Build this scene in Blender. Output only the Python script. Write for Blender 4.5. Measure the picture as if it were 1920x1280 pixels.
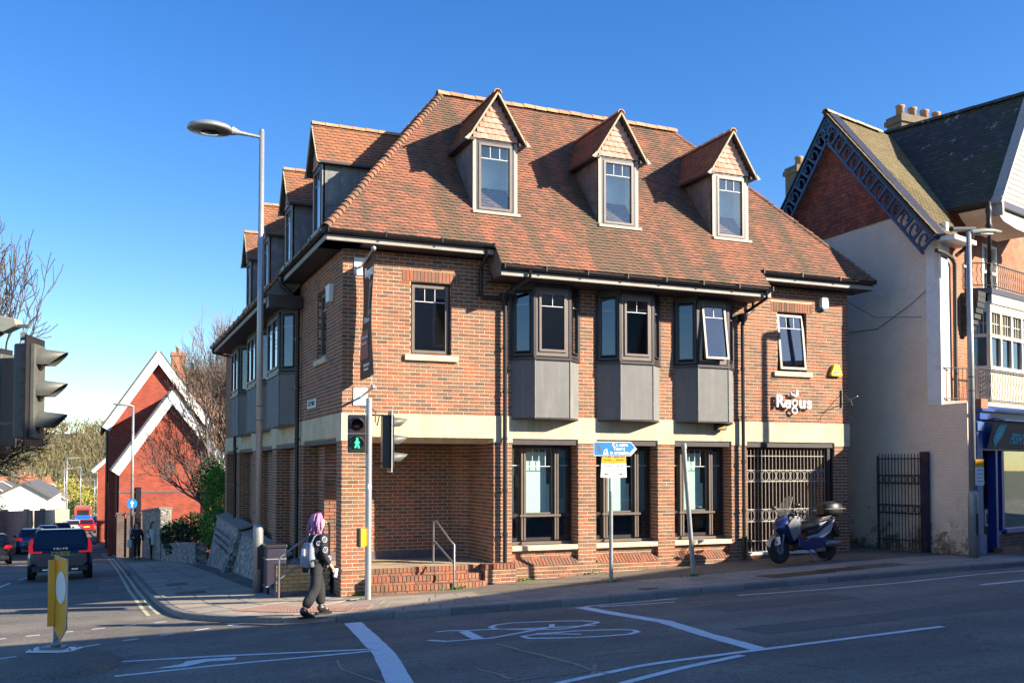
import bpy, math, random
import numpy as np
from mathutils import Vector, Matrix
random.seed(7)
R = math.radians
for o in list(bpy.data.objects):
    bpy.data.objects.remove(o)
S = bpy.context.scene
COL = S.collection

# ------------------------------------------------------------------ camera, sky, sun, exposure
cam_d = bpy.data.cameras.new('camera')
cam = bpy.data.objects.new('camera', cam_d)
COL.objects.link(cam)
cam.location = (-4.25, -18.19, 2.45)
cam.rotation_euler = (R(92.0), 0, R(-23.15))
cam_d.sensor_width = 36.0
cam_d.lens = 1813.0 / 1920.0 * 36.0
cam_d.shift_y = 174.0 / 1920.0
cam_d.clip_start = 0.1
cam_d.clip_end = 3000
S.camera = cam

TO_SUN = Vector((1.15, -1.0, 0.72)).normalized()
SUN_EL = math.asin(TO_SUN.z)
SUN_AZ = math.atan2(TO_SUN.x, TO_SUN.y)
W = bpy.data.worlds.new('World')
S.world = W
W.use_nodes = True
wn = W.node_tree
wn.nodes.clear()
w_out = wn.nodes.new('ShaderNodeOutputWorld')
w_bg = wn.nodes.new('ShaderNodeBackground')
w_sky = wn.nodes.new('ShaderNodeTexSky')
w_sky.sky_type = 'NISHITA'
w_sky.sun_disc = False
w_sky.sun_elevation = SUN_EL
w_sky.sun_rotation = SUN_AZ
w_sky.altitude = 50
w_sky.air_density = 1.0
w_sky.dust_density = 0.3
w_sky.ozone_density = 3.0
w_hsv = wn.nodes.new('ShaderNodeHueSaturation')
w_hsv.inputs['Saturation'].default_value = 1.32
w_hsv.inputs['Hue'].default_value = 0.511
w_hsv.inputs['Value'].default_value = 1.0
w_bg.inputs['Strength'].default_value = 0.092
wn.links.new(w_sky.outputs[0], w_hsv.inputs['Color'])
wn.links.new(w_hsv.outputs[0], w_bg.inputs['Color'])
wn.links.new(w_bg.outputs[0], w_out.inputs['Surface'])

sun_d = bpy.data.lights.new('sun', 'SUN')
sun = bpy.data.objects.new('sun', sun_d)
COL.objects.link(sun)
sun_d.energy = 4.9
sun_d.angle = R(0.5)
sun_d.color = (1.0, 0.90, 0.74)
sun.rotation_euler = TO_SUN.to_track_quat('Z', 'Y').to_euler()
sun.location = (10, -20, 30)
S.view_settings.view_transform = 'Standard'
S.view_settings.look = 'None'
S.view_settings.gamma = 1.0
S.view_settings.use_curve_mapping = False
S.view_settings.exposure = 1.38
S.render.engine = 'CYCLES'
S.cycles.max_bounces = 6
S.cycles.transparent_max_bounces = 12
S.cycles.caustics_reflective = False
S.cycles.caustics_refractive = False
S.cycles.use_denoising = True

# ------------------------------------------------------------------ terrain height
def lerp(a, b, t):
    return a + (b - a) * t
def clamp(v, a=0.0, b=1.0):
    return max(a, min(b, v))
def sstep(a, b, v):
    t = clamp((v - a) / (b - a)); return t * t * (3 - 2 * t)
def gz(x, y):
    zx = 0.038 * clamp(x, -16, 11.5)
    if y > 12:
        zx *= lerp(1, 0.3, clamp((y - 12) / 20))
    b = lerp(-0.052, -0.018, clamp((x - 1) / 11.0))
    if y <= 12:
        zy = b * max(y, -30)
    else:
        zy = b * 12
        zy += -0.060 * (min(y, 40) - 12)
        if y > 40: zy += -0.037 * (min(y, 230) - 40)
        if y > 230: zy += -0.010 * (min(y, 300) - 230)
        if y > 330: zy += 0.095 * (min(y, 700) - 330)
    return zx + zy + 0.03

# ------------------------------------------------------------------ materials
MATS = {}
def nt_new(name):
    m = bpy.data.materials.new(name); m.use_nodes = True
    nt = m.node_tree
    b = nt.nodes['Principled BSDF']
    return m, nt, b
def N(nt, t, **kw):
    n = nt.nodes.new(t)
    for k, v in kw.items():
        if k.startswith('i_'):
            n.inputs[int(k[2:])].default_value = v
        else:
            setattr(n, k, v)
    return n
def pos(nt):
    return N(nt, 'ShaderNodeNewGeometry').outputs['Position']
def noise(nt, scale, detail=4, rough=0.6, vec=None, stretch=None):
    v = vec if vec is not None else pos(nt)
    if stretch:
        mp = N(nt, 'ShaderNodeMapping'); mp.inputs['Scale'].default_value = stretch
        nt.links.new(v, mp.inputs[0]); v = mp.outputs[0]
    n = N(nt, 'ShaderNodeTexNoise')
    n.inputs['Scale'].default_value = scale
    n.inputs['Detail'].default_value = detail
    n.inputs['Roughness'].default_value = rough
    nt.links.new(v, n.inputs['Vector'])
    return n.outputs['Fac']
def maths(nt, op, a, b=None, c=None, cl=False):
    n = N(nt, 'ShaderNodeMath', operation=op); n.use_clamp = cl
    for i, v in enumerate((a, b, c)):
        if v is None: continue
        if isinstance(v, (int, float)): n.inputs[i].default_value = v
        else: nt.links.new(v, n.inputs[i])
    return n.outputs[0]
def ramp(nt, fac, stops, interp='LINEAR'):
    r = N(nt, 'ShaderNodeValToRGB'); cr = r.color_ramp; cr.interpolation = interp
    while len(cr.elements) > 1: cr.elements.remove(cr.elements[-1])
    cr.elements[0].position = stops[0][0]; cr.elements[0].color = (*stops[0][1], 1)
    for p, c in stops[1:]:
        e = cr.elements.new(p); e.color = (*c, 1)
    if fac is not None: nt.links.new(fac, r.inputs[0])
    return r.outputs[0]
def mixc(nt, fac, a, b, mode='MIX'):
    n = N(nt, 'ShaderNodeMix', data_type='RGBA', blend_type=mode)
    for sock, v in ((n.inputs[0], fac), (n.inputs[6], a), (n.inputs[7], b)):
        if isinstance(v, (int, float)): sock.default_value = v
        elif isinstance(v, tuple): sock.default_value = (*v, 1)
        else: nt.links.new(v, sock)
    return n.outputs[2]
def bumpn(nt, b, h, strength=0.3, dist=0.01):
    n = N(nt, 'ShaderNodeBump'); n.inputs['Strength'].default_value = strength
    n.inputs['Distance'].default_value = dist
    nt.links.new(h, n.inputs['Height']); nt.links.new(n.outputs[0], b.inputs['Normal'])
def irand(nt):
    a = N(nt, 'ShaderNodeNewGeometry').outputs['Random Per Island']
    o = N(nt, 'ShaderNodeObjectInfo').outputs['Random']
    return maths(nt, 'FRACT', maths(nt, 'ADD', a, o))
def mat(name, col, rough=0.7, metal=0.0, var=0.25, ns=3.0, bump=0.15, bs=60.0, dist=0.004, spec=None, dirt=None, coat=0.0, stretch=None, streak=None):
    """plain surface: colour broken up by two noises, fine relief, optional dirt colour (col, amount, scale)"""
    if name in MATS: return MATS[name]
    m, nt, b = nt_new(name)
    n1 = noise(nt, ns, 5, 0.65, stretch=stretch); n2 = noise(nt, ns * 9, 3, 0.6)
    f = maths(nt, 'ADD', maths(nt, 'MULTIPLY', n1, 0.65), maths(nt, 'MULTIPLY', n2, 0.35))
    lo = tuple(c * (1 - var) for c in col); hi = tuple(min(1, c * (1 + var)) for c in col)
    c = ramp(nt, f, [(0.3, lo), (0.7, hi)])
    if dirt:
        dc, da, ds = dirt
        dn = noise(nt, ds, 6, 0.7)
        df = maths(nt, 'MULTIPLY', ramp(nt, dn, [(0.48, (0, 0, 0)), (0.62, (1, 1, 1))]), da)
        c = mixc(nt, df, c, dc)
    if streak:
        sc_, sa, sfreq = streak
        sn_ = noise(nt, sfreq, 5, .65, stretch=(1, 1, .10))
        c = mixc(nt, maths(nt, 'MULTIPLY', ramp(nt, sn_, [(.50, (0, 0, 0)), (.66, (1, 1, 1))]), sa), c, sc_)
    nt.links.new(c, b.inputs['Base Color'])
    rn = maths(nt, 'ADD', maths(nt, 'MULTIPLY', n2, 0.2), rough - 0.1, cl=True)
    nt.links.new(rn, b.inputs['Roughness'])
    b.inputs['Metallic'].default_value = metal
    if spec is not None: b.inputs['Specular IOR Level'].default_value = spec
    if coat: b.inputs['Coat Weight'].default_value = coat; b.inputs['Coat Roughness'].default_value = 0.08
    if bump: bumpn(nt, b, noise(nt, bs, 3, 0.6), bump, dist)
    MATS[name] = m
    return m
def emis(name, col, s):
    m, nt, b = nt_new(name)
    b.inputs['Base Color'].default_value = (*[c * .5 for c in col], 1)
    b.inputs['Emission Color'].default_value = (*col, 1)
    b.inputs['Emission Strength'].default_value = s
    MATS[name] = m
    return m

def rand_mat(name, stops, rough=0.85, big=None, ns=30, bump=0.4, blotch=0.25, extra=None):
    """bricks / tiles / slabs: colour by piece from a ramp, mottled, optional large scale stain"""
    m, nt, b = nt_new(name)
    r = irand(nt)
    if big:
        sc, amt, st = big
        g = noise(nt, sc, 4, 0.6, stretch=st)
        r = maths(nt, 'ADD', maths(nt, 'MULTIPLY', r, 1 - amt), maths(nt, 'MULTIPLY', maths(nt, 'MULTIPLY_ADD', g, 2.2, -0.6, cl=True), amt))
    c = ramp(nt, r, stops)
    n = noise(nt, ns, 4, 0.7)
    k = ramp(nt, n, [(0.25, (1 - blotch,) * 3), (0.75, (1 + blotch,) * 3)])
    c = mixc(nt, 1.0, c, k, 'MULTIPLY')
    if extra: c = extra(nt, c)
    nt.links.new(c, b.inputs['Base Color'])
    b.inputs['Roughness'].default_value = rough
    b.inputs['Specular IOR Level'].default_value = 0.3
    bumpn(nt, b, noise(nt, 90, 4, 0.7), bump, 0.006)
    MATS[name] = m
    return m

BR = [(0.0, (.38, .135, .070)), (.13, (.33, .13, .075)), (.28, (.27, .135, .085)), (.45, (.195, .115, .08)), (.60, (.30, .15, .09)), (.74, (.145, .092, .07)), (.87, (.36, .12, .062)), (1, (.25, .145, .095))]
def brick_wear(nt, c):
    c = mixc(nt, 1.0, c, ramp(nt, noise(nt, .6, 5, .7), [(.3, (.78, .78, .80)), (.7, (1.15, 1.12, 1.08))]), 'MULTIPLY')
    f = ramp(nt, noise(nt, 2.2, 7, .8), [(.62, (0, 0, 0)), (.72, (1, 1, 1))])
    return mixc(nt, maths(nt, 'MULTIPLY', f, .3), c, (.46, .36, .26))
rand_mat('brick_mix', BR, ns=45, blotch=.4, extra=brick_wear)
rand_mat('brick_buff', [(0, (.42, .30, .13)), (.5, (.50, .36, .17)), (1, (.36, .24, .12))], ns=40)
mat('mortar', (.62, .50, .33), .95, var=.2, ns=4, bump=.5, bs=120)
mat('brick_dark_cill', (.14, .11, .12), .9, var=.35, ns=8)

def lichen(nt, c):
    g = noise(nt, 1.6, 8, .75); f = ramp(nt, g, [(.60, (0, 0, 0)), (.68, (1, 1, 1))])
    c = mixc(nt, maths(nt, 'MULTIPLY', f, .45), c, (.50, .27, .05))
    g = noise(nt, 5.0, 6, .8); f = ramp(nt, g, [(.62, (0, 0, 0)), (.7, (1, 1, 1))])
    return mixc(nt, maths(nt, 'MULTIPLY', f, .35), c, (.30, .27, .17))
TL = [(0.0, (.40, .155, .088)), (.22, (.345, .135, .08)), (.42, (.28, .125, .078)), (.60, (.21, .11, .072)), (.78, (.15, .098, .068)), (1, (.105, .08, .06))]
def roof_wear(nt, c):
    c = lichen(nt, c)
    g = noise(nt, 1.5, 5, .62, stretch=(1.0, .16, .16))
    f = ramp(nt, g, [(.47, (0, 0, 0)), (.58, (1, 1, 1))])
    c = mixc(nt, maths(nt, 'MULTIPLY', f, .66), c, (.115, .092, .06))
    g = noise(nt, .8, 7, .75); f = ramp(nt, g, [(.64, (0, 0, 0)), (.70, (1, 1, 1))])
    return mixc(nt, maths(nt, 'MULTIPLY', f, .5), c, (.17, .15, .06))
rand_mat('roof_tile', TL, big=(1.1, .55, (1.0, .4, .4)), ns=25, extra=roof_wear)
rand_mat('roof_tile_pale', [(0, (.64, .33, .24)), (.5, (.54, .27, .19)), (1, (.70, .42, .33))], ns=25)
rand_mat('roof_tile_left', [(0, (.42, .155, .075)), (.4, (.33, .135, .07)), (.7, (.24, .12, .07)), (1, (.16, .105, .07))], big=(3, .5, None), ns=25, extra=lichen)
rand_mat('ridge_tile', [(0, (.55, .25, .14)), (.5, (.60, .30, .17)), (1, (.45, .2, .11))], ns=20, extra=lichen)
rand_mat('mossy_tile', [(0, (.11, .09, .05)), (.3, (.20, .15, .085)), (.6, (.15, .12, .05)), (1, (.26, .20, .12))], big=(1.5, .5, None), ns=20)
def darklich(nt, c):
    g = noise(nt, 2.2, 8, .8); f = ramp(nt, g, [(.60, (0, 0, 0)), (.64, (1, 1, 1))])
    c = mixc(nt, maths(nt, 'MULTIPLY', f, .75), c, (.42, .45, .38))
    g = noise(nt, .7, 6, .7); f = ramp(nt, g, [(.45, (0, 0, 0)), (.62, (1, 1, 1))])
    return mixc(nt, maths(nt, 'MULTIPLY', f, .5), c, (.065, .08, .03))
rand_mat('slate_dark_tile', [(0, (.060, .058, .062)), (.5, (.045, .046, .052)), (1, (.085, .078, .078))], ns=20, extra=darklich)
rand_mat('hung_tile_red', [(0, (.48, .12, .06)), (.4, (.34, .10, .055)), (.75, (.20, .07, .045)), (1, (.56, .20, .11))], big=(1.5, .4, None), ns=20)
def damp(nt, c):
    g = noise(nt, .8, 6, .7); f = ramp(nt, g, [(.45, (0, 0, 0)), (.6, (1, 1, 1))])
    c = mixc(nt, maths(nt, 'MULTIPLY', f, .4), c, (.17, .145, .12))
    g = noise(nt, 9, 2, .5); f = ramp(nt, g, [(.70, (0, 0, 0)), (.73, (1, 1, 1))])
    return mixc(nt, maths(nt, 'MULTIPLY', f, .5), c, (.06, .05, .05))
rand_mat('paving_slab_stone', [(0, (.42, .34, .25)), (.4, (.37, .31, .24)), (.7, (.47, .37, .27)), (1, (.31, .27, .22))], ns=14, blotch=.2, extra=damp, bump=.3)
rand_mat('kerb_granite', [(0, (.20, .185, .17)), (.5, (.26, .235, .21)), (1, (.17, .16, .155))], ns=30, blotch=.3, bump=.4)

mat('concrete_band', (.66, .53, .33), .85, var=.16, ns=1.2, bump=.25, bs=50, dirt=((.35, .28, .2), .35, 2.0), streak=((.30, .25, .18), .45, 5))
mat('stone_sill', (.66, .54, .36), .8, var=.12, ns=3, bump=.2, dirt=((.3, .25, .18), .4, 6))
mat('black_frame', (.035, .028, .032), .38, var=.3, ns=6, bump=.05)
mat('bronze_frame', (.15, .115, .095), .42, var=.15, ns=6, bump=.04)
mat('black_pipe', (.018, .016, .02), .35, var=.3, ns=8, bump=.05)
mat('soffit_dark', (.05, .038, .042), .6, var=.3, ns=5)
mat('fascia_grey', (.34, .30, .25), .6, var=.12, ns=3, bump=.1, dirt=((.14, .12, .10), .4, 3))
mat('lead', (.20, .195, .19), .6, .35, var=.22, ns=2.5, bump=.25, bs=14, dirt=((.36, .36, .35), .45, 3.5), streak=((.10, .10, .10), .4, 7))
mat('lead_panel', (.17, .165, .155), .8, .0, var=.15, ns=1.6, bump=.12, bs=20, dirt=((.20, .195, .185), .35, 4.5), streak=((.24, .235, .225), .45, 9))
mat('lead_pale', (.36, .32, .27), .6, .0, var=.14, ns=4, bump=.15)
mat('glazing_white', (.75, .76, .74), .5, var=.05)
mat('white_blind', (.74, .86, .80), .7, var=.06, ns=2, bump=.05)
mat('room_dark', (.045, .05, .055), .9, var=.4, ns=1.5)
mat('room_pale', (.74, .76, .74), .9, var=.15, ns=.7)
mat('lime_white', (.80, .78, .73), .8, var=.08, ns=2, bump=.2)
mat('white_paint', (.84, .82, .77), .6, var=.07, ns=3, bump=.1, dirt=((.5, .46, .40), .4, 3))
mat('cream_paint', (.72, .66, .52), .6, var=.1, ns=3, bump=.1)
mat('steel_grey', (.42, .42, .41), .42, .55, var=.12, ns=2, bump=.1, bs=80)
mat('steel_dark', (.22, .22, .22), .45, .6, var=.2, ns=6, bump=.15, dirt=((.2, .12, .07), .3, 9))
mat('black_plastic', (.022, .02, .024), .42, var=.3, ns=10, bump=.1)
mat('hood_grey', (.10, .10, .085), .5, var=.3, ns=7, bump=.1)
mat('sign_yellow', (.80, .36, .01), .45, var=.1, ns=5)
mat('button_yellow', (.85, .60, .02), .4, var=.1, ns=9)
mat('sign_white', (.78, .78, .75), .45, var=.05)
mat('sign_blue', (.02, .20, .55), .4, var=.12, ns=6)
mat('red_paint', (.55, .02, .02), .4)
mat('letter_black', (.02, .02, .02), .6, var=.1)
mat('letter_white', (.82, .82, .80), .4, var=.05)
mat('galv_dirty', (.33, .33, .32), .5, .5, var=.2, ns=9, bump=.2)
mat('gate_white', (.34, .30, .26), .5, var=.12, ns=9)
mat('gate_black', (.025, .022, .022), .5, var=.3, ns=9)
mat('bin_purple', (.028, .022, .04), .5, var=.3, ns=4)
def glass_mat(name, tint=(.75, .85, .85), ior=1.6, refl_rough=0.01, minr=0.06):
    m = bpy.data.materials.new(name); m.use_nodes = True
    nt = m.node_tree; nt.nodes.clear()
    o = N(nt, 'ShaderNodeOutputMaterial'); t = N(nt, 'ShaderNodeBsdfTransparent'); g = N(nt, 'ShaderNodeBsdfGlossy')
    t.inputs[0].default_value = (*tint, 1); g.inputs['Roughness'].default_value = refl_rough
    g.inputs['Color'].default_value = (.95, .97, 1, 1)
    f = N(nt, 'ShaderNodeLayerWeight'); f.inputs[0].default_value = .5
    fac = maths(nt, 'MULTIPLY_ADD', maths(nt, 'POWER', f.outputs['Facing'], 4.0), .9, minr * .7 + (ior - 1.3) * .12, cl=True)
    bp = N(nt, 'ShaderNodeBump'); bp.inputs['Strength'].default_value = .04; bp.inputs['Distance'].default_value = .02
    nt.links.new(noise(nt, 1.3, 1), bp.inputs['Height']); nt.links.new(bp.outputs[0], g.inputs['Normal'])
    mx = N(nt, 'ShaderNodeMixShader')
    nt.links.new(fac, mx.inputs[0]); nt.links.new(t.outputs[0], mx.inputs[1]); nt.links.new(g.outputs[0], mx.inputs[2])
    nt.links.new(mx.outputs[0], o.inputs['Surface'])
    MATS[name] = m
glass_mat('glass', (.90, .96, .94))
glass_mat('glass_tint', (.30, .38, .42), 1.7, .02, .12)
glass_mat('glass_car', (.05, .07, .09), 1.55, .02, .08)
glass_mat('glass_screen', (.80, .76, .60), 1.35, .05, .04)

def asphalt(name, base, patch):
    m, nt, b = nt_new(name)
    n1 = noise(nt, .35, 6, .65); n2 = noise(nt, 60, 3, .7); n3 = noise(nt, 220, 2, .5)
    c = ramp(nt, n1, [(.35, base), (.65, patch)])
    k = ramp(nt, maths(nt, 'ADD', maths(nt, 'MULTIPLY', n2, .5), maths(nt, 'MULTIPLY', n3, .5)), [(.35, (.55,) * 3), (.52, (1.0,) * 3), (.66, (1.9, 1.8, 1.65))])
    c = mixc(nt, 1.0, c, k, 'MULTIPLY')
    # tar seams and fine cracks
    v = N(nt, 'ShaderNodeTexVoronoi', feature='DISTANCE_TO_EDGE'); v.inputs['Scale'].default_value = .45
    w = N(nt, 'ShaderNodeVectorMath', operation='ADD')
    nn = N(nt, 'ShaderNodeTexNoise'); nn.inputs['Scale'].default_value = 1.7; nn.inputs['Detail'].default_value = 6
    nt.links.new(pos(nt), nn.inputs['Vector']); nt.links.new(pos(nt), w.inputs[0]); nt.links.new(nn.outputs['Color'], w.inputs[1])
    nt.links.new(w.outputs[0], v.inputs['Vector'])
    cr = ramp(nt, v.outputs['Distance'], [(.004, (1, 1, 1)), (.012, (0, 0, 0))])
    c = mixc(nt, maths(nt, 'MULTIPLY', cr, .22), c, (.02, .02, .02))
    tp = ramp(nt, noise(nt, .9, 3, .5, stretch=(.25, 1.0, 1)), [(.40, (.80, .80, .82)), (.62, (1.12, 1.1, 1.06))])
    c = mixc(nt, 1.0, c, tp, 'MULTIPLY')
    k2 = ramp(nt, noise(nt, 22, 5, .8), [(.38, (.72,) * 3), (.62, (1.3,) * 3)])
    c = mixc(nt, 1.0, c, k2, 'MULTIPLY')
    st = ramp(nt, noise(nt, 1.1, 7, .75), [(.60, (0, 0, 0)), (.72, (1, 1, 1))])
    c = mixc(nt, maths(nt, 'MULTIPLY', st, .3), c, (.02, .02, .022))
    nt.links.new(c, b.inputs['Base Color'])
    b.inputs['Roughness'].default_value = .82
    b.inputs['Specular IOR Level'].default_value = .4
    bumpn(nt, b, maths(nt, 'ADD', n2, n3), .55, .012)
    MATS[name] = m
asphalt('asphalt_road', (.165, .144, .118), (.245, .215, .175))
asphalt('asphalt_path', (.14, .12, .10), (.21, .18, .14))
def roadpaint(name, col):
    m, nt, b = nt_new(name)
    n = noise(nt, 7, 7, .75); n2 = noise(nt, 90, 3, .7)
    c = ramp(nt, n, [(.30, tuple(x * .4 for x in col)), (.38, tuple(x * .85 for x in col)), (.6, col)])
    c = mixc(nt, 1.0, c, ramp(nt, n2, [(.3, (.7,) * 3), (.6, (1.1,) * 3)]), 'MULTIPLY')
    nt.links.new(c, b.inputs['Base Color']); b.inputs['Roughness'].default_value = .75
    bumpn(nt, b, n2, .4, .006); MATS[name] = m
roadpaint('road_paint', (.86, .84, .80))
roadpaint('road_paint_yellow', (.62, .56, .32))
roadpaint('spray_marks', (.42, .30, .2))

def brick_tex_mat(name, c1, c2, mortar_c, scale=1.0, dirt=None, bump=.4, mottle=.3):
    """brickwork too far away to pick bricks apart: world position, wall axis = x+y"""
    m, nt, b = nt_new(name)
    p = pos(nt); sx = N(nt, 'ShaderNodeSeparateXYZ'); nt.links.new(p, sx.inputs[0])
    cb = N(nt, 'ShaderNodeCombineXYZ')
    nt.links.new(maths(nt, 'ADD', sx.outputs[0], sx.outputs[1]), cb.inputs[0]); nt.links.new(sx.outputs[2], cb.inputs[1])
    bt = N(nt, 'ShaderNodeTexBrick')
    bt.inputs['Scale'].default_value = scale
    bt.inputs['Brick Width'].default_value = .225; bt.inputs['Row Height'].default_value = .075
    bt.inputs['Mortar Size'].default_value = .007; bt.inputs['Mortar Smooth'].default_value = .3
    bt.inputs['Color1'].default_value = (*c1, 1); bt.inputs['Color2'].default_value = (*c2, 1); bt.inputs['Mortar'].default_value = (*mortar_c, 1)
    nt.links.new(cb.outputs[0], bt.inputs['Vector'])
    c = bt.outputs['Color']
    c = mixc(nt, 1.0, c, ramp(nt, noise(nt, 1.5, 6, .7), [(.3, (1 - mottle,) * 3), (.7, (1 + mottle,) * 3)]), 'MULTIPLY')
    if dirt: c = dirt(nt, c)
    nt.links.new(c, b.inputs['Base Color']); b.inputs['Roughness'].default_value = .9
    bumpn(nt, b, maths(nt, 'MULTIPLY', bt.outputs['Fac'], -1), bump, .01)
    MATS[name] = m
def wall_wear(nt, c):
    """flaked paint low on the wall: red brick and dirt show through"""
    p = pos(nt); sx = N(nt, 'ShaderNodeSeparateXYZ'); nt.links.new(p, sx.inputs[0])
    low = maths(nt, 'MULTIPLY_ADD', sx.outputs[2], -.16, .44)
    g = noise(nt, 2.5, 9, .8)
    f = ramp(nt, maths(nt, 'ADD', g, low), [(.80, (0, 0, 0)), (.86, (1, 1, 1))])
    c = mixc(nt, maths(nt, 'MULTIPLY', f, .85), c, (.16, .085, .05))
    g2 = noise(nt, .9, 7, .7)
    f2 = ramp(nt, maths(nt, 'ADD', g2, maths(nt, 'MULTIPLY', low, .5)), [(.58, (0, 0, 0)), (.80, (1, 1, 1))])
    c = mixc(nt, maths(nt, 'MULTIPLY', f2, .55), c, (.30, .24, .15))
    g3 = noise(nt, 11, 6, .8)
    f3 = ramp(nt, maths(nt, 'ADD', g3, maths(nt, 'MULTIPLY', low, 1.1)), [(.93, (0, 0, 0)), (.97, (1, 1, 1))])
    return mixc(nt, f3, c, (.09, .075, .05))
brick_tex_mat('painted_brick', (.93, .75, .59), (.90, .71, .55), (.82, .64, .49), dirt=wall_wear, bump=.5, mottle=.08)
brick_tex_mat('red_brick_far', (.36, .066, .034), (.26, .05, .028), (.30, .11, .075))
brick_tex_mat('red_brick_neighbour', (.40, .15, .07), (.30, .11, .06), (.35, .25, .17))
brick_tex_mat('dark_brick', (.13, .08, .06), (.09, .06, .05), (.2, .17, .14))

# ------------------------------------------------------------------ object tree helpers
TM = {}
def link(o, parent=None):
    COL.objects.link(o)
    if parent is not None: o.parent = parent
    return o
def thing(name, label, cat, loc=(0, 0, 0), rz=0.0, group=None, scale=1.0):
    o = bpy.data.objects.new(name, None)
    o.empty_display_size = .2
    COL.objects.link(o)
    o.location = loc; o.rotation_euler = (0, 0, rz); o.scale = (scale,) * 3
    o['label'] = label; o['category'] = cat
    if group: o['group'] = group
    TM[o.name] = Matrix.Translation(loc) @ Matrix.Rotation(rz, 4, 'Z') @ Matrix.Scale(scale, 4)
    return o
def tag(o, label=None, cat=None, group=None, kind=None):
    if label: o['label'] = label
    if cat: o['category'] = cat
    if group: o['group'] = group
    if kind: o['kind'] = kind
    return o
def wm(o):
    if o is None: return Matrix.Identity(4)
    if o.name in TM: return TM[o.name]
    M = wm(o.parent) @ Matrix.LocRotScale(o.location, o.rotation_euler, o.scale)
    return M

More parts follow.
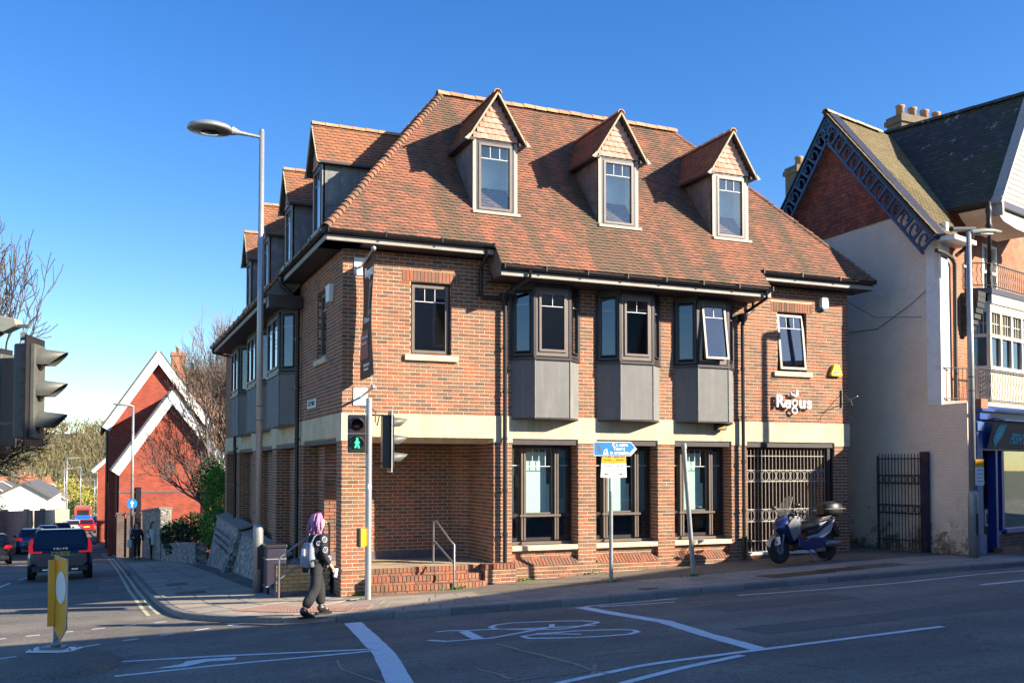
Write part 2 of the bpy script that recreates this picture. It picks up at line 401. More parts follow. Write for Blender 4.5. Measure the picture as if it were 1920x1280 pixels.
class MB:
    """collects shapes, links them as ONE mesh object"""
    def __init__(s): s.v = []; s.f = []; s.sm = []; s.mi = []; s.cur = 0
    def add(s, vs, fs, smooth=False):
        n = len(s.v); s.v.extend([tuple(p) for p in vs])
        for f in fs:
            s.f.append([i + n for i in f]); s.sm.append(smooth); s.mi.append(s.cur)
        return s
    def box(s, x0, x1, y0, y1, z0, z1):
        vs = [(x, y, z) for z in (z0, z1) for y in (y0, y1) for x in (x0, x1)]
        return s.add(vs, [(0, 2, 3, 1), (4, 5, 7, 6), (0, 1, 5, 4), (2, 6, 7, 3), (0, 4, 6, 2), (1, 3, 7, 5)])
    def obox(s, c, u, v, w, hu, hv, hw):
        c, u, v, w = map(Vector, (c, u, v, w))
        vs = [c + u * (hu * a) + v * (hv * b) + w * (hw * d) for d in (-1, 1) for b in (-1, 1) for a in (-1, 1)]
        return s.add(vs, [(0, 2, 3, 1), (4, 5, 7, 6), (0, 1, 5, 4), (2, 6, 7, 3), (0, 4, 6, 2), (1, 3, 7, 5)])
    def beam(s, p, q, w, h, up=(0, 0, 1)):
        p, q = Vector(p), Vector(q); d = (q - p); L = d.length; d.normalize()
        up = Vector(up); side = d.cross(up)
        if side.length < 1e-4: side = d.cross(Vector((1, 0, 0)))
        side.normalize(); up2 = side.cross(d)
        return s.obox((p + q) / 2, d, side, up2, L / 2, w / 2, h / 2)
    def prism(s, poly, a, b, cap=True):
        """poly: list of 3d points at a-side; extruded by vector b (a ignored)"""
        n = len(poly); b = Vector(b)
        vs = [Vector(p) for p in poly] + [Vector(p) + b for p in poly]
        fs = [(i, (i + 1) % n, (i + 1) % n + n, i + n) for i in range(n)]
        if cap: fs += [tuple(range(n))[::-1], tuple(range(n, 2 * n))]
        return s.add(vs, fs)
    def cyl(s, c, r, h, n=16, r2=None, axis='Z', cap=True):
        r2 = r if r2 is None else r2
        vs = []
        for k, (rr, t) in enumerate(((r, 0), (r2, h))):
            for i in range(n):
                a = 2 * math.pi * i / n; x, y = math.cos(a) * rr, math.sin(a) * rr
                p = {'Z': (x, y, t), 'X': (t, x, y), 'Y': (x, t, y)}[axis]
                vs.append((c[0] + p[0], c[1] + p[1], c[2] + p[2]))
        s.add(vs, [(i, (i + 1) % n, (i + 1) % n + n, i + n) for i in range(n)], True)
        if cap:
            s.add(vs[:n], [tuple(range(n))[::-1]]); s.add(vs[n:], [tuple(range(n))])
        return s
    def lathe(s, c, prof, n=16, axis='Z'):
        vs = []
        for r, t in prof:
            for i in range(n):
                a = 2 * math.pi * i / n; x, y = math.cos(a) * r, math.sin(a) * r
                p = {'Z': (x, y, t), 'X': (t, x, y), 'Y': (x, t, y)}[axis]
                vs.append((c[0] + p[0], c[1] + p[1], c[2] + p[2]))
        fs = []
        for k in range(len(prof) - 1):
            fs += [(k * n + i, k * n + (i + 1) % n, (k + 1) * n + (i + 1) % n, (k + 1) * n + i) for i in range(n)]
        fs += [tuple(range(n))[::-1], tuple(range((len(prof) - 1) * n, len(prof) * n))]
        return s.add(vs, fs, True)
    def tube(s, pts, r, n=8, closed=False):
        pts = [Vector(p) for p in pts]; rs = r if isinstance(r, (list, tuple)) else [r] * len(pts)
        vs = []; prev = None
        for i, p in enumerate(pts):
            if closed: d = pts[(i + 1) % len(pts)] - pts[i - 1]
            else: d = pts[min(i + 1, len(pts) - 1)] - pts[max(i - 1, 0)]
            d.normalize()
            if prev is None:
                u = d.cross(Vector((0, 0, 1)))
                if u.length < .1: u = d.cross(Vector((1, 0, 0)))
            else: u = prev - d * prev.dot(d)
            u.normalize(); prev = u; w = d.cross(u)
            for k in range(n):
                a = 2 * math.pi * k / n
                vs.append(p + (u * math.cos(a) + w * math.sin(a)) * rs[i])
        m = len(pts); fs = []
        for i in range(m if closed else m - 1):
            j = (i + 1) % m
            fs += [(i * n + k, i * n + (k + 1) % n, j * n + (k + 1) % n, j * n + k) for k in range(n)]
        s.add(vs, fs, True)
        if not closed:
            s.add(vs[:n], [tuple(range(n))[::-1]]); s.add(vs[-n:], [tuple(range(n))])
        return s
    def quad(s, *p): return s.add(p, [tuple(range(len(p)))])
    def build(s, name, m, parent=None, world=True, kind=None, bevel=0, label=None):
        me = bpy.data.meshes.new(name)
        vs = s.v
        if world and parent is not None:
            inv = wm(parent).inverted(); vs = [tuple(inv @ Vector(v)) for v in vs]
        me.from_pydata([tuple(v) for v in vs], [], s.f)
        ms = m if isinstance(m, (list, tuple)) else [m]
        for q in ms: me.materials.append(MATS[q])
        me.polygons.foreach_set('use_smooth', s.sm)
        if len(ms) > 1: me.polygons.foreach_set('material_index', s.mi)
        me.validate(); me.update()
        o = bpy.data.objects.new(name, me); link(o, parent)
        if any(s.sm) and not all(s.sm): pass
        if bevel:
            bv = o.modifiers.new('bevel', 'BEVEL'); bv.width = bevel; bv.segments = 2; bv.limit_method = 'ANGLE'
        if kind: o['kind'] = kind
        if label: o['label'] = label
        return o

def copy_tree(o, parent=None):
    c = o.copy(); COL.objects.link(c)
    if parent is not None: c.parent = parent
    for ch in o.children: copy_tree(ch, c)
    return c
def place(o, loc, rz=0, label=None, group=None):
    o.location = loc; o.rotation_euler = (0, 0, rz)
    if label: o['label'] = label
    if group: o['group'] = group
    TM[o.name] = Matrix.Translation(loc) @ Matrix.Rotation(rz, 4, 'Z')
    return o

def text_mesh(txt, size, ext=0.004, bold=0.0, align='CENTER', spacing=1.0, shear=0.0):
    """text as mesh data lying in local XZ plane facing -Y, centred"""
    cu = bpy.data.curves.new('t', 'FONT'); cu.body = txt; cu.size = size; cu.extrude = ext; cu.offset = bold
    cu.align_x = align; cu.align_y = 'CENTER'; cu.space_character = spacing; cu.shear = shear
    cu.resolution_u = 4
    o = bpy.data.objects.new('t', cu); COL.objects.link(o)
    dg = bpy.context.evaluated_depsgraph_get(); dg.update()
    me = bpy.data.meshes.new_from_object(o.evaluated_get(dg))
    bpy.data.objects.remove(o); bpy.data.curves.remove(cu)
    me.transform(Matrix.Rotation(R(90), 4, 'X'))
    return me
def text(name, txt, size, loc, rz, mname, parent, world=True, **kw):
    me = text_mesh(txt, size, **kw)
    M = Matrix.Translation(loc) @ Matrix.Rotation(rz, 4, 'Z')
    if world and parent is not None: M = wm(parent).inverted() @ M
    me.transform(M)
    me.materials.clear(); me.materials.append(MATS[mname])
    o = bpy.data.objects.new(name, me); link(o, parent); return o

# ------------------------------------------------------------------ pieces: bricks and tiles
CAM = np.array(cam.location)
def unit_box(name, mname):
    """brick as shared data: spans -0.5..0.5, slightly arrised"""
    mb = MB(); e = .5; k = .46
    vs = [(x * e, y, z * e) for y in (.5,) for x, z in ((-1, -1), (1, -1), (1, 1), (-1, 1))] + \
         [(x * e, -.42, z * e) for x, z in ((-1, -1), (1, -1), (1, 1), (-1, 1))] + \
         [(x * (k + .03 * (1)), -.5, z * (k - .02)) for x, z in ((-1, -1), (1, -1), (1, 1), (-1, 1))]
    fs = [(0, 1, 5, 4), (1, 2, 6, 5), (2, 3, 7, 6), (3, 0, 4, 7), (4, 5, 9, 8), (5, 6, 10, 9), (6, 7, 11, 10), (7, 4, 8, 11), (8, 9, 10, 11)]
    mb.add(vs, fs)
    me = bpy.data.meshes.new(name); me.from_pydata(mb.v, [], mb.f); me.materials.append(MATS[mname]); me.update()
    return me
UB_V = None
class Pieces:
    """bricks, tiles: nearest ones become parts, the rest one part of kind stuff"""
    def __init__(s): s.items = []      # (Matrix 4x4 mapping the unit piece)
    def add(s, c, u, n, w, L, D, H):
        c = np.array(c, float); u = np.array(u, float); n = np.array(n, float); w = np.array(w, float)
        s.items.append((c, u, n, w, L, D, H))
    def flush(s, name, stuff_name, mname, parent, limit=300, shape=None, hidden=None, weight=None):
        me = shape
        base = wm(parent); inv = base.inverted()
        def score(it):
            c, u, n, w, L, D, H = it
            d = CAM - c; dist = np.linalg.norm(d)
            if hidden and hidden(c): return -1
            f = max(0.0, -(float(d @ n)) / dist)   # n points inward
            return f * L * H / dist ** 2
        order = sorted(s.items, key=score, reverse=True) if limit else list(s.items)
        for it in order[:limit]:
            c, u, n, w, L, D, H = it
            M = Matrix(((u[0] * L, n[0] * D, w[0] * H, c[0]), (u[1] * L, n[1] * D, w[1] * H, c[1]), (u[2] * L, n[2] * D, w[2] * H, c[2]), (0, 0, 0, 1)))
            o = bpy.data.objects.new(name, me); link(o, parent)
            o.matrix_basis = inv @ M
        rest = order[limit:]
        if rest:
            V = np.array([v.co for v in me.vertices]); F = [list(p.vertices) for p in me.polygons]
            nv = len(V); allv = []; allf = []
            invn = np.array(inv)
            for k, (c, u, n, w, L, D, H) in enumerate(rest):
                P = c + V[:, :1] * (u * L) + V[:, 1:2] * (n * D) + V[:, 2:] * (w * H)
                allv.append(P); allf.extend([[i + k * nv for i in f] for f in F])
            P = np.concatenate(allv); P = P @ invn[:3, :3].T + invn[:3, 3]
            m2 = bpy.data.meshes.new(stuff_name); m2.from_pydata(P.tolist(), [], allf); m2.materials.append(MATS[mname])
            o = bpy.data.objects.new(stuff_name, m2); link(o, parent); o['kind'] = 'stuff'

BRICK = unit_box('brick', 'brick_mix')
BC = .075
def brick_wall(P, p0, u, n_in, L, z0, z1, holes=(), off=0.0, course=BC, blen=.225, joint=.0125, depth=.03, zref=0.0, seed=0):
    """stretcher bond on a vertical face. p0 = (x,y) start, u = unit dir, n_in = inward unit normal; holes (a,b,z0,z1)"""
    rnd = random.Random(seed * 977 + 5)
    u = np.array([u[0], u[1], 0.0]); n = np.array([n_in[0], n_in[1], 0.0]); w = np.array([0, 0, 1.0])
    k0 = int(math.floor((z0 - zref) / course + 1e-6)); k1 = int(math.ceil((z1 - zref) / course - 1e-6))
    for k in range(k0, k1):
        za = max(zref + k * course + joint / 2, z0); zb = min(zref + (k + 1) * course - joint / 2, z1)
        if zb - za < .015: continue
        zm = (za + zb) / 2
        iv = [(0.0, L)]
        for (a, b, ha, hb) in holes:
            if ha < zm < hb:
                nw = []
                for (p, q) in iv:
                    if b <= p or a >= q: nw.append((p, q))
                    else:
                        if a > p: nw.append((p, a))
                        if b < q: nw.append((b, q))
                iv = nw
        ph = (k % 2) * blen / 2
        for (p, q) in iv:
            i = math.floor((p - ph) / blen)
            while True:
                a = max(p, ph + i * blen + joint / 2); b = min(q, ph + (i + 1) * blen - joint / 2)
                if ph + i * blen > q: break
                i += 1
                if b - a < .03: continue
                pr = rnd.uniform(-.0015, .003)
                c = np.array([p0[0], p0[1], 0.0]) + u * ((a + b) / 2) + n * (depth / 2 - pr + off) + w * (zm + rnd.uniform(-.001, .001))
                P.add(c, u, n, w, b - a, depth, zb - za)
def soldier(P, p0, u, n_in, a0, a1, z0, z1, off=-.004, depth=.03, pitch=.075):
    u = np.array([u[0], u[1], 0.0]); n = np.array([n_in[0], n_in[1], 0.0]); w = np.array([0, 0, 1.0])
    k = int(round((a1 - a0) / pitch)); pt = (a1 - a0) / k
    for i in range(k):
        c = np.array([p0[0], p0[1], 0.0]) + u * (a0 + (i + .5) * pt) + n * (depth / 2 + off) + w * ((z0 + z1) / 2)
        P.add(c, w, n, u, z1 - z0 - .01, depth, pt - .01)
def tile_shape(name, mname):
    """unit tile: x -.5...5 width, z up slope -.5...5 exposed, y thickness (outer = -). lower edge lifted."""
    v = [(-.5, -.35, -.5), (.5, -.35, -.5), (.5, -.05, .62), (-.5, -.05, .62), (-.5, .45, -.5), (.5, .45, -.5), (0, -.5, -.5), (0, -.12, .62)]
    f = [(0, 6, 7, 3), (6, 1, 2, 7), (4, 5, 1, 6, 0), (0, 3, 4), (1, 5, 2)]
    me = bpy.data.meshes.new(name); me.from_pydata(v, [], f); me.materials.append(MATS[mname]); me.update(); return me
def tile_plane(P, o, u, s, n_in, ivals, S0, S1, gauge=.10, tw=.168, thick=.03, seed=1):
    """o origin, u along eave, s up slope unit, n_in inward normal; ivals(sm)-> list of (u0,u1)"""
    rnd = random.Random(seed)
    o, u, s_, n = (np.array(q, float) for q in (o, u, s, n_in))
    K = int((S1 - S0) / gauge)
    for k in range(K + 1):
        sa = S0 + k * gauge
        if sa > S1 - .02: break
        for (p, q) in ivals(sa + gauge / 2):
            if q - p < .05: continue
            ph = (k % 2) * tw / 2
            i = math.floor((p - ph) / tw)
            while ph + i * tw < q:
                a = max(p, ph + i * tw + .002); b = min(q, ph + (i + 1) * tw - .002); i += 1
                if b - a < .025: continue
                c = o + u * ((a + b) / 2) + s_ * (sa + gauge / 2 + rnd.uniform(-.004, .004)) + n * (-rnd.uniform(0, .005))
                tl = rnd.uniform(-.012, .012)
                P.add(c, u + s_ * tl, n, s_, b - a, thick, gauge)
# ------------------------------------------------------------------ ground, road, pavement
KERB = [(-6.6, 230), (-5.3, 110), (-4.6, 80), (-4.0, 60), (-3.62, 47), (-3.38, 35), (-3.25, 20), (-3.2, 8), (-3.1, 2.5), (-3.02, .6), (-2.86, -.5), (-2.5, -1.35), (-1.95, -2.25), (-1.39, -2.95), (-.5, -3.33), (1.1, -4.0), (2.7, -4.12), (4.6, -4.08), (6.5, -4.08), (9, -4.2), (12.5, -4.15), (16, -3.6), (22, -2.0), (40, 4.5)]
def resample(pl, step):
    out = [pl[0]]
    for a, b in zip(pl, pl[1:]):
        L = math.dist(a, b); k = max(1, int(round(L / step)))
        for i in range(1, k + 1): out.append((lerp(a[0], b[0], i / k), lerp(a[1], b[1], i / k)))
    return out
def smooth(pl, it=2):
    for _ in range(it):
        q = [pl[0]]
        for a, b in zip(pl, pl[1:]):
            q += [(a[0] * .75 + b[0] * .25, a[1] * .75 + b[1] * .25), (a[0] * .25 + b[0] * .75, a[1] * .25 + b[1] * .75)]
        q.append(pl[-1]); pl = q
    return pl
KS = smooth(KERB, 2)
def ky(x):
    for a, b in zip(KS, KS[1:]):
        if a[0] <= x <= b[0]: return lerp(a[1], b[1], (x - a[0]) / (b[0] - a[0] + 1e-9))
    return KS[0][1] if x < KS[0][0] else KS[-1][1]
RD = .095
def gridmesh(name, xs, ys, zf, m, kind='structure'):
    mb = MB()
    vs = [(x, y, zf(x, y)) for y in ys for x in xs]; n = len(xs)
    fs = [(j * n + i, j * n + i + 1, (j + 1) * n + i + 1, (j + 1) * n + i) for j in range(len(ys) - 1) for i in range(n - 1)]
    mb.add(vs, fs, True)
    return mb.build(name, m, kind=kind)
mat('grass_far', (.10, .105, .045), .95, var=.3, ns=.15, bump=0)
xs = [-700, -400, -200, -100, -60, -40, -30, -24, -20] + [-18 + i for i in range(0, 58)] + [45, 60, 90, 150, 300, 700]
ys = [-300, -120, -60, -45, -35] + [-30 + i for i in range(0, 74)] + [50 + 8 * i for i in range(0, 40)] + [400, 500, 600, 700, 900, 1500]
road_xs = [-9.6, -8, -6.4, -4.8] + [-3.2 + i for i in range(0, 50)]
gridmesh('ground', xs, ys, lambda x, y: gz(x, y) - .22, 'grass_far')
rx = [-24, -20] + [-16 + i for i in range(0, 58)] + [50, 60]
ry = [-34, -32] + [-30 + i for i in range(0, 74)] + [46 + 6 * i for i in range(0, 46)]
gridmesh('road', rx, ry, lambda x, y: gz(x, y) - RD, 'asphalt_road')

pv = MB()
pxs = sorted(set([round(p[0], 3) for p in KS if p[0] < 40]))
cols = []
for x in pxs:
    y0 = ky(x); top = 230.0
    yy = [y0] + [y0 + d for d in (1, 2, 3, 4, 5, 6.5, 8, 10, 12, 15, 18, 22, 27, 33, 40, 50, 65, 85, 120, 170) if y0 + d < top - .5] 
    while len(yy) < 21: yy.append(top)
    cols.append([(x, y, gz(x, y) - .012) for y in yy[:21]])
vs = [p for c in cols for p in c]; n = 21
pv.add(vs, [(i * n + j, (i + 1) * n + j, (i + 1) * n + j + 1, i * n + j + 1) for i in range(len(cols) - 1) for j in range(n - 1)], True)
pavement = pv.build('pavement', 'asphalt_path', kind='structure')

# kerb: real stones along the line
kerb_line = resample([p for p in KS if p[1] < 75 and p[0] < 39], .05)
def walk(line, step, s0=0.0):
    """points every step metres"""
    out = []; acc = -s0
    for a, b in zip(line, line[1:]):
        L = math.dist(a, b)
        while acc <= L:
            if acc >= 0: t = acc / L if L else 0; out.append((lerp(a[0], b[0], t), lerp(a[1], b[1], t)))
            acc += step
        acc -= L
    return out
def frame_at(pts, i):
    a = pts[max(i - 1, 0)]; b = pts[min(i + 1, len(pts) - 1)]
    d = (b[0] - a[0], b[1] - a[1]); L = math.hypot(*d); d = (d[0] / L, d[1] / L)
    return d, (-d[1], d[0])         # direction, inward (towards buildings)
kp = walk(kerb_line, .90)
kerb_root = bpy.data.objects.new('kerb', None); COL.objects.link(kerb_root); kerb_root['kind'] = 'structure'; TM['kerb'] = Matrix.Identity(4)
for i in range(len(kp) - 1):
    a, b = kp[i], kp[i + 1]
    d = ((b[0] - a[0]) / .9, (b[1] - a[1]) / .9); nn = (-d[1], d[0])
    if a[1] > 45: pass
    drop = .0
    mb = MB()
    g = .006
    A = (a[0] + d[0] * g, a[1] + d[1] * g); B = (b[0] - d[0] * g, b[1] - d[1] * g)
    prof = [(0.0, -RD - .05), (0.0, -.022), (.012, -.004), (.03, .003), (.14, .003), (.14, -RD - .05)]
    vs = []
    for q in (A, B):
        for (t, z) in prof: vs.append((q[0] + nn[0] * (t - .005), q[1] + nn[1] * (t - .005), gz(*q) + z))
    k = len(prof)
    mb.add(vs, [(j, (j + 1) % k, (j + 1) % k + k, j + k) for j in range(k)] + [tuple(range(k))[::-1], tuple(range(k, 2 * k))])
    mb.build('kerb_stone', 'kerb_granite', kerb_root)

# paving slabs, rows parallel to the kerb
def inside_building(x, y):
    return (x > -.05 and y > -.12 and x < 12.5) or (x > 13.6 and y > -2.4)
rnd = random.Random(3)
rows = [(.145, .745, .62, .0), (.75, 1.35, .62, .31), (1.355, 2.05, .93, .2), (2.055, 2.65, .62, .1)]
slab_list = []
for r, (t0, t1, L, s0) in enumerate(rows):
    pts = walk(kerb_line, L, s0 if s0 < L else 0)
    for i in range(1, len(pts) - 2):
        (d0, n0), (d1, n1) = frame_at(pts, i), frame_at(pts, i + 1)
        a, b = pts[i], pts[i + 1]
        q = [(a[0] + n0[0] * t0, a[1] + n0[1] * t0), (b[0] + n1[0] * t0, b[1] + n1[1] * t0), (b[0] + n1[0] * t1, b[1] + n1[1] * t1), (a[0] + n0[0] * t1, a[1] + n0[1] * t1)]
        c = (sum(p[0] for p in q) / 4, sum(p[1] for p in q) / 4)
        if c[1] > 24 or c[0] > 15.5: continue
        if math.dist(q[2], q[3]) < .22 : continue
        if any(inside_building(*p) for p in q): continue
        if c[0] < -.3 and c[1] > .8 and t1 > 2.4: continue
        if r == 3 and c[0] > 2.0: continue
        if 9.5 < c[0] < 11 and r == 1: continue      # tarmac trench patch
        slab_list.append((q, r))
for q, r in slab_list:
    c = (sum(p[0] for p in q) / 4, sum(p[1] for p in q) / 4)
    sh = 1 - .020 / .6
    q2 = [(c[0] + (p[0] - c[0]) * sh, c[1] + (p[1] - c[1]) * sh) for p in q]
    dz = rnd.uniform(-.002, .003); tx, ty = rnd.uniform(-.004, .004), rnd.uniform(-.004, .004)
    mb = MB()
    vs = [(p[0], p[1], gz(*p) - .05) for p in q2] + [(p[0], p[1], gz(*p) + dz + tx * (p[0] - c[0]) + ty * (p[1] - c[1])) for p in q2]
    mb.add(vs, [(0, 1, 5, 4), (1, 2, 6, 5), (2, 3, 7, 6), (3, 0, 4, 7), (4, 5, 6, 7)])
    mb.build('paving_slab', 'paving_slab_stone', pavement)

# tactile paving by the crossing: blister slabs
mat('tactile_red', (.36, .20, .15), .9, var=.2, ns=5)
tp = MB()
for i in range(11):
    for j in range(3):
        pass
lk = walk(kerb_line, .1)
sel = [p for p in lk if -2.6 < p[0] < -.2 and p[1] < -1]
for i in range(0, len(sel) - 4, 4):
    a, b = sel[i], sel[i + 4]
    (d0, n0), (d1, n1) = frame_at(sel, max(1, i)), frame_at(sel, min(len(sel) - 2, i + 4))
    for t0 in (.55, .955):
        t1 = t0 + .395
        q = [(a[0] + n0[0] * t0, a[1] + n0[1] * t0), (b[0] + n1[0] * t0, b[1] + n1[1] * t0), (b[0] + n1[0] * t1, b[1] + n1[1] * t1), (a[0] + n0[0] * t1, a[1] + n0[1] * t1)]
        c = (sum(p[0] for p in q) / 4, sum(p[1] for p in q) / 4)
        q = [(c[0] + (p[0] - c[0]) * .985, c[1] + (p[1] - c[1]) * .985) for p in q]
        mb = MB()
        vs = [(p[0], p[1], gz(*p) - .03) for p in q] + [(p[0], p[1], gz(*p) + .009) for p in q]
        mb.add(vs, [(0, 1, 5, 4), (1, 2, 6, 5), (2, 3, 7, 6), (3, 0, 4, 7), (4, 5, 6, 7)])
        for u in range(5):
            for v in range(5):
                fu, fv = (u + .5) / 5, (v + .5) / 5
                x = lerp(lerp(q[0][0], q[1][0], fu), lerp(q[3][0], q[2][0], fu), fv); y = lerp(lerp(q[0][1], q[1][1], fu), lerp(q[3][1], q[2][1], fu), fv)
                mb.cyl((x, y, gz(x, y) + .008), .018, .007, 6, .010)
        mb.build('tactile_slab', 'tactile_red', pavement)

# ------------------------------------------------------------------ road markings (sheets 4 mm above the road)
def zr(x, y): return gz(x, y) - RD + .005
def zgrid(x, y):
    """height of the gridded road sheet itself (bilinear over its cells)"""
    import bisect
    i = min(max(bisect.bisect_right(rx, x) - 1, 0), len(rx) - 2); j = min(max(bisect.bisect_right(ry, y) - 1, 0), len(ry) - 2)
    tx = (x - rx[i]) / (rx[i + 1] - rx[i]); ty = (y - ry[j]) / (ry[j + 1] - ry[j])
    f = lambda a, b: gz(rx[a], ry[b]) - RD
    return lerp(lerp(f(i, j), f(i + 1, j), tx), lerp(f(i, j + 1), f(i + 1, j + 1), tx), ty)
def marking(name, pls, width, m='road_paint', label=None, wob=.0, closed=False):
    """list of polylines drawn as strips"""
    mb = MB(); rr = random.Random(hash(name) % 999)
    for pl in pls:
        w = width
        if isinstance(pl, tuple): pl, w = pl
        pts = resample(pl, .25)
        L = []; Rr = []
        for i, p in enumerate(pts):
            d, nn = frame_at(pts, i)
            k = w / 2 + rr.uniform(-wob, wob)
            L.append((p[0] + nn[0] * k, p[1] + nn[1] * k)); k = w / 2 + rr.uniform(-wob, wob); Rr.append((p[0] - nn[0] * k, p[1] - nn[1] * k))
        for i in range(len(pts) - 1):
            mb.add([(q[0], q[1], zgrid(*q) + .005) for q in (Rr[i], Rr[i + 1], L[i + 1], L[i])], [(0, 1, 2, 3)])
    o = mb.build(name, m, kind='structure')
    return o

marking('stop_line', [[(-.655, -3.62), (-1.10, -6.95), (-1.50, -8.95), (-1.9, -11.5)]], .26, wob=.006)
marking('advance_stop_line', [[(2.80, -4.45), (2.80, -5.6), (2.88, -6.8), (2.60, -8.2), (2.40, -9.50)]], .21, wob=.012)
marking('centre_line', [[(-2.6, -10.9), (-.26, -9.99), (.70, -9.73), (2.17, -9.55), (5.38, -9.22)], [(-1.6, -11.2), (.28, -10.35), (1.12, -10.05), (1.99, -9.74)]], .11)
marking('edge_line', [[(2.9, -4.42), (4.6, -4.46)], [(5.6, -4.75), (7.1, -4.95), (9.0, -5.0), (12.3, -4.75), (18, -3.8)], [(3.05, -4.62), (4.3, -4.85)]], .075, wob=.012)
marking('lane_taper_line', [[(-3.95, -5.19), (-2.91, -5.62), (-1.12, -6.55)], [(-4.05, -6.36), (-2.99, -6.42), (-1.20, -6.68)]], .10, wob=.006)
marking('lane_dash', [[(9.67, -6.06), (11.2, -6.0)]], .12)
BIKE = {
    'wheelA': [(0.74, -5.76), (0.89, -5.60), (1.15, -5.55), (1.47, -5.67), (1.81, -5.84), (2.04, -6.00), (2.14, -6.21), (2.09, -6.35), (1.88, -6.44), (1.65, -6.57), (1.41, -6.62), (1.12, -6.45), (0.85, -6.17), (0.73, -6.00), (0.74, -5.76)],
    'wheelB': [(1.38, -7.24), (1.14, -7.01), (0.93, -6.87), (0.72, -6.90), (0.71, -7.13), (0.90, -7.31), (1.19, -7.48), (1.51, -7.57), (1.86, -7.61), (2.05, -7.49), (2.11, -7.33), (2.02, -7.17), (1.79, -7.05), (1.48, -6.91), (1.20, -6.89), (0.94, -6.83)],
    'frame1': [(-0.01, -5.64), (0.17, -5.64), (0.37, -5.83), (0.65, -5.99), (1.00, -6.27), (1.35, -6.37), (1.95, -6.57)],
    'frame2': [(-0.34, -6.32), (-0.19, -6.59), (0.09, -6.67), (0.35, -6.74), (0.64, -6.66), (0.99, -6.52), (1.35, -6.37)],
    'frame3': [(0.31, -5.86), (0.21, -6.66)], 'frame4': [(1.40, -6.33), (1.53, -6.07)]}
mk = [(v, .15 if k == 'frame3' else .085) for k, v in BIKE.items()]
marking('cycle_marking', [tuple(x) for x in mk], .08, wob=.006)
ar = MB()
apts = [(-3.62, -6.12), (-3.30, -6.24), (-3.02, -6.02), (-2.72, -6.14), (-2.66, -5.92), (-3.02, -5.78), (-3.24, -5.80), (-3.30, -5.98)]
ar.add([(x, y, zgrid(x, y) + .005) for x, y in apts], [(0, 1, 2, 7), (2, 3, 4, 5, 6, 7)])
ar.build('turn_arrow', 'road_paint', kind='structure')
dsh = []
for i in range(9): dsh.append([(-5.75 + i * .48, -1.02 + i * .055), (-5.55 + i * .48, -1.0 + i * .055)])
for i in range(7): dsh.append([(-5.45 + i * .52, -3.62 + i * .22), (-5.23 + i * .52, -3.52 + i * .22)])
marking('crossing_studs', dsh, .09)
marking('double_yellow_line', [[(-3.98, 44), (-3.72, 35), (-3.56, 20), (-3.5, 8), (-3.42, 2.5), (-3.38, .6)], [(-3.80, 44), (-3.54, 35), (-3.40, 20), (-3.33, 8), (-3.25, 2.5), (-3.2, .7)]], .075, 'road_paint_yellow', wob=.005)
marking('lane_line', [[(-6.95, 13), (-6.75, 16.0)], [(-6.6, 17.5), (-6.4, 19.0)], [(-6.35, 22), (-6.2, 25)], [(-6.2, 29), (-6.1, 33)], [(-6.1, 38), (-6.05, 42)], [(-4.1, 13.2), (-3.75, 13.3)]], .10)
marking('spray_mark', [([(0.21, -7.22), (0.32, -9.19), (0.28, -9.61), (0.31, -9.91)], .05), ([(-0.74, -9.59), (-0.19, -9.62), (0.26, -9.63), (0.60, -9.66)], .03), ([(0.14, -8.69), (0.58, -8.83), (0.97, -8.88), (1.40, -8.94)], .025), ([(-0.61, -8.79), (-0.54, -9.18), (-0.56, -9.50)], .05), ([(0.17, -9.83), (0.47, -9.33)], .05), ([(-1.70, -7.10), (-1.80, -7.76), (-1.68, -8.64), (-1.63, -8.85)], .035), ([(3.4, -4.9), (5.0, -5.25)], .10)], .04, 'spray_marks', wob=.012)

# island with the keep-left bollard
isl = MB()
ring = smooth([(-5.35, -5.3), (-5.3, -4.4), (-5.05, -3.4), (-4.6, -3.3), (-4.2, -3.9), (-3.95, -4.9), (-3.98, -5.6), (-4.3, -6.2), (-4.9, -6.1), (-5.35, -5.3)], 1)[:-1]
cx, cy = -4.7, -4.7
rings = []
for k, (sc, dz) in enumerate([(1.0, -RD - .02), (.97, -RD + .035), (.90, -RD + .07), (.5, -RD + .09)]):
    rings.append([(cx + (x - cx) * sc, cy + (y - cy) * sc, gz(x, y) + dz + random.uniform(-.006, .006) * (k > 0)) for x, y in ring])
vs = [p for r_ in rings for p in r_] + [(cx, cy, gz(cx, cy) - .0)]
m_ = len(ring)
isl.add(vs, [(k * m_ + i, k * m_ + (i + 1) % m_, (k + 1) * m_ + (i + 1) % m_, (k + 1) * m_ + i) for k in range(3) for i in range(m_)] + [(3 * m_ + i, 3 * m_ + (i + 1) % m_, 4 * m_) for i in range(m_)], True)
isl.build('traffic_island', 'asphalt_path', kind='structure')
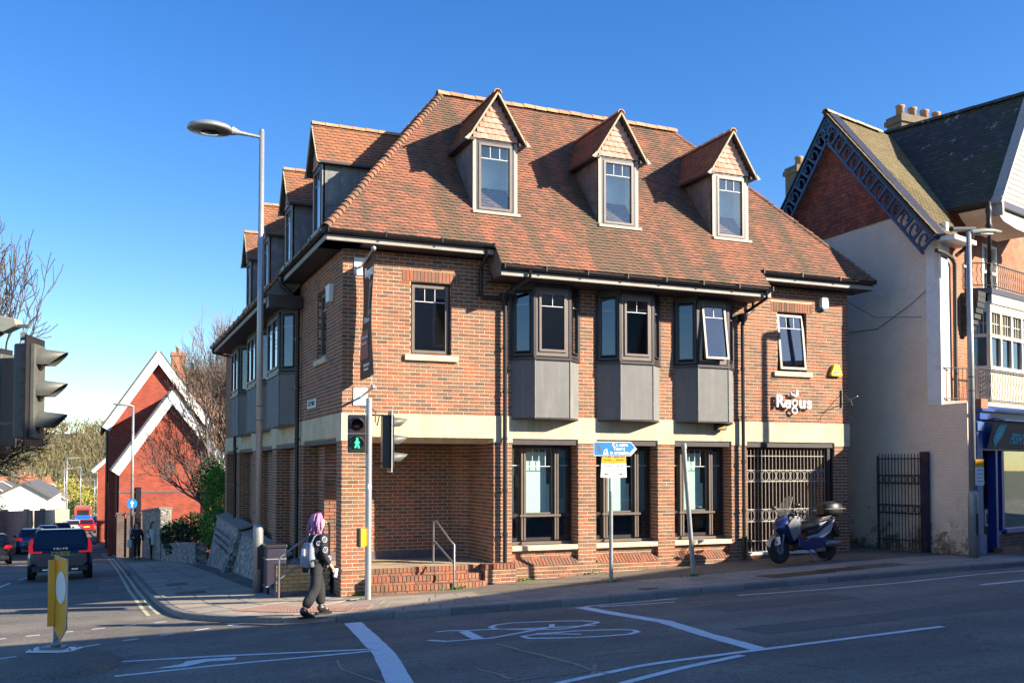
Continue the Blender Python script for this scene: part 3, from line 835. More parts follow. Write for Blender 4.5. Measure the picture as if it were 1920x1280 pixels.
# service covers in the pavement
mat('cast_iron', (.06, .05, .045), .6, .4, var=.3, ns=12, bump=.8, bs=40)
mat('grit', (.36, .30, .22), .95, var=.3, ns=9, bump=.6)
for (x, y, a, w, d) in [(-2.35, 4.2, 0, .62, .6), (-2.4, 7.5, .02, .5, .9), (-.75, -2.35, -.5, .75, .5), (9.2, -3.2, 0, .9, .5), (4.6, -3.55, 0, .3, .2), (8.0, -3.3, .02, 1.5, .55)]:
    c, s_ = math.cos(a), math.sin(a); mb = MB()
    def P3(u, v, z): X_, Y_ = x + u * c - v * s_, y + u * s_ + v * c; return (X_, Y_, gz(X_, Y_) + z)
    w2, d2 = w / 2, d / 2
    mb.add([P3(-w2, -d2, .006), P3(w2, -d2, .006), P3(w2, d2, .006), P3(-w2, d2, .006), P3(-w2, -d2, -.04), P3(w2, -d2, -.04), P3(w2, d2, -.04), P3(-w2, d2, -.04)], [(0, 1, 2, 3), (0, 4, 5, 1), (1, 5, 6, 2), (2, 6, 7, 3), (3, 7, 4, 0)])
    n_ = int(w / .08)
    for i in range(n_):
        u = -w2 + (i + .5) * w / n_
        mb.add([P3(u - .012, -d2 * .85, .009), P3(u + .012, -d2 * .85, .009), P3(u + .012, d2 * .85, .009), P3(u - .012, d2 * .85, .009)], [(0, 1, 2, 3)])
    mb.build('inspection_cover', 'cast_iron', pavement)

mat('road_patch', (.135, .12, .10), .85, var=.35, ns=6, bump=.6, bs=60, dist=.01)
def patch(pts, nm='tarmac_patch', m='road_patch', dz=.0025):
    cx_ = sum(p[0] for p in pts) / len(pts); cy_ = sum(p[1] for p in pts) / len(pts); n_ = 6; mb = MB()
    q = pts
    def P_(u, v): return (lerp(lerp(q[0][0], q[1][0], u), lerp(q[3][0], q[2][0], u), v), lerp(lerp(q[0][1], q[1][1], u), lerp(q[3][1], q[2][1], u), v))
    vs = [P_(i / n_, j / n_) for j in range(n_ + 1) for i in range(n_ + 1)]
    mb.add([(x, y, zgrid(x, y) + dz) for x, y in vs], [(j * (n_ + 1) + i, j * (n_ + 1) + i + 1, (j + 1) * (n_ + 1) + i + 1, (j + 1) * (n_ + 1) + i) for j in range(n_) for i in range(n_)])
    mb.build(nm, m, kind='structure')
patch([(3.2, -8.6), (11, -8.1), (11, -7.5), (3.2, -7.9)]); patch([(-1.5, -5.2), (-.9, -5.2), (-.9, -4.4), (-1.5, -4.3)]); patch([(4.2, -6.4), (6.8, -6.3), (6.8, -5.5), (4.2, -5.6)]); patch([(-5.0, 8), (-4.2, 8), (-4.2, 12.5), (-5.0, 12.5)])
# ------------------------------------------------------------------ the corner office building
OFF = thing('office_building', 'large red brick corner office with tiled hip roof, pointed dormers and dark oriel windows', 'office building', (0, 0, 0))
LX, LY = 12.35, 18.35
BT, BB = 3.51, 2.97        # band top and bottom
WT = 6.66
MS = 1.24                  # roof slope
ZE = 6.93
F = dict(p0=(0, 0), u=(1, 0), n=(0, 1))        # front wall: n = inward
Lf = dict(p0=(0, 0), u=(0, 1), n=(1, 0))       # left wall
FB = [(3.53, 5.04), (5.47, 6.99), (7.42, 8.93)]            # ground bays, front
LBAY = [(.43, 3.75), (4.35, 7.3), (7.95, 10.9), (11.55, 14.5), (15.1, 17.8)]
FO = [4.28, 6.27, 8.21]; OW, OI, OD = .78, .40, .36        # front oriels: centre, outer half, inner half, depth
LO = [5.75, 9.35, 12.95]; LOW_, LOI, LOD = 1.2, .85, .36
bricks = Pieces()
# mortar core: wall boxes with openings
core = MB()
def panels(mb, fr, L, z0, z1, holes, t0, t1):
    """solid wall between inward offsets t0..t1 with holes (a,b,za,zb)"""
    us = sorted(set([0, L] + [h[0] for h in holes] + [h[1] for h in holes])); zs = sorted(set([z0, z1] + [clamp(h[2], z0, z1) for h in holes] + [clamp(h[3], z0, z1) for h in holes]))
    (x0, y0), u, n = fr['p0'], fr['u'], fr['n']
    for a, b in zip(us, us[1:]):
        run = None
        for c, d in zip(zs, zs[1:]):
            m = ((a + b) / 2, (c + d) / 2)
            solid = not any(h[0] < m[0] < h[1] and h[2] < m[1] < h[3] for h in holes)
            if solid:
                X = [x0 + u[0] * q + n[0] * t for q in (a, b) for t in (t0, t1)]; Y_ = [y0 + u[1] * q + n[1] * t for q in (a, b) for t in (t0, t1)]
                mb.box(min(X), max(X), min(Y_), max(Y_), c, d)
MO = .005
fh = [(1.36, 2.21, 4.68, 6.13), (10.25, 11.10, 4.70, 6.10)] + [(c - OW + .06, c + OW - .06, 4.6, 6.3) for c in FO]
lh = [(1.42, 2.30, 4.72, 6.15)] + [(c - LOW_ + .06, c + LOW_ - .06, 4.6, 6.3) for c in LO]
panels(core, dict(p0=(MO, 0), u=(1, 0), n=(0, 1)), LX - 2 * MO, BT, WT, [(a - MO, b - MO, c, d) for a, b, c, d in fh], MO, .28)
panels(core, dict(p0=(0, .281), u=(0, 1), n=(1, 0)), LY - .29, BT, WT, [(a - .281, b - .281, c, d) for a, b, c, d in lh], MO, .28)
core.box(12.34 - .28, 12.343, 0.29, 6.0, 0.2, WT)          # right flank
core.box(12.07, 12.343, 6.0, 14, .2, WT)
core.box(3, 12.0, 5.8, 6.0, 0, WT)                          # rear wall of front range
core.box(5.8, 6.0, 6.0, LY, -1.5, WT); core.box(.3, 6, LY - .25, LY - .01, -1.5, WT)
core.build('mortar', 'mortar', OFF)
for fr, L, hs, sd in ((F, LX, fh, 1), (Lf, LY, lh, 2)):
    extra = []
    if fr is F:
        extra = [(1.36 - .18, 2.21 + .18, 6.13, 6.36), (10.25 - .18, 11.10 + .18, 6.10, 6.33)]
    brick_wall(bricks, fr['p0'], fr['u'], fr['n'], L, BT, WT, hs + extra, zref=BT, seed=sd)
soldier(bricks, (0, 0), (1, 0), (0, 1), 1.36 - .18, 2.21 + .18, 6.13, 6.36)
soldier(bricks, (0, 0), (1, 0), (0, 1), 10.25 - .18, 11.10 + .18, 6.10, 6.33)
# reveals of wall windows
def reveal(x, y, u, n, z0, z1, d=.10):
    brick_wall(bricks, (x, y), u, n, d, z0, z1, (), zref=BT, seed=int(x * 7 + y * 3))
for (a, b, z0, z1) in fh[:2]:
    reveal(b, 0.0, (0, 1), (1, 0), z0, z1)
reveal(0, 2.30, (1, 0), (0, 1), 4.72, 6.15)
# ground floor piers
pm = MB()
def pier(x0, x1, y0, y1, z0, z1, faces, seed):
    m = MO
    pm.box(x0 + m, x1 - m, y0 + m, y1 - m, z0, z1)
    if 'F' in faces: brick_wall(bricks, (x0, y0), (1, 0), (0, 1), x1 - x0, z0, z1, zref=BB, seed=seed)
    if 'L' in faces: brick_wall(bricks, (x0, y0), (0, 1), (1, 0), y1 - y0, z0, z1, zref=BB, seed=seed + 1)
    if 'R' in faces: brick_wall(bricks, (x1, y0), (0, 1), (-1, 0), y1 - y0, z0, z1, zref=BB, seed=seed + 2)
    if 'B' in faces: brick_wall(bricks, (x0, y1), (1, 0), (0, -1), x1 - x0, z0, z1, zref=BB, seed=seed + 3)
RC = .33
pier(0, .50, 0, .43, -.05, BB, 'FLRB', 10)
pier(3.12, 3.53, 0, RC, .1, BB, 'FL', 20)
pier(5.04, 5.47, 0, RC, .3, BB, 'FL', 30); pier(6.99, 7.42, 0, RC, .3, BB, 'FL', 40); pier(8.93, 9.35, 0, RC + .2, .2, BB, 'FLR', 50)
pier(11.89, LX - .01, 0, .55, .3, BB, 'FL', 60)
for k, (a, b) in enumerate(zip([q[1] for q in LBAY[:-1]] + [LBAY[-1][1]], [q[0] for q in LBAY[1:]] + [LY])):
    pier(0, RC, a, b, -1.5, BB, 'FL', 70 + 5 * k)
# recessed ground walls
brick_wall(bricks, (.05, 1.75), (1, 0), (0, 1), 2.80, .5, BB - .02, zref=BB, seed=90); pm.box(.34, 2.98, 1.75 + MO, 2.0, .2, BB)
cu = Vector((.27, -.35)).normalized()
brick_wall(bricks, (2.85, 1.75), cu, (-cu.y, cu.x), math.hypot(.27, .35), .5, BB - .02, zref=BB, seed=91)
pm.prism([(2.857, 1.757, .2), (3.12, 1.41, .2), (3.4, 1.41, .2), (3.4, 1.85, .2)], 0, (0, 0, BB - .2))
brick_wall(bricks, (3.12, .33), (0, 1), (1, 0), 1.08, .5, BB - .02, zref=BB, seed=92); pm.box(3.12 + MO, 3.4, .34, 1.41, .2, BB)
brick_wall(bricks, (RC, 1.75), (0, 1), (1, 0), LY - 1.75, -.9, BB, zref=BB, seed=93); pm.box(RC + MO, .6, 2.01, LY - .05, -1.5, BB)
# porch floor and its brick base
pm.box(.1, 3.1, .05, 1.74, -.3, .505)
# plinth under front bays, wall under sills
brick_wall(bricks, (3.53, -.06), (1, 0), (0, 1), 5.9, .12, .47, zref=BB, seed=95); pm.box(3.537, 9.42, -.053, .05, .0, .465)
for (a, b) in FB:
    brick_wall(bricks, (a, .10), (1, 0), (0, 1), b - a, .45, .76, zref=BB, seed=int(a * 9)); pm.box(a - .01, b + .01, .107, .33, .2, .755)
    k = 20; pw = (b - a) / k
    for i in range(k):      # sloping brick-on-edge
        c = np.array([a + (i + .5) * pw, .022, .505]); w = np.array([0, .80, .6]); nn = np.array([0, .6, -.80])
        bricks.add(c + nn * .01, w, nn, np.array([1., 0, 0]), .20, .06, pw - .010)
pm.box(9.36, 11.88, .02, .30, 0, .44)
brick_wall(bricks, (9.35, .0), (1, 0), (0, 1), 2.55, .3, .47, zref=BB, seed=97)
pm.box(3.5, 9.25, .64, .7, .3, BB)       # liner behind ground windows
pm.build('mortar', 'mortar', OFF)
# brick steps up to the porch, curved front
st = MB()
def arc_step(r_out, z0, z1, ext, xl=.50, xr=2.80):
    pts = []
    for i in range(15):
        t = i / 14; x = lerp(xl, xr, t); y = .02 - ext * (1 - .25 * (2 * t - 1) ** 2)
        pts.append((x, y))
    return pts
for j, (z1, ext) in enumerate([(.53, .06), (.38, .30), (.235, .54)]):
    pts = arc_step(0, 0, z1, ext)
    base = [(x, y + .06, -.1) for x, y in pts] + [(pts[-1][0], .3, -.1), (pts[0][0], .3, -.1)]
    st.prism(base, 0, (0, 0, z1 - .012 + .1))
    L = sum(math.dist(a, b) for a, b in zip(pts, pts[1:])); nb = int(L / .078)
    lens = [0]
    for a, b in zip(pts, pts[1:]): lens.append(lens[-1] + math.dist(a, b))
    for i in range(nb):
        sA = (i + .5) * L / nb
        q = next(k for k in range(len(lens) - 1) if lens[k + 1] >= sA)
        t = (sA - lens[q]) / (lens[q + 1] - lens[q]); a, b = pts[q], pts[q + 1]
        d = np.array([b[0] - a[0], b[1] - a[1], 0]); d /= np.linalg.norm(d); n = np.array([-d[1], d[0], 0])
        c = np.array([lerp(a[0], b[0], t), lerp(a[1], b[1], t), z1 - .055]) + n * .1
        bricks.add(c, d, n, np.array([0, 0, 1.]), .067, .21, .11)
    # risers below the brick-on-edge
    for i in range(int(L / .225)):
        sA = (i + .5) * .225
        q = next(k for k in range(len(lens) - 1) if lens[k + 1] >= sA)
        t = (sA - lens[q]) / (lens[q + 1] - lens[q]); a, b = pts[q], pts[q + 1]
        d = np.array([b[0] - a[0], b[1] - a[1], 0]); d /= np.linalg.norm(d); n = np.array([-d[1], d[0], 0])
        c = np.array([lerp(a[0], b[0], t), lerp(a[1], b[1], t), z1 - .145]) + n * .035
        bricks.add(c, d, n, np.array([0, 0, 1.]), .215, .06, .065)
st.build('step_core', 'mortar', OFF)
# end block of the steps
pm2 = MB(); pm2.box(2.83, 3.49, -.293, -.01, -.1, .46)
pm2.build('step_end_core', 'mortar', OFF)
brick_wall(bricks, (2.82, -.30), (1, 0), (0, 1), .70, -.0, .47, zref=BB, seed=99)
brick_wall(bricks, (2.82, -.30), (0, 1), (1, 0), .30, -.0, .47, zref=BB, seed=98)
soldier(bricks, (2.82, -.31), (1, 0), (0, 1), 0, .70, .44, .55, depth=.30)
# side entrance: low buff wall and steps on the left face
bf = MB()
bf.box(-1.05, .0, .92, 1.14, -.2, .575); bf.box(-.9, 0.32, 1.14, 3.7, -.3, .1)
for i in range(4): bf.box(-1.0 + .25 * i, .30, 1.15, 3.6, -.2, .02 + .145 * i)
bf.build('side_step', 'brick_dark_cill', OFF)
buff = Pieces(); BRB = unit_box('buff_brick', 'brick_buff')
for k in range(7):
    z0 = .575 - (k + 1) * .075
    for i in range(5):
        a = -1.05 + i * .225 - (k % 2) * .11; b = a + .215
        a, b = max(a, -1.05), min(b, 0)
        if b - a > .03: buff.add((((a + b) / 2), .925, z0 + .0375), (1, 0, 0), (0, 1, 0), (0, 0, 1), b - a, .03, .065)
buff.flush('buff_brick', 'buff_brickwork', 'brick_buff', OFF, shape=BRB, limit=80)

bricks.flush('brick', 'brickwork', 'brick_mix', OFF, limit=300, shape=BRICK,
             hidden=lambda c: c[1] > .02 or c[0] > 6.5 or (c[0] < -.01) or (c[2] < .6 and c[0] > .5 and c[1] > -.02) or (c[0] < .01 and c[1] > .01 and False))
pf = MB(); pf.box(.02, 3.12, -.02, 1.745, .507, .532)
mat('porch_tile', (.42, .32, .2), .85, var=.2, ns=3)
pf.build('porch_floor', 'porch_tile', OFF)
pc = MB(); pc.box(.02, 3.5, .16, 1.95, BB - .03, BB + .3); pc.box(.02, .33, 1.95, LY - .1, BB - .03, BB + .3); pc.box(3.5, 12.0, .02, .6, BB - .035, BB + .3)
pc.build('porch_ceiling', 'soffit_dark', OFF)
plc = MB(); plc.box(.1, 2.86, 1.735, 1.75, .53, .70)
plc.build('skirting', 'brick_dark_cill', OFF)

# concrete band in cast lengths with chamfered soffits over the openings
def band(fr, L, openings, joints, sgn):
    (x0, y0), u, n = fr['p0'], fr['u'], fr['n']
    def P(a, t, z): return (x0 + u[0] * a + n[0] * t, y0 + u[1] * a + n[1] * t, z)
    js = [0.0 - .012] + joints + [L]
    for a, b in zip(js, js[1:]):
        mb = MB(); a2, b2 = a + .003, b - .003
        prof = [P(a2, -.012, 3.055), P(a2, -.012, BT - .001), P(a2, .2, BT - .001), P(a2, .2, 3.055)]
        mb.prism(prof, 0, [(b2 - a2) * u[0], (b2 - a2) * u[1], 0])
        edges = sorted([(max(a2, p), min(b2, q)) for p, q in openings if q > a2 and p < b2])
        cur = a2
        for (p, q) in edges + [(b2, b2)]:
            if p > cur + .01:
                mb.prism([P(cur, -.012, BB + .002), P(cur, -.012, 3.055), P(cur, .2, 3.055), P(cur, .2, BB + .002)], 0, [(p - cur) * u[0], (p - cur) * u[1], 0])
            cur = max(cur, q)
        for (p, q) in edges:
            ca = .10 if p > a2 + .01 else 0; cb = .10 if q < b2 - .01 else 0
            vs = [P(p, -.012, 3.054), P(q, -.012, 3.054), P(q - cb, .16, 2.94), P(p + ca, .16, 2.94), P(p, -.012, BB), P(q, -.012, BB), P(q, .16, 2.90), P(p, .16, 2.90)]
            mb.add(vs, [(0, 3, 2, 1)] + ([(0, 4, 3)] if ca else []) + ([(1, 2, 5)] if cb else []))
        mb.build('band_block', 'concrete_band', OFF)
band(F, LX + .01, [(.50, 3.12)] + FB + [(9.35, 11.89)], [3.32, 5.255, 7.205, 9.14, 12.1], 1)
band(Lf, LY, LBAY, [4.05, 7.62, 11.2, 14.8], -1)

# ---------------- windows
def plane_frame(p0, u, n_out):
    """returns f(a, t, z): a along wall, t outward"""
    def f(a, t, z): return Vector((p0[0] + u[0] * a + n_out[0] * t, p0[1] + u[1] * a + n_out[1] * t, z))
    return f
def fbox(mb, f, a0, a1, t0, t1, z0, z1):
    vs = [f(a, t, z) for z in (z0, z1) for t in (t0, t1) for a in (a0, a1)]
    mb.add(vs, [(0, 2, 3, 1), (4, 5, 7, 6), (0, 1, 5, 4), (2, 6, 7, 3), (0, 4, 6, 2), (1, 3, 7, 5)])
def ring(mb, f, a0, a1, z0, z1, w, t0, t1, wb=None):
    wb = wb or w
    fbox(mb, f, a0, a0 + w, t0, t1, z0, z1); fbox(mb, f, a1 - w, a1, t0, t1, z0, z1)
    fbox(mb, f, a0 + w, a1 - w, t0, t1, z0, z0 + wb); fbox(mb, f, a0 + w, a1 - w, t0, t1, z1 - w, z1)
def sash(par, f, a0, a1, z0, z1, w=.055, t0=-.06, t1=0, fm='bronze_frame', nx=3, bar_h=.27, pane='glass_tint', bars=True, tilt=0.0, nm='sash'):
    """opening light: frame with pane and leaded top bars as sub-parts"""
    if tilt:
        g = f; zt = z1
        f = lambda a, t, z: g(a, t + (zt - z) * math.sin(tilt), zt - (zt - z) * math.cos(tilt))
    mb = MB(); ring(mb, f, a0, a1, z0, z1, w, t0, t1)
    fr = mb.build(nm, fm, par)
    p = MB(); fbox(p, f, a0 + w - .004, a1 - w + .004, t0 + .022, t0 + .032, z0 + w - .004, z1 - w + .004)
    p.build('pane', pane, fr)
    if bars:
        b = MB(); zb = z1 - w - bar_h
        fbox(b, f, a0 + w, a1 - w, t0 + .033, t0 + .041, zb - .006, zb + .006)
        for i in range(1, nx):
            x = lerp(a0 + w, a1 - w, i / nx); fbox(b, f, x - .005, x + .005, t0 + .033, t0 + .040, zb + .006, z1 - w)
        b.build('glazing_bar', 'glazing_white', fr)
    return fr
mat('blind_blue', (.14, .28, .34), .6, var=.1)
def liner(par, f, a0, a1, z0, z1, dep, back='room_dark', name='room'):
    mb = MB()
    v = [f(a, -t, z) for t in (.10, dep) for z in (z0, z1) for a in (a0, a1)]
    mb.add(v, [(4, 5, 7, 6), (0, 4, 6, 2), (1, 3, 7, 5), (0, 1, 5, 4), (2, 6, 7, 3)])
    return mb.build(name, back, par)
def wall_window(f, a0, a1, z0, z1, tilt=0.0, sill=True, dark=False):
    w = MB(); ring(w, f, a0, a1, z0, z1, .045, -.17, -.09)
    wd = w.build('window', 'black_frame', OFF)
    sash(OFF, f, a0 + .045, a1 - .045, z0 + .045, z1 - .045, .06, -.135, -.075, 'bronze_frame', tilt=tilt, nm='window_sash')
    liner(wd, f, a0 + .02, a1 - .02, z0 + .02, z1 - .02, .9)
    if sill:
        s_ = MB(); fbox(s_, f, a0 - .13, a1 + .13, -.08, .06, z0 - .115, z0 - .0)
        s_.build('window_sill', 'stone_sill', OFF, bevel=.008)
ff = plane_frame((0, 0), (1, 0), (0, -1)); fl = plane_frame((0, 0), (0, 1), (-1, 0))
wall_window(ff, 1.36, 2.21, 4.68, 6.13)
wall_window(ff, 10.25, 11.10, 4.70, 6.10, tilt=.10)
wall_window(fl, 1.42, 2.30, 4.72, 6.15)

def oriel(f, c, W, I, D, front_panes, inner_white=False, tilt=0.0, dl='front'):
    z0, z1, z2, z3 = 3.47, 4.66, 4.74, 6.14
    P = lambda a, t, z: f(c + a, t, z)
    plan = [(-W, 0.0), (-I, D), (I, D), (W, 0.0)]
    # panelled apron
    body = MB()
    inner = [(-W + .015, .0), (-I + .008, D - .015), (I - .008, D - .015), (W - .015, .0)]
    body.prism([P(a, t, z0) for a, t in inner], 0, (0, 0, z1 - z0))
    o = body.build('oriel_window', 'lead_panel', OFF)
    for (a, b) in zip(plan, plan[1:]):
        d = Vector((b[0] - a[0], b[1] - a[1])); L = d.length; d.normalize(); nn = Vector((-d.y, d.x)) if False else Vector((d.y * -1, d.x))
        out = Vector((-d.y, d.x)) if (-d.y * 0 + d.x) > 0 else Vector((d.y, -d.x))
        npan = 2 if L > 1.3 else 1
        for k in range(npan):
            q0 = Vector(a) + d * (L * k / npan + .012); q1 = Vector(a) + d * (L * (k + 1) / npan - .012)
            m = MB(); m.prism([P(q0.x, q0.y, z0 + .01), P(q1.x, q1.y, z0 + .01), P(q1.x - out.x * .012, q1.y - out.y * .012, z0 + .01), P(q0.x - out.x * .012, q0.y - out.y * .012, z0 + .01)], 0, (0, 0, z1 - z0 - .01))
            m.build('apron_panel', 'lead_panel', o)
    for a, t in plan[1:3]:
        roll = MB(); roll.tube([P(a, t, z0), P(a, t, z1)], .016, 8); roll.build('lead_roll', 'lead', o)
    sc = lambda e, pl=plan: [(-W - e, 0.0), (-I - e * .6, D + e), (I + e * .6, D + e), (W + e, 0.0)]
    for zz, e_, hh in ((z1, .035, .055), (z0 - .02, .006, .02), (z3, .01, .2)):
        cap = MB(); cap.prism([P(a, t, zz) for a, t in sc(e_)], 0, (0, 0, hh)); cap.build('oriel_rail', 'black_frame', o)
    # posts and sashes
    for a, t in plan:
        posts = MB(); posts.prism([P(a + q, t + r_, z2 - .03) for q, r_ in ((-.03, -.03), (.03, -.03), (.03, .012), (-.03, .012))], 0, (0, 0, z3 - z2 + .03))
        posts.build('corner_post', 'black_frame', o)
    for i, (a, b) in enumerate(zip(plan, plan[1:])):
        pa, pb = P(*a, 0), P(*b, 0); u = (pb - pa); L = u.length; u.normalize()
        no = Vector((u.y, -u.x, 0)); mid = (pa + pb) / 2
        cc = P(0, 0, 0)
        if (mid - cc).dot(no) < 0: no = -no
        g = plane_frame((pa.x, pa.y), (u.x, u.y), (no.x, no.y))
        front = i == 1
        m = MB(); ring(m, g, .03, L - .03, z2, z3, .055 if not front else .085, -.05, .0)
        m.build('oriel_frame', 'bronze_frame' if (front and dl == 'front') else 'black_frame', o)
        k = front_panes if front else 1
        e = .088 if front else .085
        wid = (L - 2 * e) / k
        for j in range(k):
            a0, a1 = e + j * wid, e + (j + 1) * wid
            tl = tilt if front else 0
            fr_m = 'bronze_frame' if (front and dl == 'front') else 'black_frame'
            sash(OFF if False else o, g, a0 + .004, a1 - .004, z2 + e, z3 - e, .05 if front else .025, -.04, .025, fr_m, nx=2 if front else 1, bar_h=.24, tilt=tl, bars=True, pane='glass_tint', nm='oriel_sash')
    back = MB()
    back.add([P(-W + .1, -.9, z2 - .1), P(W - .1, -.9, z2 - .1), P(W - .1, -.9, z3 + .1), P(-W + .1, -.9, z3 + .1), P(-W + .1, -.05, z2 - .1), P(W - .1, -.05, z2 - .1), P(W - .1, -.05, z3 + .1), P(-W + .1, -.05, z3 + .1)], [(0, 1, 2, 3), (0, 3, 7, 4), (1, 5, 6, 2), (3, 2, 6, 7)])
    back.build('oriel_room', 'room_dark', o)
    if inner_white:
        bl = MB(); bl.box(*[0] * 6) if False else None
    return o
for i, c in enumerate(FO):
    oriel(ff, c, OW, OI, OD, 1, tilt=.13 if i == 2 else 0)
for i, c in enumerate(LO):
    oriel(fl, c, LOW_, LOI, LOD, 2, dl='left')

# ground floor windows in the bays
for i, (a, b) in enumerate(FB):
    g = plane_frame((a, RC), (1, 0), (0, -1)); L = b - a; z0, z1, zt = .93, 2.93, 1.46
    m = MB(); ring(m, g, 0, L, z0, z1, .05, -.08, .0)
    q = [.04, .21, .285, .72, .79, .955]
    for x0_, x1_ in ((.21, .285), (.72, .79)):
        fbox(m, g, x0_ * L, x1_ * L, -.08, .035, z0 + .05, z1 - .05)
    fbox(m, g, .05, .21 * L, -.08, .02, zt - .03, zt + .03); fbox(m, g, .285 * L, .72 * L, -.08, .06, zt - .03, zt + .03); fbox(m, g, .79 * L, L - .05, -.08, .02, zt - .03, zt + .03)
    w_ = m.build('window', 'black_frame', OFF)
    m = MB()
    for x0_, x1_ in ((.215, .240), (.255, .28), (.725, .75), (.765, .785)): fbox(m, g, x0_ * L, x1_ * L, .035, .062, z0 + .02, z1 - .06)
    fbox(m, g, .19 * L, .81 * L, .061, .09, zt - .022, zt + .022); fbox(m, g, .20 * L, .80 * L, .0, .14, z0 - .06, z0 - .01); fbox(m, g, .0, .2 * L, .0, .07, z0 - .06, z0 - .01); fbox(m, g, .8 * L, L, .0, .07, z0 - .06, z0 - .01)
    m.build('mullion', 'bronze_frame', w_)
    for (x0_, x1_, nx) in ((.04, .21, 1), (.285, .72, 4), (.79, .955, 1)):
        sash(w_ if False else OFF, g, x0_ * L, x1_ * L, zt + .032, z1 - .05, .03 if nx > 1 else .012, -.05, .0, 'bronze_frame' if nx > 1 else 'black_frame', nx=nx, bar_h=.36, pane='glass', nm='window_sash')
        sash(OFF, g, x0_ * L, x1_ * L, z0 + .05, zt - .032, .02, -.05, .0, 'black_frame', bars=False, pane='glass_tint', nm='window_sash')
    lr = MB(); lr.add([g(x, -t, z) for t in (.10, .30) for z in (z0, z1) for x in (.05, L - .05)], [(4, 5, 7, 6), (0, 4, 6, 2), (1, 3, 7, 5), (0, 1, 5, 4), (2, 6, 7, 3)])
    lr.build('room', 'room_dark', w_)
    bl = MB(); fbox(bl, g, .05, .28 * L - .18, -.16, -.15, zt + .02, z1 - .08); fbox(bl, g, .30 * L, .655 * L, -.16, -.15, zt + .05, z1 - .14); fbox(bl, g, .655 * L + .01, .71 * L, -.17, -.16, zt + .05, zt + .65)
    bl.build('blind', 'white_blind', w_)
    b2 = MB(); fbox(b2, g, .80 * L, L - .06, -.16, -.15, zt + .02, z1 - .1); b2.build('blind', 'blind_blue', w_)
    s_ = MB(); fbox(s_, plane_frame((a, 0), (1, 0), (0, -1)), .0, L, -.30, .0, .755, .855)
    s_.build('window_sill', 'stone_sill', OFF, bevel=.01)
    k = MB(); k.box(a, b, RC, RC + .1, .855, .94); k.build('window_cill', 'black_frame', w_)

# ---------------- roof
deck = MB()
def zf(d): return ZE + MS * (d + .42)          # d = distance inside wall line
RX0, RX1, RY = 2.98, 9.36, 3.0
zr_ = zf(RY)
# front slope, left slope, right slope, rear
e = -.42
A = (e, e, zf(e)); B = (LX - e, e, zf(e)); C1 = (RX0, RY, zf(RY)); D1 = (LX - RY, RY, zf(RY))
t = -.03
deck.quad((e, e, zf(e) + t), (LX - e, e, zf(e) + t), (LX - RY, RY, zf(RY) + t), (RY, RY, zf(RY) + t))
deck.quad((e, e, zf(e) + t), (RY, RY, zf(RY) + t), (RY, LY - RY, zf(RY) + t), (e, LY - e, zf(e) + t))
deck.quad((LX - e, e, zf(e) + t), (LX - e, 6 - e, zf(e) + t), (LX - RY, RY, zf(RY) + t))
deck.quad((LX - e, 6 - e, zf(e) + t), (6 + .4, 6 - e, zf(e) + t), (RY, RY, zf(RY) + t), (LX - RY, RY, zf(RY) + t))
deck.quad((RY, RY, zf(RY) + t), (6 + .4, 6 - e, zf(e) + t), (6 + .4, LY - e, zf(e) + t), (RY, LY - RY, zf(RY) + t))
deck.quad((e, LY - e, zf(e) + t), (RY, LY - RY, zf(RY) + t), (6.4, LY - e, zf(e) + t))
m0, m1, md = 2.96, 9.45, -.8
deck.quad((m0, md, zf(md) + t), (m1, md, zf(md) + t), (m1, e, zf(e) + t), (m0, e, zf(e) + t))
n0, n1 = 4.15, 14.8
deck.quad((md, n0, zf(md) + t), (e, n0, zf(e) + t), (e, n1, zf(e) + t), (md, n1, zf(md) + t))
deck.build('roof_deck', 'soffit_dark', OFF)
TSH = tile_shape('roof_tile', 'roof_tile')
tiles = Pieces()
q = math.hypot(1, MS); su = (0, 1 / q, MS / q); nin = (0, MS / q, -1 / q)
S1 = (RY - md) * q
def ivF(sm):
    d = md + sm / q
    if d < e: return [(m0, m1)]
    return [(d + .02, LX - d - .02)]
tile_plane(tiles, (0, md, zf(md)), (1, 0, 0), su, nin, ivF, 0, S1, gauge=.096, thick=.058, seed=4)
tiles.flush('roof_tile', 'roof_tiling', 'roof_tile', OFF, limit=300, shape=TSH, hidden=lambda c: c[0] > 5.2 or c[1] > 1.2)
TSL = tile_shape('roof_tile_left', 'roof_tile_left')
tl_ = Pieces()
def ivL(sm):
    d = md + sm / q
    if d < e: return [(n0, n1)]
    return [(d + .02, LY - d - .02)]
tile_plane(tl_, (md, 0, zf(md)), (0, 1, 0), (1 / q, 0, MS / q), (MS / q, 0, -1 / q), ivL, 0, S1, gauge=.096, thick=.058, seed=5)
tl_.flush('roof_tile', 'left_roof_tiling', 'roof_tile_left', OFF, limit=0, shape=TSL)
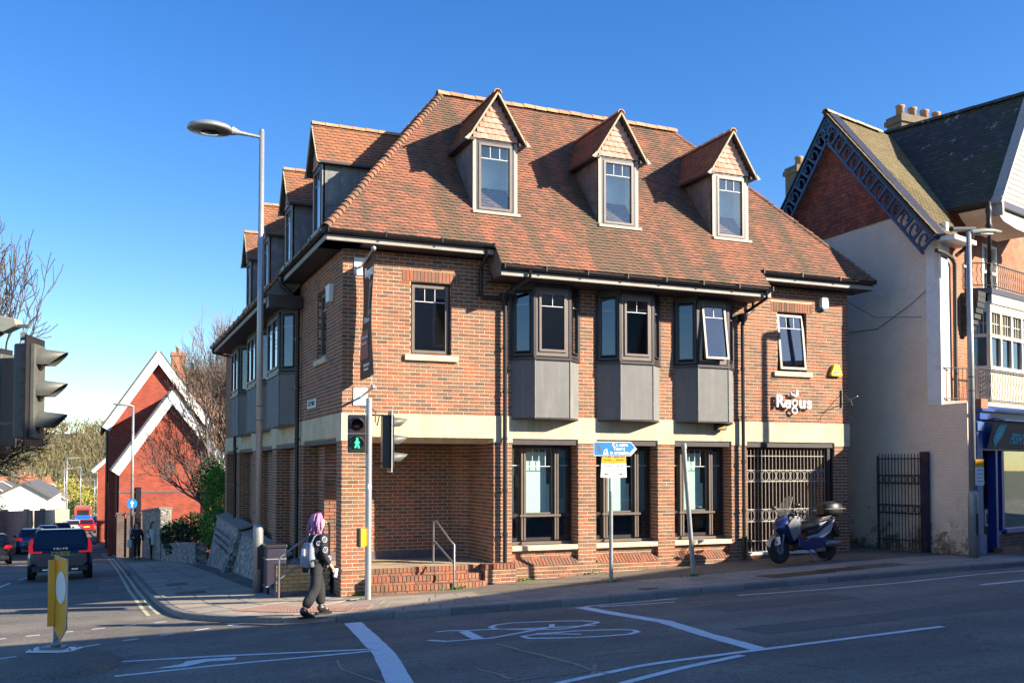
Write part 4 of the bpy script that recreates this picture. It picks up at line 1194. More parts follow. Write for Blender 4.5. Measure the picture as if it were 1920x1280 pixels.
# hip bonnets and ridge tiles
def half_round(mb, p, qv, r, up, n=6, flare=0):
    p, qv = Vector(p), Vector(qv); d = (qv - p).normalized(); up = Vector(up); side = d.cross(up).normalized(); up = side.cross(d)
    vs = []
    for k, (c, rr) in enumerate(((p, r * (1 + flare)), (qv, r))):
        for i in range(n + 1):
            a = math.pi * i / n; vs.append(c + side * math.cos(a) * rr + up * math.sin(a) * rr)
    vs2 = [v - (v - (p if i <= n else qv)).normalized() * .018 for i, v in enumerate(vs)]
    m = n + 1
    fs = [(i, i + 1, m + i + 1, m + i) for i in range(n)] + [(2 * m + i, 3 * m + i, 3 * m + i + 1, 2 * m + i + 1) for i in range(n)] + [(i, 2 * m + i, 2 * m + i + 1, i + 1) for i in range(n)]
    mb.add(vs + vs2, fs)
def run_of(name, a, b, step, r, up, m, par, jitter=.008, flare=.08, each=True, z=0):
    a, b = Vector(a), Vector(b); L = (b - a).length; k = max(1, int(L / step)); out = MB()
    for i in range(k):
        p = a.lerp(b, i / k); q_ = a.lerp(b, (i + .97) / k)
        j = random.uniform(-jitter, jitter)
        mb = MB() if each else out
        half_round(mb, p + Vector((0, 0, j)), q_ + Vector((0, 0, j)), r, up, flare=flare)
        if each: mb.build(name, m, par)
    if not each:
        o = out.build(name, m, par); o['kind'] = 'stuff'
run_of('ridge_tile', (RY - .1, RY, zf(RY) - .02), (LX - RY + .1, RY, zf(RY) - .02), .31, .115, (0, 0, 1), 'ridge_tile', OFF)
run_of('bonnet_tile', (e, e, zf(e) - .02), (RY, RY, zf(RY) - .03), .155, .075, (-.4, -.4, 1), 'roof_tile', OFF, flare=.35)
run_of('bonnet_tile', (LX - e, e, zf(e) - .03), (LX - RY, RY, zf(RY) - .05), .155, .07, (.4, -.4, 1), 'roof_tile', OFF, flare=.3)
run_of('ridge_tile', (RY, RY + .1, zf(RY) - .02), (RY, LY - RY, zf(RY) - .02), .31, .11, (0, 0, 1), 'ridge_tile', OFF, each=False)
# fascias, soffits, gutters
def eave(p, q_, zt, out, cut=0.0, hang=.42):
    """p,q_ plan points of the outer edge, zt roof edge height, out outward unit"""
    p, q_ = Vector((*p, 0)), Vector((*q_, 0)); o = Vector((*out, 0)); d = (q_ - p).normalized(); L = (q_ - p).length
    def bx(mb, t0, t1, z0, z1, e0=0, e1=0):
        vs = [p + d * a + o * t + Vector((0, 0, z)) for z in (z0, z1) for t in (t0, t1) for a in (-e0, L + e1)]
        mb.add(vs, [(0, 2, 3, 1), (4, 5, 7, 6), (0, 1, 5, 4), (2, 6, 7, 3), (0, 4, 6, 2), (1, 3, 7, 5)])
    m = MB(); bx(m, -.02, .0, zt - .225, zt - .13); m.build('fascia', 'fascia_grey', OFF)
    m = MB(); bx(m, -.025, -.003, zt - .13, zt - .02); bx(m, -hang - .3, -.012, zt - .235, zt - .222); m.build('soffit', 'soffit_dark', OFF)
    g = MB(); n = 8; prof = []
    for i in range(n + 1):
        a = math.pi * i / n; prof.append((.062 + math.cos(a) * .06, -.075 - math.sin(a) * .055))
    vs = [p + d * a + o * t + Vector((0, 0, zt + z + .02)) for a in (0, L) for t, z in prof]
    m_ = n + 1
    vs += [p + d * a + o * (.062 + (t - .062) * .9) + Vector((0, 0, zt + z + .024)) for a in (0, L) for t, z in prof]
    g.add(vs, [(i, i + 1, m_ + i + 1, m_ + i) for i in range(n)] + [(2 * m_ + i, 3 * m_ + i, 3 * m_ + i + 1, 2 * m_ + i + 1) for i in range(n)], True)
    g.add([vs[i] for i in range(m_)], [tuple(range(m_))]); g.add([vs[m_ + i] for i in range(m_)], [tuple(range(m_))[::-1]])
    k = max(1, int(L / .9))
    for i in range(k + 1):
        a = L * i / k; c = p + d * clamp(a, .03, L - .03)
        g.obox(c + o * .062 + Vector((0, 0, zt - .055)), d, o, (0, 0, 1), .012, .066, .05)
    g.build('gutter', 'black_pipe', OFF)
eave((e, e), (m0, e), zf(e), (0, -1)); eave((m1, e), (LX - e, e), zf(e), (0, -1)); eave((m0, md), (m1, md), zf(md), (0, -1), hang=.8)
eave((e, n0), (e, e), zf(e), (-1, 0)); eave((md, n1), (md, n0), zf(md), (-1, 0), hang=.8); eave((e, LY - e), (e, n1), zf(e), (-1, 0))
for x in (m0 + .015, m1 - .03):
    ck = MB(); ck.prism([(x, md + .01, zf(md) - .22), (x, e + .05, zf(md) - .22), (x, e + .42, zf(e) - .25), (x, e + .42, zf(e) + .3), (x, e, zf(e) - .02), (x, md + .01, zf(md) - .03)], 0, (.015, 0, 0)); ck.build('eave_cheek', 'lead', OFF)
for y in (n0 + .015, n1 - .03):
    ck = MB(); ck.prism([(md + .01, y, zf(md) - .22), (e + .05, y, zf(md) - .22), (e + .42, y, zf(e) - .25), (e + .42, y, zf(e) + .3), (e, y, zf(e) - .02), (md + .01, y, zf(md) - .03)], 0, (0, .015, 0)); ck.build('eave_cheek', 'lead', OFF)
hd = MB(); hd.box(md + .02, -.02, n0 - .32, n0, 6.08, 6.36); hd.build('gutter_box', 'black_frame', OFF)

# ---------------- dormers
TP = tile_shape('gable_tile', 'roof_tile_pale'); TDK = TSL
def dormer(c, ex, ob, pale=True):
    """c: base point on roof at the face centre; ex: unit along the face; ob: outward unit"""
    ex = Vector(ex); ob = Vector(ob); Cn = Vector(c)
    T = lambda a, b, z: Cn + ex * a + ob * b + Vector((0, 0, z))
    hw, hc, ha = .50, 1.50, 2.50           # half width, eaves height, apex height
    def bx(mb, a0, a1, b0, b1, z0, z1):
        vs = [T(a, b, z) for z in (z0, z1) for b in (b0, b1) for a in (a0, a1)]
        mb.add(vs, [(0, 2, 3, 1), (4, 5, 7, 6), (0, 1, 5, 4), (2, 6, 7, 3), (0, 4, 6, 2), (1, 3, 7, 5)])
    dep = hc / MS
    fc = MB()
    bx(fc, -hw - .03, hw + .03, -.04, .10, -.06, -.0)
    d = fc.build('dormer', 'lead_pale', OFF)
    for s_ in (-1, 1):      # lead cheeks
        body = MB(); x0, x1 = (s_ * hw, s_ * (hw - .03))
        body.prism([T(x0, -.02, -.05), T(x0, -dep - .1, hc + .05), T(x0, -.02, hc + .05)], 0, ex * (x1 - x0)); body.build('lead_cheek', 'lead', d)
    for s_ in (-1, 1):
        x = s_ * (hw + .006)
        for p_, q_ in ((T(x, -.42, .55), T(x, -.42, hc)), (T(x, -.02, .52), T(x, -.50, .60)), (T(x, -.80, 1.03), T(x, -.80, hc))):
            seam = MB(); seam.beam(p_, q_, .014, .018, ob if abs((q_ - p_).z) > .3 else (0, 0, 1)); seam.build('lead_seam', 'lead', d)
        fc = MB(); bx(fc, *sorted((s_ * hw, s_ * (hw - .075))), -.06, .0, -.03, hc); fc.build('dormer_surround', 'lead_pale', d)
    g = lambda a, t, z: T(a, t, z)
    m = MB(); ring(m, g, -hw + .075, hw - .075, .0, hc - .01, .055, -.10, -.0, wb=.05)
    bx(m, -hw + .07, hw - .07, -.3, -.0, hc - .02, hc + .10)
    m.build('dormer_frame', 'black_frame', d)
    sash(d, g, -hw + .13, hw - .13, .05, hc - .065, .05, -.06, .012, 'bronze_frame', nx=3, bar_h=.26, pane='glass_tint' if False else 'glass', nm='dormer_sash')
    rm = MB(); rm.add([T(a, b, z) for b in (-.12, -.50) for z in (.02, hc + .1) for a in (-hw + .05, hw - .05)], [(4, 5, 7, 6), (0, 4, 6, 2), (1, 3, 7, 5), (0, 1, 5, 4), (2, 6, 7, 3)])
    rm.build('dormer_room', 'room_pale', d)
    # gable: tiles hung on a triangle
    gt = Pieces()
    ew = hw + .14; ph = (ha - hc) / ew
    zb = hc + .02
    tri = MB(); tri.prism([T(-hw - .05, -.02, zb), T(hw + .05, -.02, zb), T(0, -.02, ha - .06)], 0, -ob * .03); tri.build('gable_board', 'lead_pale' if pale else 'black_frame', d)
    ivg = lambda sm: [(-(ha - .12 - zb - sm) / ph + .0, (ha - .12 - zb - sm) / ph)]
    tile_plane(gt, T(0, .0, zb), ex, (0, 0, 1), -ob, ivg, 0, ha - zb - .2, gauge=.118, tw=.165, thick=.055, seed=int(abs(c[0]) * 10 + abs(c[1])))
    gt.flush('gable_tile', 'gable_tiling', 'roof_tile_pale', d, limit=60 if pale else 0, shape=TP if pale else TDK)
    # roof planes
    for s_ in (-1, 1):
        lo = T(s_ * ew, 0, hc - .02); hi = T(0, 0, ha)
        up = (hi - lo); SL = up.length; up.normalize()
        un = ob.copy()
        nin_ = up.cross(un); 
        if nin_.z > 0: nin_ = -nin_
        dk = MB(); zb0 = hc - .02
        bk0, bk1 = -(zb0) / MS - .05, -(ha) / MS - .05
        th = nin_ * .03
        a_, b_, c_, d_ = T(s_ * ew, .13, zb0), T(s_ * ew, bk0, zb0), T(0, bk1, ha), T(0, .13, ha)
        dk.prism([a_ + nin_ * .012, b_ + nin_ * .012, c_ + nin_ * .012, d_ + nin_ * .012], 0, th)
        dk.build('dormer_roof', 'soffit_dark', d)
        pcs = Pieces()
        def ivd(sm, zb0=zb0): 
            z = zb0 + sm * up.z
            return [(-z / MS - .02, .13)]
        # u axis = ob (outwards)
        tile_plane(pcs, T(s_ * ew, 0, zb0), ob, up, nin_, ivd, 0, SL - .03, gauge=.10, tw=.165, thick=.05, seed=int(abs(c[0] * 31 + c[1] * 17) + s_))
        pcs.flush('dormer_tile', 'dormer_tiling', 'roof_tile_left', d, limit=0, shape=TSL)
        vg = MB(); vg.beam(T(s_ * (ew + .02), .12, zb0 - .05), T(0, .12, ha - .02), .035, .075, ob); vg.build('verge', 'verge_mossy', d)
        sf = MB(); sf.prism([T(s_ * hw, .1, hc - .06), T(s_ * (ew + .03), .1, hc - .06), T(s_ * (ew + .03), -dep + .12, hc - .06), T(s_ * hw, -dep + .12, hc - .06)], 0, (0, 0, .055)); sf.build('dormer_eave', 'soffit_dark', d)
        sq = MB(); sq.prism([T(s_ * (ew + .01), .145, hc - .09), T(s_ * (ew + .10), .145, hc - .07), T(s_ * (ew - .02), .145, hc + .05)], 0, ob * .02); sq.build('verge_foot', 'lead_pale', d)
    run_of('dormer_ridge_tile', T(0, .15, ha - .03), T(0, -(ha) / MS, ha - .03), .30, .085, (0, 0, 1), 'ridge_tile', d, jitter=.003)
    return d
mat('verge_mossy', (.44, .36, .22), .9, var=.35, ns=14, bump=.4)
for cx in (3.25, 6.17, 9.13): dormer((cx, .23, zf(.23) - .0), (1, 0, 0), (0, -1, 0))
for cy in (3.40, 7.03, 10.66, 14.3): dormer((.21, cy, zf(.21)), (0, 1, 0), (-1, 0, 0), pale=False)

# ---------------- rainwater pipes
def pipe(pts, r=.036, name='downpipe', collars=()):
    mb = MB(); mb.tube(pts, r, 10)
    for c in collars: mb.cyl((c[0], c[1], c[2] - .03), r * 1.3, .06, 12)
    o = mb.build(name, 'black_pipe', OFF); return o
def hopper(x, y, z):
    mb = MB(); mb.lathe((x, y, z - .16), [(.04, 0), (.045, .06), (.10, .12), (.115, .24), (.12, .25), (.10, .25)], 12); return mb.build('hopper', 'black_pipe', OFF)
mat('bronze_pipe', (.12, .085, .07), .4, var=.2)
hx = 3.33
pipe([(2.80, -.44, 6.80), (2.80, -.40, 6.66), (2.80, -.14, 6.50), (2.80, -.10, 6.40), (2.80, -.10, 5.98), (2.86, -.10, 5.90), (3.10, -.10, 5.90), (hx - .05, -.12, 5.93)], .04)
pipe([(hx, -.10, 5.8), (hx, -.10, .2)], .042, collars=[(hx, -.1, z) for z in (4.9, 4.0, 3.05, 2.0, 1.1)])
hopper(hx, -.12, 5.92)
pipe([(3.55, -.86, 6.38), (3.55, -.86, 6.22), (3.40, -.25, 6.02), (hx, -.14, 5.98)], .034)
pipe([(9.19, -.10, 5.75), (9.19, -.10, .4)], .042, collars=[(9.19, -.1, z) for z in (4.7, 3.6, 2.6, 1.5)])
hopper(9.19, -.12, 5.86)
pipe([(9.28, -.86, 6.38), (9.28, -.86, 6.2), (9.22, -.2, 5.98)], .034)
pipe([(9.55, -.44, 6.8), (9.55, -.42, 6.6), (9.48, -.12, 6.3), (9.48, -.1, 6.05), (9.3, -.12, 5.96)], .034)
pipe([(-.48, 4.04, 6.8), (-.48, 4.04, 6.65), (-.09, 4.04, 6.3), (-.09, 4.04, -.1)], .05, collars=[(-.09, 4.04, z) for z in (5.4, 4.3, 3.1, 1.9)])
pipe([(-.84, 14.78, 6.36), (-.84, 14.78, 6.24), (-.12, 14.85, 6.1), (-.09, 14.85, -.3)], .05, collars=[(-.09, 14.85, z) for z in (5.4, 4.3, 3.1, 1.9)])
# ------------------------------------------------------------------ building on the right: painted side wall, gables, fish shop
NB = thing('shop_building', 'gabled flats over a blue fish shop with pinkish painted side wall', 'shop building', (13.8, -1.4, .5))
an = R(17); e1 = Vector((math.cos(an), math.sin(an), 0)); no = Vector((math.sin(an), -math.cos(an), 0)); O2 = Vector((13.8, -1.4, 0))
G = lambda a, t, z: O2 + e1 * a + no * t + Vector((0, 0, z))
def gb(mb, a0, a1, t0, t1, z0, z1): fbox(mb, G, a0, a1, t0, t1, z0, z1)
Xw = 13.8
# side wall: gable polygon in X = 13.8
sw = MB()
apY, apZ, eL = 1.93, 11.80, 7.95
sw.prism([(Xw, -1.38, .3), (Xw, -1.38, 7.72), (Xw, -1.38, 8.0), (Xw, apY, apZ - .1), (Xw, 5.2, 8.0), (Xw, 5.2, -.5)], 0, (.3, 0, 0))
sw.prism([(Xw, -2.16, .3), (Xw, -2.16, 3.93), (Xw, -1.379, 3.93), (Xw, -1.379, .3)], 0, (.3, 0, 0))
sw.build('side_wall', 'painted_brick', NB)
# tile hanging on the gable, upper part
mat('gable_batten', (.10, .04, .03), .9)
gh = Pieces(); THR = tile_shape('hung_tile', 'hung_tile_red')
zt0 = 8.66; sl = (apZ - 8.0) / (apY + 1.38)
gbk = MB(); gbk.prism([(Xw - .01, -1.38 + (zt0 - 8.0) / sl, zt0), (Xw - .01, apY, apZ - .1), (Xw - .01, 5.2 - (zt0 - 8.0) / sl, zt0)], 0, (.02, 0, 0)); gbk.build('gable_backing', 'gable_batten', NB)
ivt = lambda sm: [(-1.36 + (zt0 + sm - 8.0) / sl, 5.1 - (zt0 + sm - 8.0) / sl)]
tile_plane(gh, (Xw - .015, 0, zt0), (0, 1, 0), (0, 0, 1), (1, 0, 0), ivt, 0, apZ - zt0 - .25, gauge=.105, tw=.165, thick=.035, seed=9)
gh.flush('hung_tile', 'hung_tiling', 'hung_tile_red', NB, limit=300, shape=THR)
# pierced bargeboards
mat('barge_blue', (.035, .09, .16), .5, var=.3, ns=4)
mat('barge_dark', (.03, .03, .05), .5, var=.3, ns=4)
for s_ in (-1, 1):
    foot = Vector((Xw - .32, apY + s_ * 3.55, 7.78)); top = Vector((Xw - .32, apY, 11.82))
    d = (top - foot).normalized(); L = (top - foot).length; inn = Vector((0, -d.z * (1 if s_ > 0 else -1) * 1, 0)); inn = Vector((0, -s_ * d.z, -abs(d.y))).normalized()
    m = MB()
    m.beam(foot + inn * .03, top + inn * .03, .06, .07, inn); m.beam(foot + inn * .46, foot + inn * .46 + d * (L - .3), .05, .06, inn)
    n_ = 13
    for i in range(n_):
        p = foot + d * (L * (i + .15) / n_)
        # curls between the two rails
        for (a0, a1, r) in ((0, math.pi * 1.35, .13), (math.pi, math.pi * 2.3, .10)):
            pts = []
            for k in range(8):
                t = lerp(a0, a1, k / 7)
                pts.append(p + d * (.14 + math.cos(t) * r + (.05 if a0 else 0)) + inn * (.245 + math.sin(t) * r * 1.35))
            m.tube(pts, .028, 5)
        m.beam(p + inn * .05, p + d * .02 + inn * .44, .05, .06)
    m.build('bargeboard', 'barge_blue', NB)
    bk = MB(); bk.prism([foot + Vector((.05, 0, .06)) - inn * .05, top + Vector((.05, 0, .06)) - inn * .05, top + Vector((.05, 0, 0)) + inn * .04, foot + Vector((.05, 0, 0)) + inn * .04], 0, (.28, 0, 0)); bk.build('verge_soffit', 'barge_dark', NB)
# lit front slope of the small roof + ridge
mr = Pieces(); MSH = tile_shape('mossy_tile', 'mossy_tile')
rd = Vector((math.cos(R(15)), math.sin(R(15)), 0))
lowp = Vector((Xw - .38, apY - 3.62, 7.86)); topp = Vector((Xw - .38, apY, 11.92))
upv = (topp - lowp); SLn = upv.length; upv.normalize()
# tile plane (u along the ridge direction)
nn_ = rd.cross(upv).normalized()
if nn_.z > 0: nn_ = -nn_
ivm = lambda sm: [(0, 1.15 + 3.4 * sm / SLn)]
tile_plane(mr, lowp, rd, upv, nn_, ivm, 0, SLn, gauge=.12, tw=.17, thick=.03, seed=11)
mr.flush('mossy_tile', 'mossy_tiling', 'mossy_tile', NB, limit=200, shape=MSH)
dk = MB()
dk.prism([lowp + nn_ * .03, lowp + rd * 1.1 + nn_ * .03, topp + rd * 4.5 + nn_ * .03, topp + nn_ * .03], 0, nn_ * .05)
bl_ = Vector((Xw - .38, apY + 3.62, 7.86))
dk.prism([bl_, bl_ + rd * 3.2, topp + rd * 3.2 - Vector((0, 0, .04)), topp - Vector((0, 0, .04))], 0, Vector((0, 0, -.06)))
dk.build('roof_deck', 'slate_dark_tile', NB)
run_of('ridge_tile', topp, topp + rd * 2.7, .4, .10, (0, 0, 1), 'verge_mossy', NB, flare=.03)
# dark cross gable: slope facing the side, ridge towards the street
RG = 4.1; ZR = 12.15; FT = .50; foot_u, foot_z = 2.0, 9.02
p_lo = G(foot_u, FT, foot_z); p_hi = G(RG, FT, ZR)
up2 = Vector(p_hi - p_lo); L2 = up2.length; up2.normalize()
nn2 = no.cross(up2).normalized()
if nn2.z > 0: nn2 = -nn2
dt = Pieces(); DSH = tile_shape('dark_tile', 'slate_dark_tile')
def ivk(sm):
    f = sm / L2
    return [(-5.6, 0)]
# gently belled: two planes
tile_plane(dt, p_lo, no, up2, nn2, ivk, 0, L2, gauge=.115, tw=.17, thick=.035, seed=12)
dt.flush('dark_tile', 'dark_tiling', 'slate_dark_tile', NB, limit=300, shape=DSH)
dk = MB()
dk.prism([p_lo + nn2 * .03, p_hi + nn2 * .03, p_hi + nn2 * .03 - no * 5.6, p_lo + nn2 * .03 - no * 5.6], 0, nn2 * .06)
r_lo = G(2 * RG - foot_u, FT, foot_z)
dk.prism([r_lo, p_hi - Vector((0, 0, .05)), p_hi - no * 5.6 - Vector((0, 0, .05)), r_lo - no * 5.6], 0, Vector((0, 0, -.06)))
dk.build('roof_deck', 'slate_dark_tile', NB)
run_of('ridge_tile', p_hi, p_hi - no * 5.5, .45, .11, (0, 0, 1), 'slate_dark_tile', NB, flare=.03)
# front gable: weatherboards and bargeboards
mat('bargeboard_grey', (.42, .38, .33), .7, var=.25, ns=6, dirt=((.15, .12, .1), .5, 6))
for s_ in (-1, 1):
    f0 = G(RG + s_ * (RG - foot_u + .06), FT + .03, foot_z - .12); t0 = G(RG, FT + .03, ZR + .03)
    m = MB(); m.beam(f0, t0, .07, .26, no); m.build('bargeboard', 'bargeboard_grey', NB)
mt = MB(); mt.beam(G(foot_u + .05, FT + .02, foot_z - .4), G(foot_u + .02, FT + .02, foot_z + .05), .10, .26, no); mt.build('barge_foot', 'bargeboard_grey', NB)
hgt = ZR - foot_z
for i in range(24):
    z0 = foot_z + .05 + i * .14; f = (z0 - foot_z) / hgt; hw = (RG - foot_u) * (1 - f) - .12
    if hw < .1: break
    m = MB(); m.prism([G(RG - hw, FT - .10, z0), G(RG - hw, FT - .05, z0), G(RG - hw, FT - .085, z0 + .15), G(RG - hw, FT - .10, z0 + .15)], 0, e1 * (2 * hw))
    m.build('weatherboard', 'cream_paint', NB)
m = MB(); gb(m, foot_u + .3, RG + 2.3, FT - .12, FT + .0, foot_z - .12, foot_z + .05); m.build('gable_beam', 'barge_dark', NB)
m = MB()
# curved white soffit brackets below the gable
for a0 in (foot_u + .15,):
    pts = [(0, .0), (.15, -.12), (.5, -.28), (1.2, -.36), (2.2, -.38), (2.2, .0)]
    m.prism([G(a0 + a, FT - .1, foot_z - .13 + z) for a, z in pts], 0, no * -.9)
m.build('bracket', 'cream_paint', NB)
# upper front wall behind
m = MB()
wh = [(2.75, 3.65, 6.95, 8.55), (4.35, 5.25, 6.95, 8.55)]
GL = lambda a, t, z: G(a, t - .9, z)
def npanel(mb, L, z0, z1, holes, t0, t1, a_=0.0):
    us = sorted(set([a_, L] + [h[0] for h in holes] + [h[1] for h in holes])); zs = sorted(set([z0, z1] + [h[2] for h in holes] + [h[3] for h in holes]))
    for a, b in zip(us, us[1:]):
        for c, d in zip(zs, zs[1:]):
            if not any(h[0] < (a + b) / 2 < h[1] and h[2] < (c + d) / 2 < h[3] for h in holes): gb(mb, a, b, t0, t1, c, d)
npanel(m, 7.5, 3.9, 6.68, [], -.3, 0, a_=1.34); gb(m, .56, 1.34, -1.2, 0, 3.9, 7.8); gb(m, 1.34, 1.36, -1.2, -.9, 6.7, 9.0); npanel(m, 7.5, 6.82, 9.1, wh, -1.2, -.9, a_=1.36)
m.build('front_wall', 'red_brick_neighbour', NB)
m = MB(); gb(m, .0, .42, -.3, .04, 3.93, 6.9); gb(m, .03, .36, -.3, .06, 6.9, 7.9); gb(m, .42, .56, -.3, .005, 3.93, 8.3); m.build('white_quoin', 'white_paint', NB)
m = MB(); gb(m, -.2, .9, -.2, .5, 7.72, 7.82); m.build('eave_soffit', 'white_paint', NB)
m = MB(); m.tube([G(-.3, .46, 7.92), G(1.0, .40, 8.15)], .06, 8); m.tube([G(-.28, .1, 7.5), G(.0, .12, 7.48), G(.5, .1, 7.42), G(.62, .10, 7.3), G(.62, .08, 4.0)], .05, 8); m.tube([G(.95, .4, 8.0), G(.9, .3, 7.75), G(.66, .12, 7.5)], .045, 8)
m.build('drainpipe', 'letter_pipe_red' if 'letter_pipe_red' in MATS else 'gate_black', NB)
# windows upper
for (a0, a1, z0, z1) in wh:
    m = MB(); fbox(m, GL, a0, a0 + .07, -.12, .01, z0, z1); fbox(m, GL, a1 - .07, a1, -.12, .01, z0, z1); fbox(m, GL, a0 + .07, a1 - .07, -.12, .01, z1 - .07, z1); fbox(m, GL, a0 + .07, a1 - .07, -.12, .01, z0, z0 + .07)
    fbox(m, GL, a0 + .07, a1 - .07, -.12, .01, z1 - .80, z1 - .72)
    for i in range(1, 4): x = lerp(a0 + .07, a1 - .07, i / 4); fbox(m, GL, x - .012, x + .012, -.11, -.05, z1 - .72, z1 - .07)
    fbox(m, GL, a0 + .07, a1 - .07, -.11, -.052, z1 - .41, z1 - .385)
    x = (a0 + a1) / 2; fbox(m, GL, x - .03, x + .03, -.12, -.04, z0 + .07, z1 - .8)
    w = m.build('window', 'white_paint', NB)
    p = MB(); fbox(p, GL, a0 + .06, a1 - .06, -.10, -.09, z0 + .06, z1 - .06); p.build('pane', 'glass_tint', w)
    p = MB(); fbox(p, GL, a0, a1, -.6, -.55, z0 - .1, z1 + .1); p.build('room', 'room_dark', w)
# upper balcony
def railing(pts, z0, z1, nm, m='gate_black', wavy=True, pitch=.11, at=None):
    mb = MB()
    for a, b in zip(pts, pts[1:]):
        a, b = Vector(a), Vector(b); L = (b - a).length; k = max(2, int(L / pitch))
        for z in (z0 + .06, z1): mb.tube([a + Vector((0, 0, z)), b + Vector((0, 0, z))], .016, 6)
        for i in range(k + 1):
            p = a.lerp(b, i / k); d = (b - a).normalized()
            if wavy:
                q = [p + d * (.018 * math.sin(j * math.pi / 2)) + Vector((0, 0, lerp(z0 + .05, z1, j / 10))) for j in range(11)]
                mb.tube(q, .009, 4)
            else: mb.tube([p + Vector((0, 0, z0)), p + Vector((0, 0, z1))], .010, 4)
    return mb.build(nm, m, NB)
m = MB(); m.prism([G(1.36, -.9, 6.68), G(1.36, -.0, 6.68), G(1.72, .48, 6.68), G(7.5, .48, 6.68), G(7.5, -.9, 6.68)], 0, (0, 0, .14)); m.build('balcony_floor', 'barge_dark', NB)
m = MB(); gb(m, 1.75, 7.5, .36, .46, 6.44, 6.67); m.build('balcony_beam', 'bargeboard_grey', NB)
railing([G(1.22, .03, 0), G(1.74, .44, 0), G(7.4, .44, 0)], 6.82, 7.42, 'upper_railing')
m = MB(); m.lathe(G(1.80, .40, 7.4), [(.05, 0), (.05, .9), (.09, .95), (.06, 1.0), (.06, 1.25), (.08, 1.3), (.05, 1.55)], 10); gb(m, 1.75, 1.85, .35, .45, 6.82, 7.42); m.build('post', 'gate_black', NB)
# tile-hung shadowed bracket under the balcony
m = MB()
for i in range(8):
    t = i / 8; z = 6.68 - i * .13; d = .40 * math.cos(t * 1.4) + .02
    gb(m, 1.12, 1.22 + d * .7, .0, d, z - .125, z)
m.build('tiled_bracket', 'slate_dark_tile', NB)
# first floor bay window
bz0, bz1 = 4.85, 6.32
m = MB(); plan = [(1.5, .0), (1.75, .40), (4.8, .40), (5.1, .0)]
m.prism([G(a, t, 4.0) for a, t in plan], 0, (0, 0, .85)); m.build('bay_base', 'cream_paint', NB)
def bay_face(a, b, n_l, nm):
    a, b = G(*a, 0), G(*b, 0); u = (b - a); L = u.length; u.normalize(); nrm = Vector((u.y, -u.x, 0))
    if nrm.dot(no) < 0: nrm = -nrm
    g = lambda x, t, z: Vector((a.x, a.y, 0)) + u * x + nrm * t + Vector((0, 0, z))
    m = MB(); lw = L / n_l
    fbox(m, g, 0, L, -.08, .02, bz0, bz0 + .08); fbox(m, g, 0, L, -.08, .03, bz1 - .08, bz1 + .1); fbox(m, g, 0, L, -.08, .02, bz0 + .78, bz0 + .86)
    for i in range(n_l + 1):
        x = clamp(i * lw, .035, L - .035); fbox(m, g, x - .035, x + .035, -.08, .015, bz0 + .08, bz1 - .08)
    for i in range(n_l):
        x0, x1 = i * lw + .035, (i + 1) * lw - .035
        for j in range(1, 4): x = lerp(x0, x1, j / 4); fbox(m, g, x - .009, x + .009, -.06, -.02, bz0 + .86, bz1 - .08)
        zc = (bz0 + .86 + bz1 - .08) / 2; fbox(m, g, x0, x1, -.06, -.022, zc - .008, zc + .008)
    o = m.build('bay_window', 'cream_paint', NB)
    for i in range(n_l):
        p = MB(); x0, x1 = i * lw + .03, (i + 1) * lw - .03
        fbox(p, g, x0, x1, -.055, -.045, bz0 + .07, bz0 + .79); fbox(p, g, x0, x1, -.058, -.048, bz0 + .85, bz1 - .07); p.build('pane', 'glass_tint', o)
    p = MB(); fbox(p, g, .03, L - .03, -.5, -.45, bz0, bz1); p.build('room', 'room_pale', o)
bay_face(plan[0], plan[1], 1, 'w'); bay_face(plan[1], plan[2], 5, 'w')
m = MB(); m.prism([G(a * 1.0, t * 1.06, bz1 + .08) for a, t in plan], 0, (0, 0, .1)); m.build('bay_cornice', 'cream_paint', NB)
m = MB(); m.prism([G(.02, 0, 3.93), G(1.0, .50, 3.93), G(7.5, .50, 3.93), G(7.5, 0, 3.93)], 0, (0, 0, .10)); m.build('lower_deck', 'bargeboard_grey', NB)
Vr = Vector
railing([G(.06, .03, 0), G(1.0, .46, 0)], 4.02, 4.80, 'lower_railing', wavy=False)
railing([G(1.0, .46, 0), G(7.4, .46, 0)], 4.02, 4.82, 'lower_railing', pitch=.09)
m = MB(); 
for i in range(6): m.tube([G(1.15 + .12 * math.cos(t) , .46, 4.16 + .11 * i + .05 * math.sin(t)) for t in np.linspace(0, 6.28, 9)], .011, 4)
m.build('scroll_panel', 'gate_black', NB)
# shop front
mat('shop_blue', (.012, .045, .26), .4, var=.3, ns=5, bump=.1, dirt=((.02, .06, .22), .4, 6))
mat('shop_blue_pale', (.05, .11, .28), .5, var=.2, ns=4)
mat('navy_dark', (.012, .016, .05), .5, var=.3, dirt=((.12, .03, .02), .5, 3))
mat('terracotta', (.33, .13, .07), .8, var=.3, ns=8)
st0 = .80
m = MB(); gb(m, -.02, 7.5, .30, st0 + .12, 3.56, 3.86); gb(m, -.08, 7.5, .3, st0 + .20, 3.74, 3.80); m.build('cornice', 'shop_blue', NB)
m = MB(); gb(m, .1, 7.5, .3, st0 + .02, 2.86, 3.54); m.build('fascia_board', 'shop_blue', NB)
m = MB(); gb(m, .36, .62, .3, st0 + .0, 3.86, 3.96); gb(m, -.04, .30, st0, st0 + .16, 3.80, 4.02); m.build('console', 'terracotta', NB)
m = MB(); gb(m, -.02, .26, .2, st0 + .04, .9, 3.56); gb(m, -.05, .29, .2, st0 + .09, .5, .95); gb(m, -.05, .29, .2, st0 + .08, 3.3, 3.5); gb(m, -.05, .29, .2, st0 + .07, 2.1, 2.16); m.build('pilaster', 'shop_blue_pale', NB)
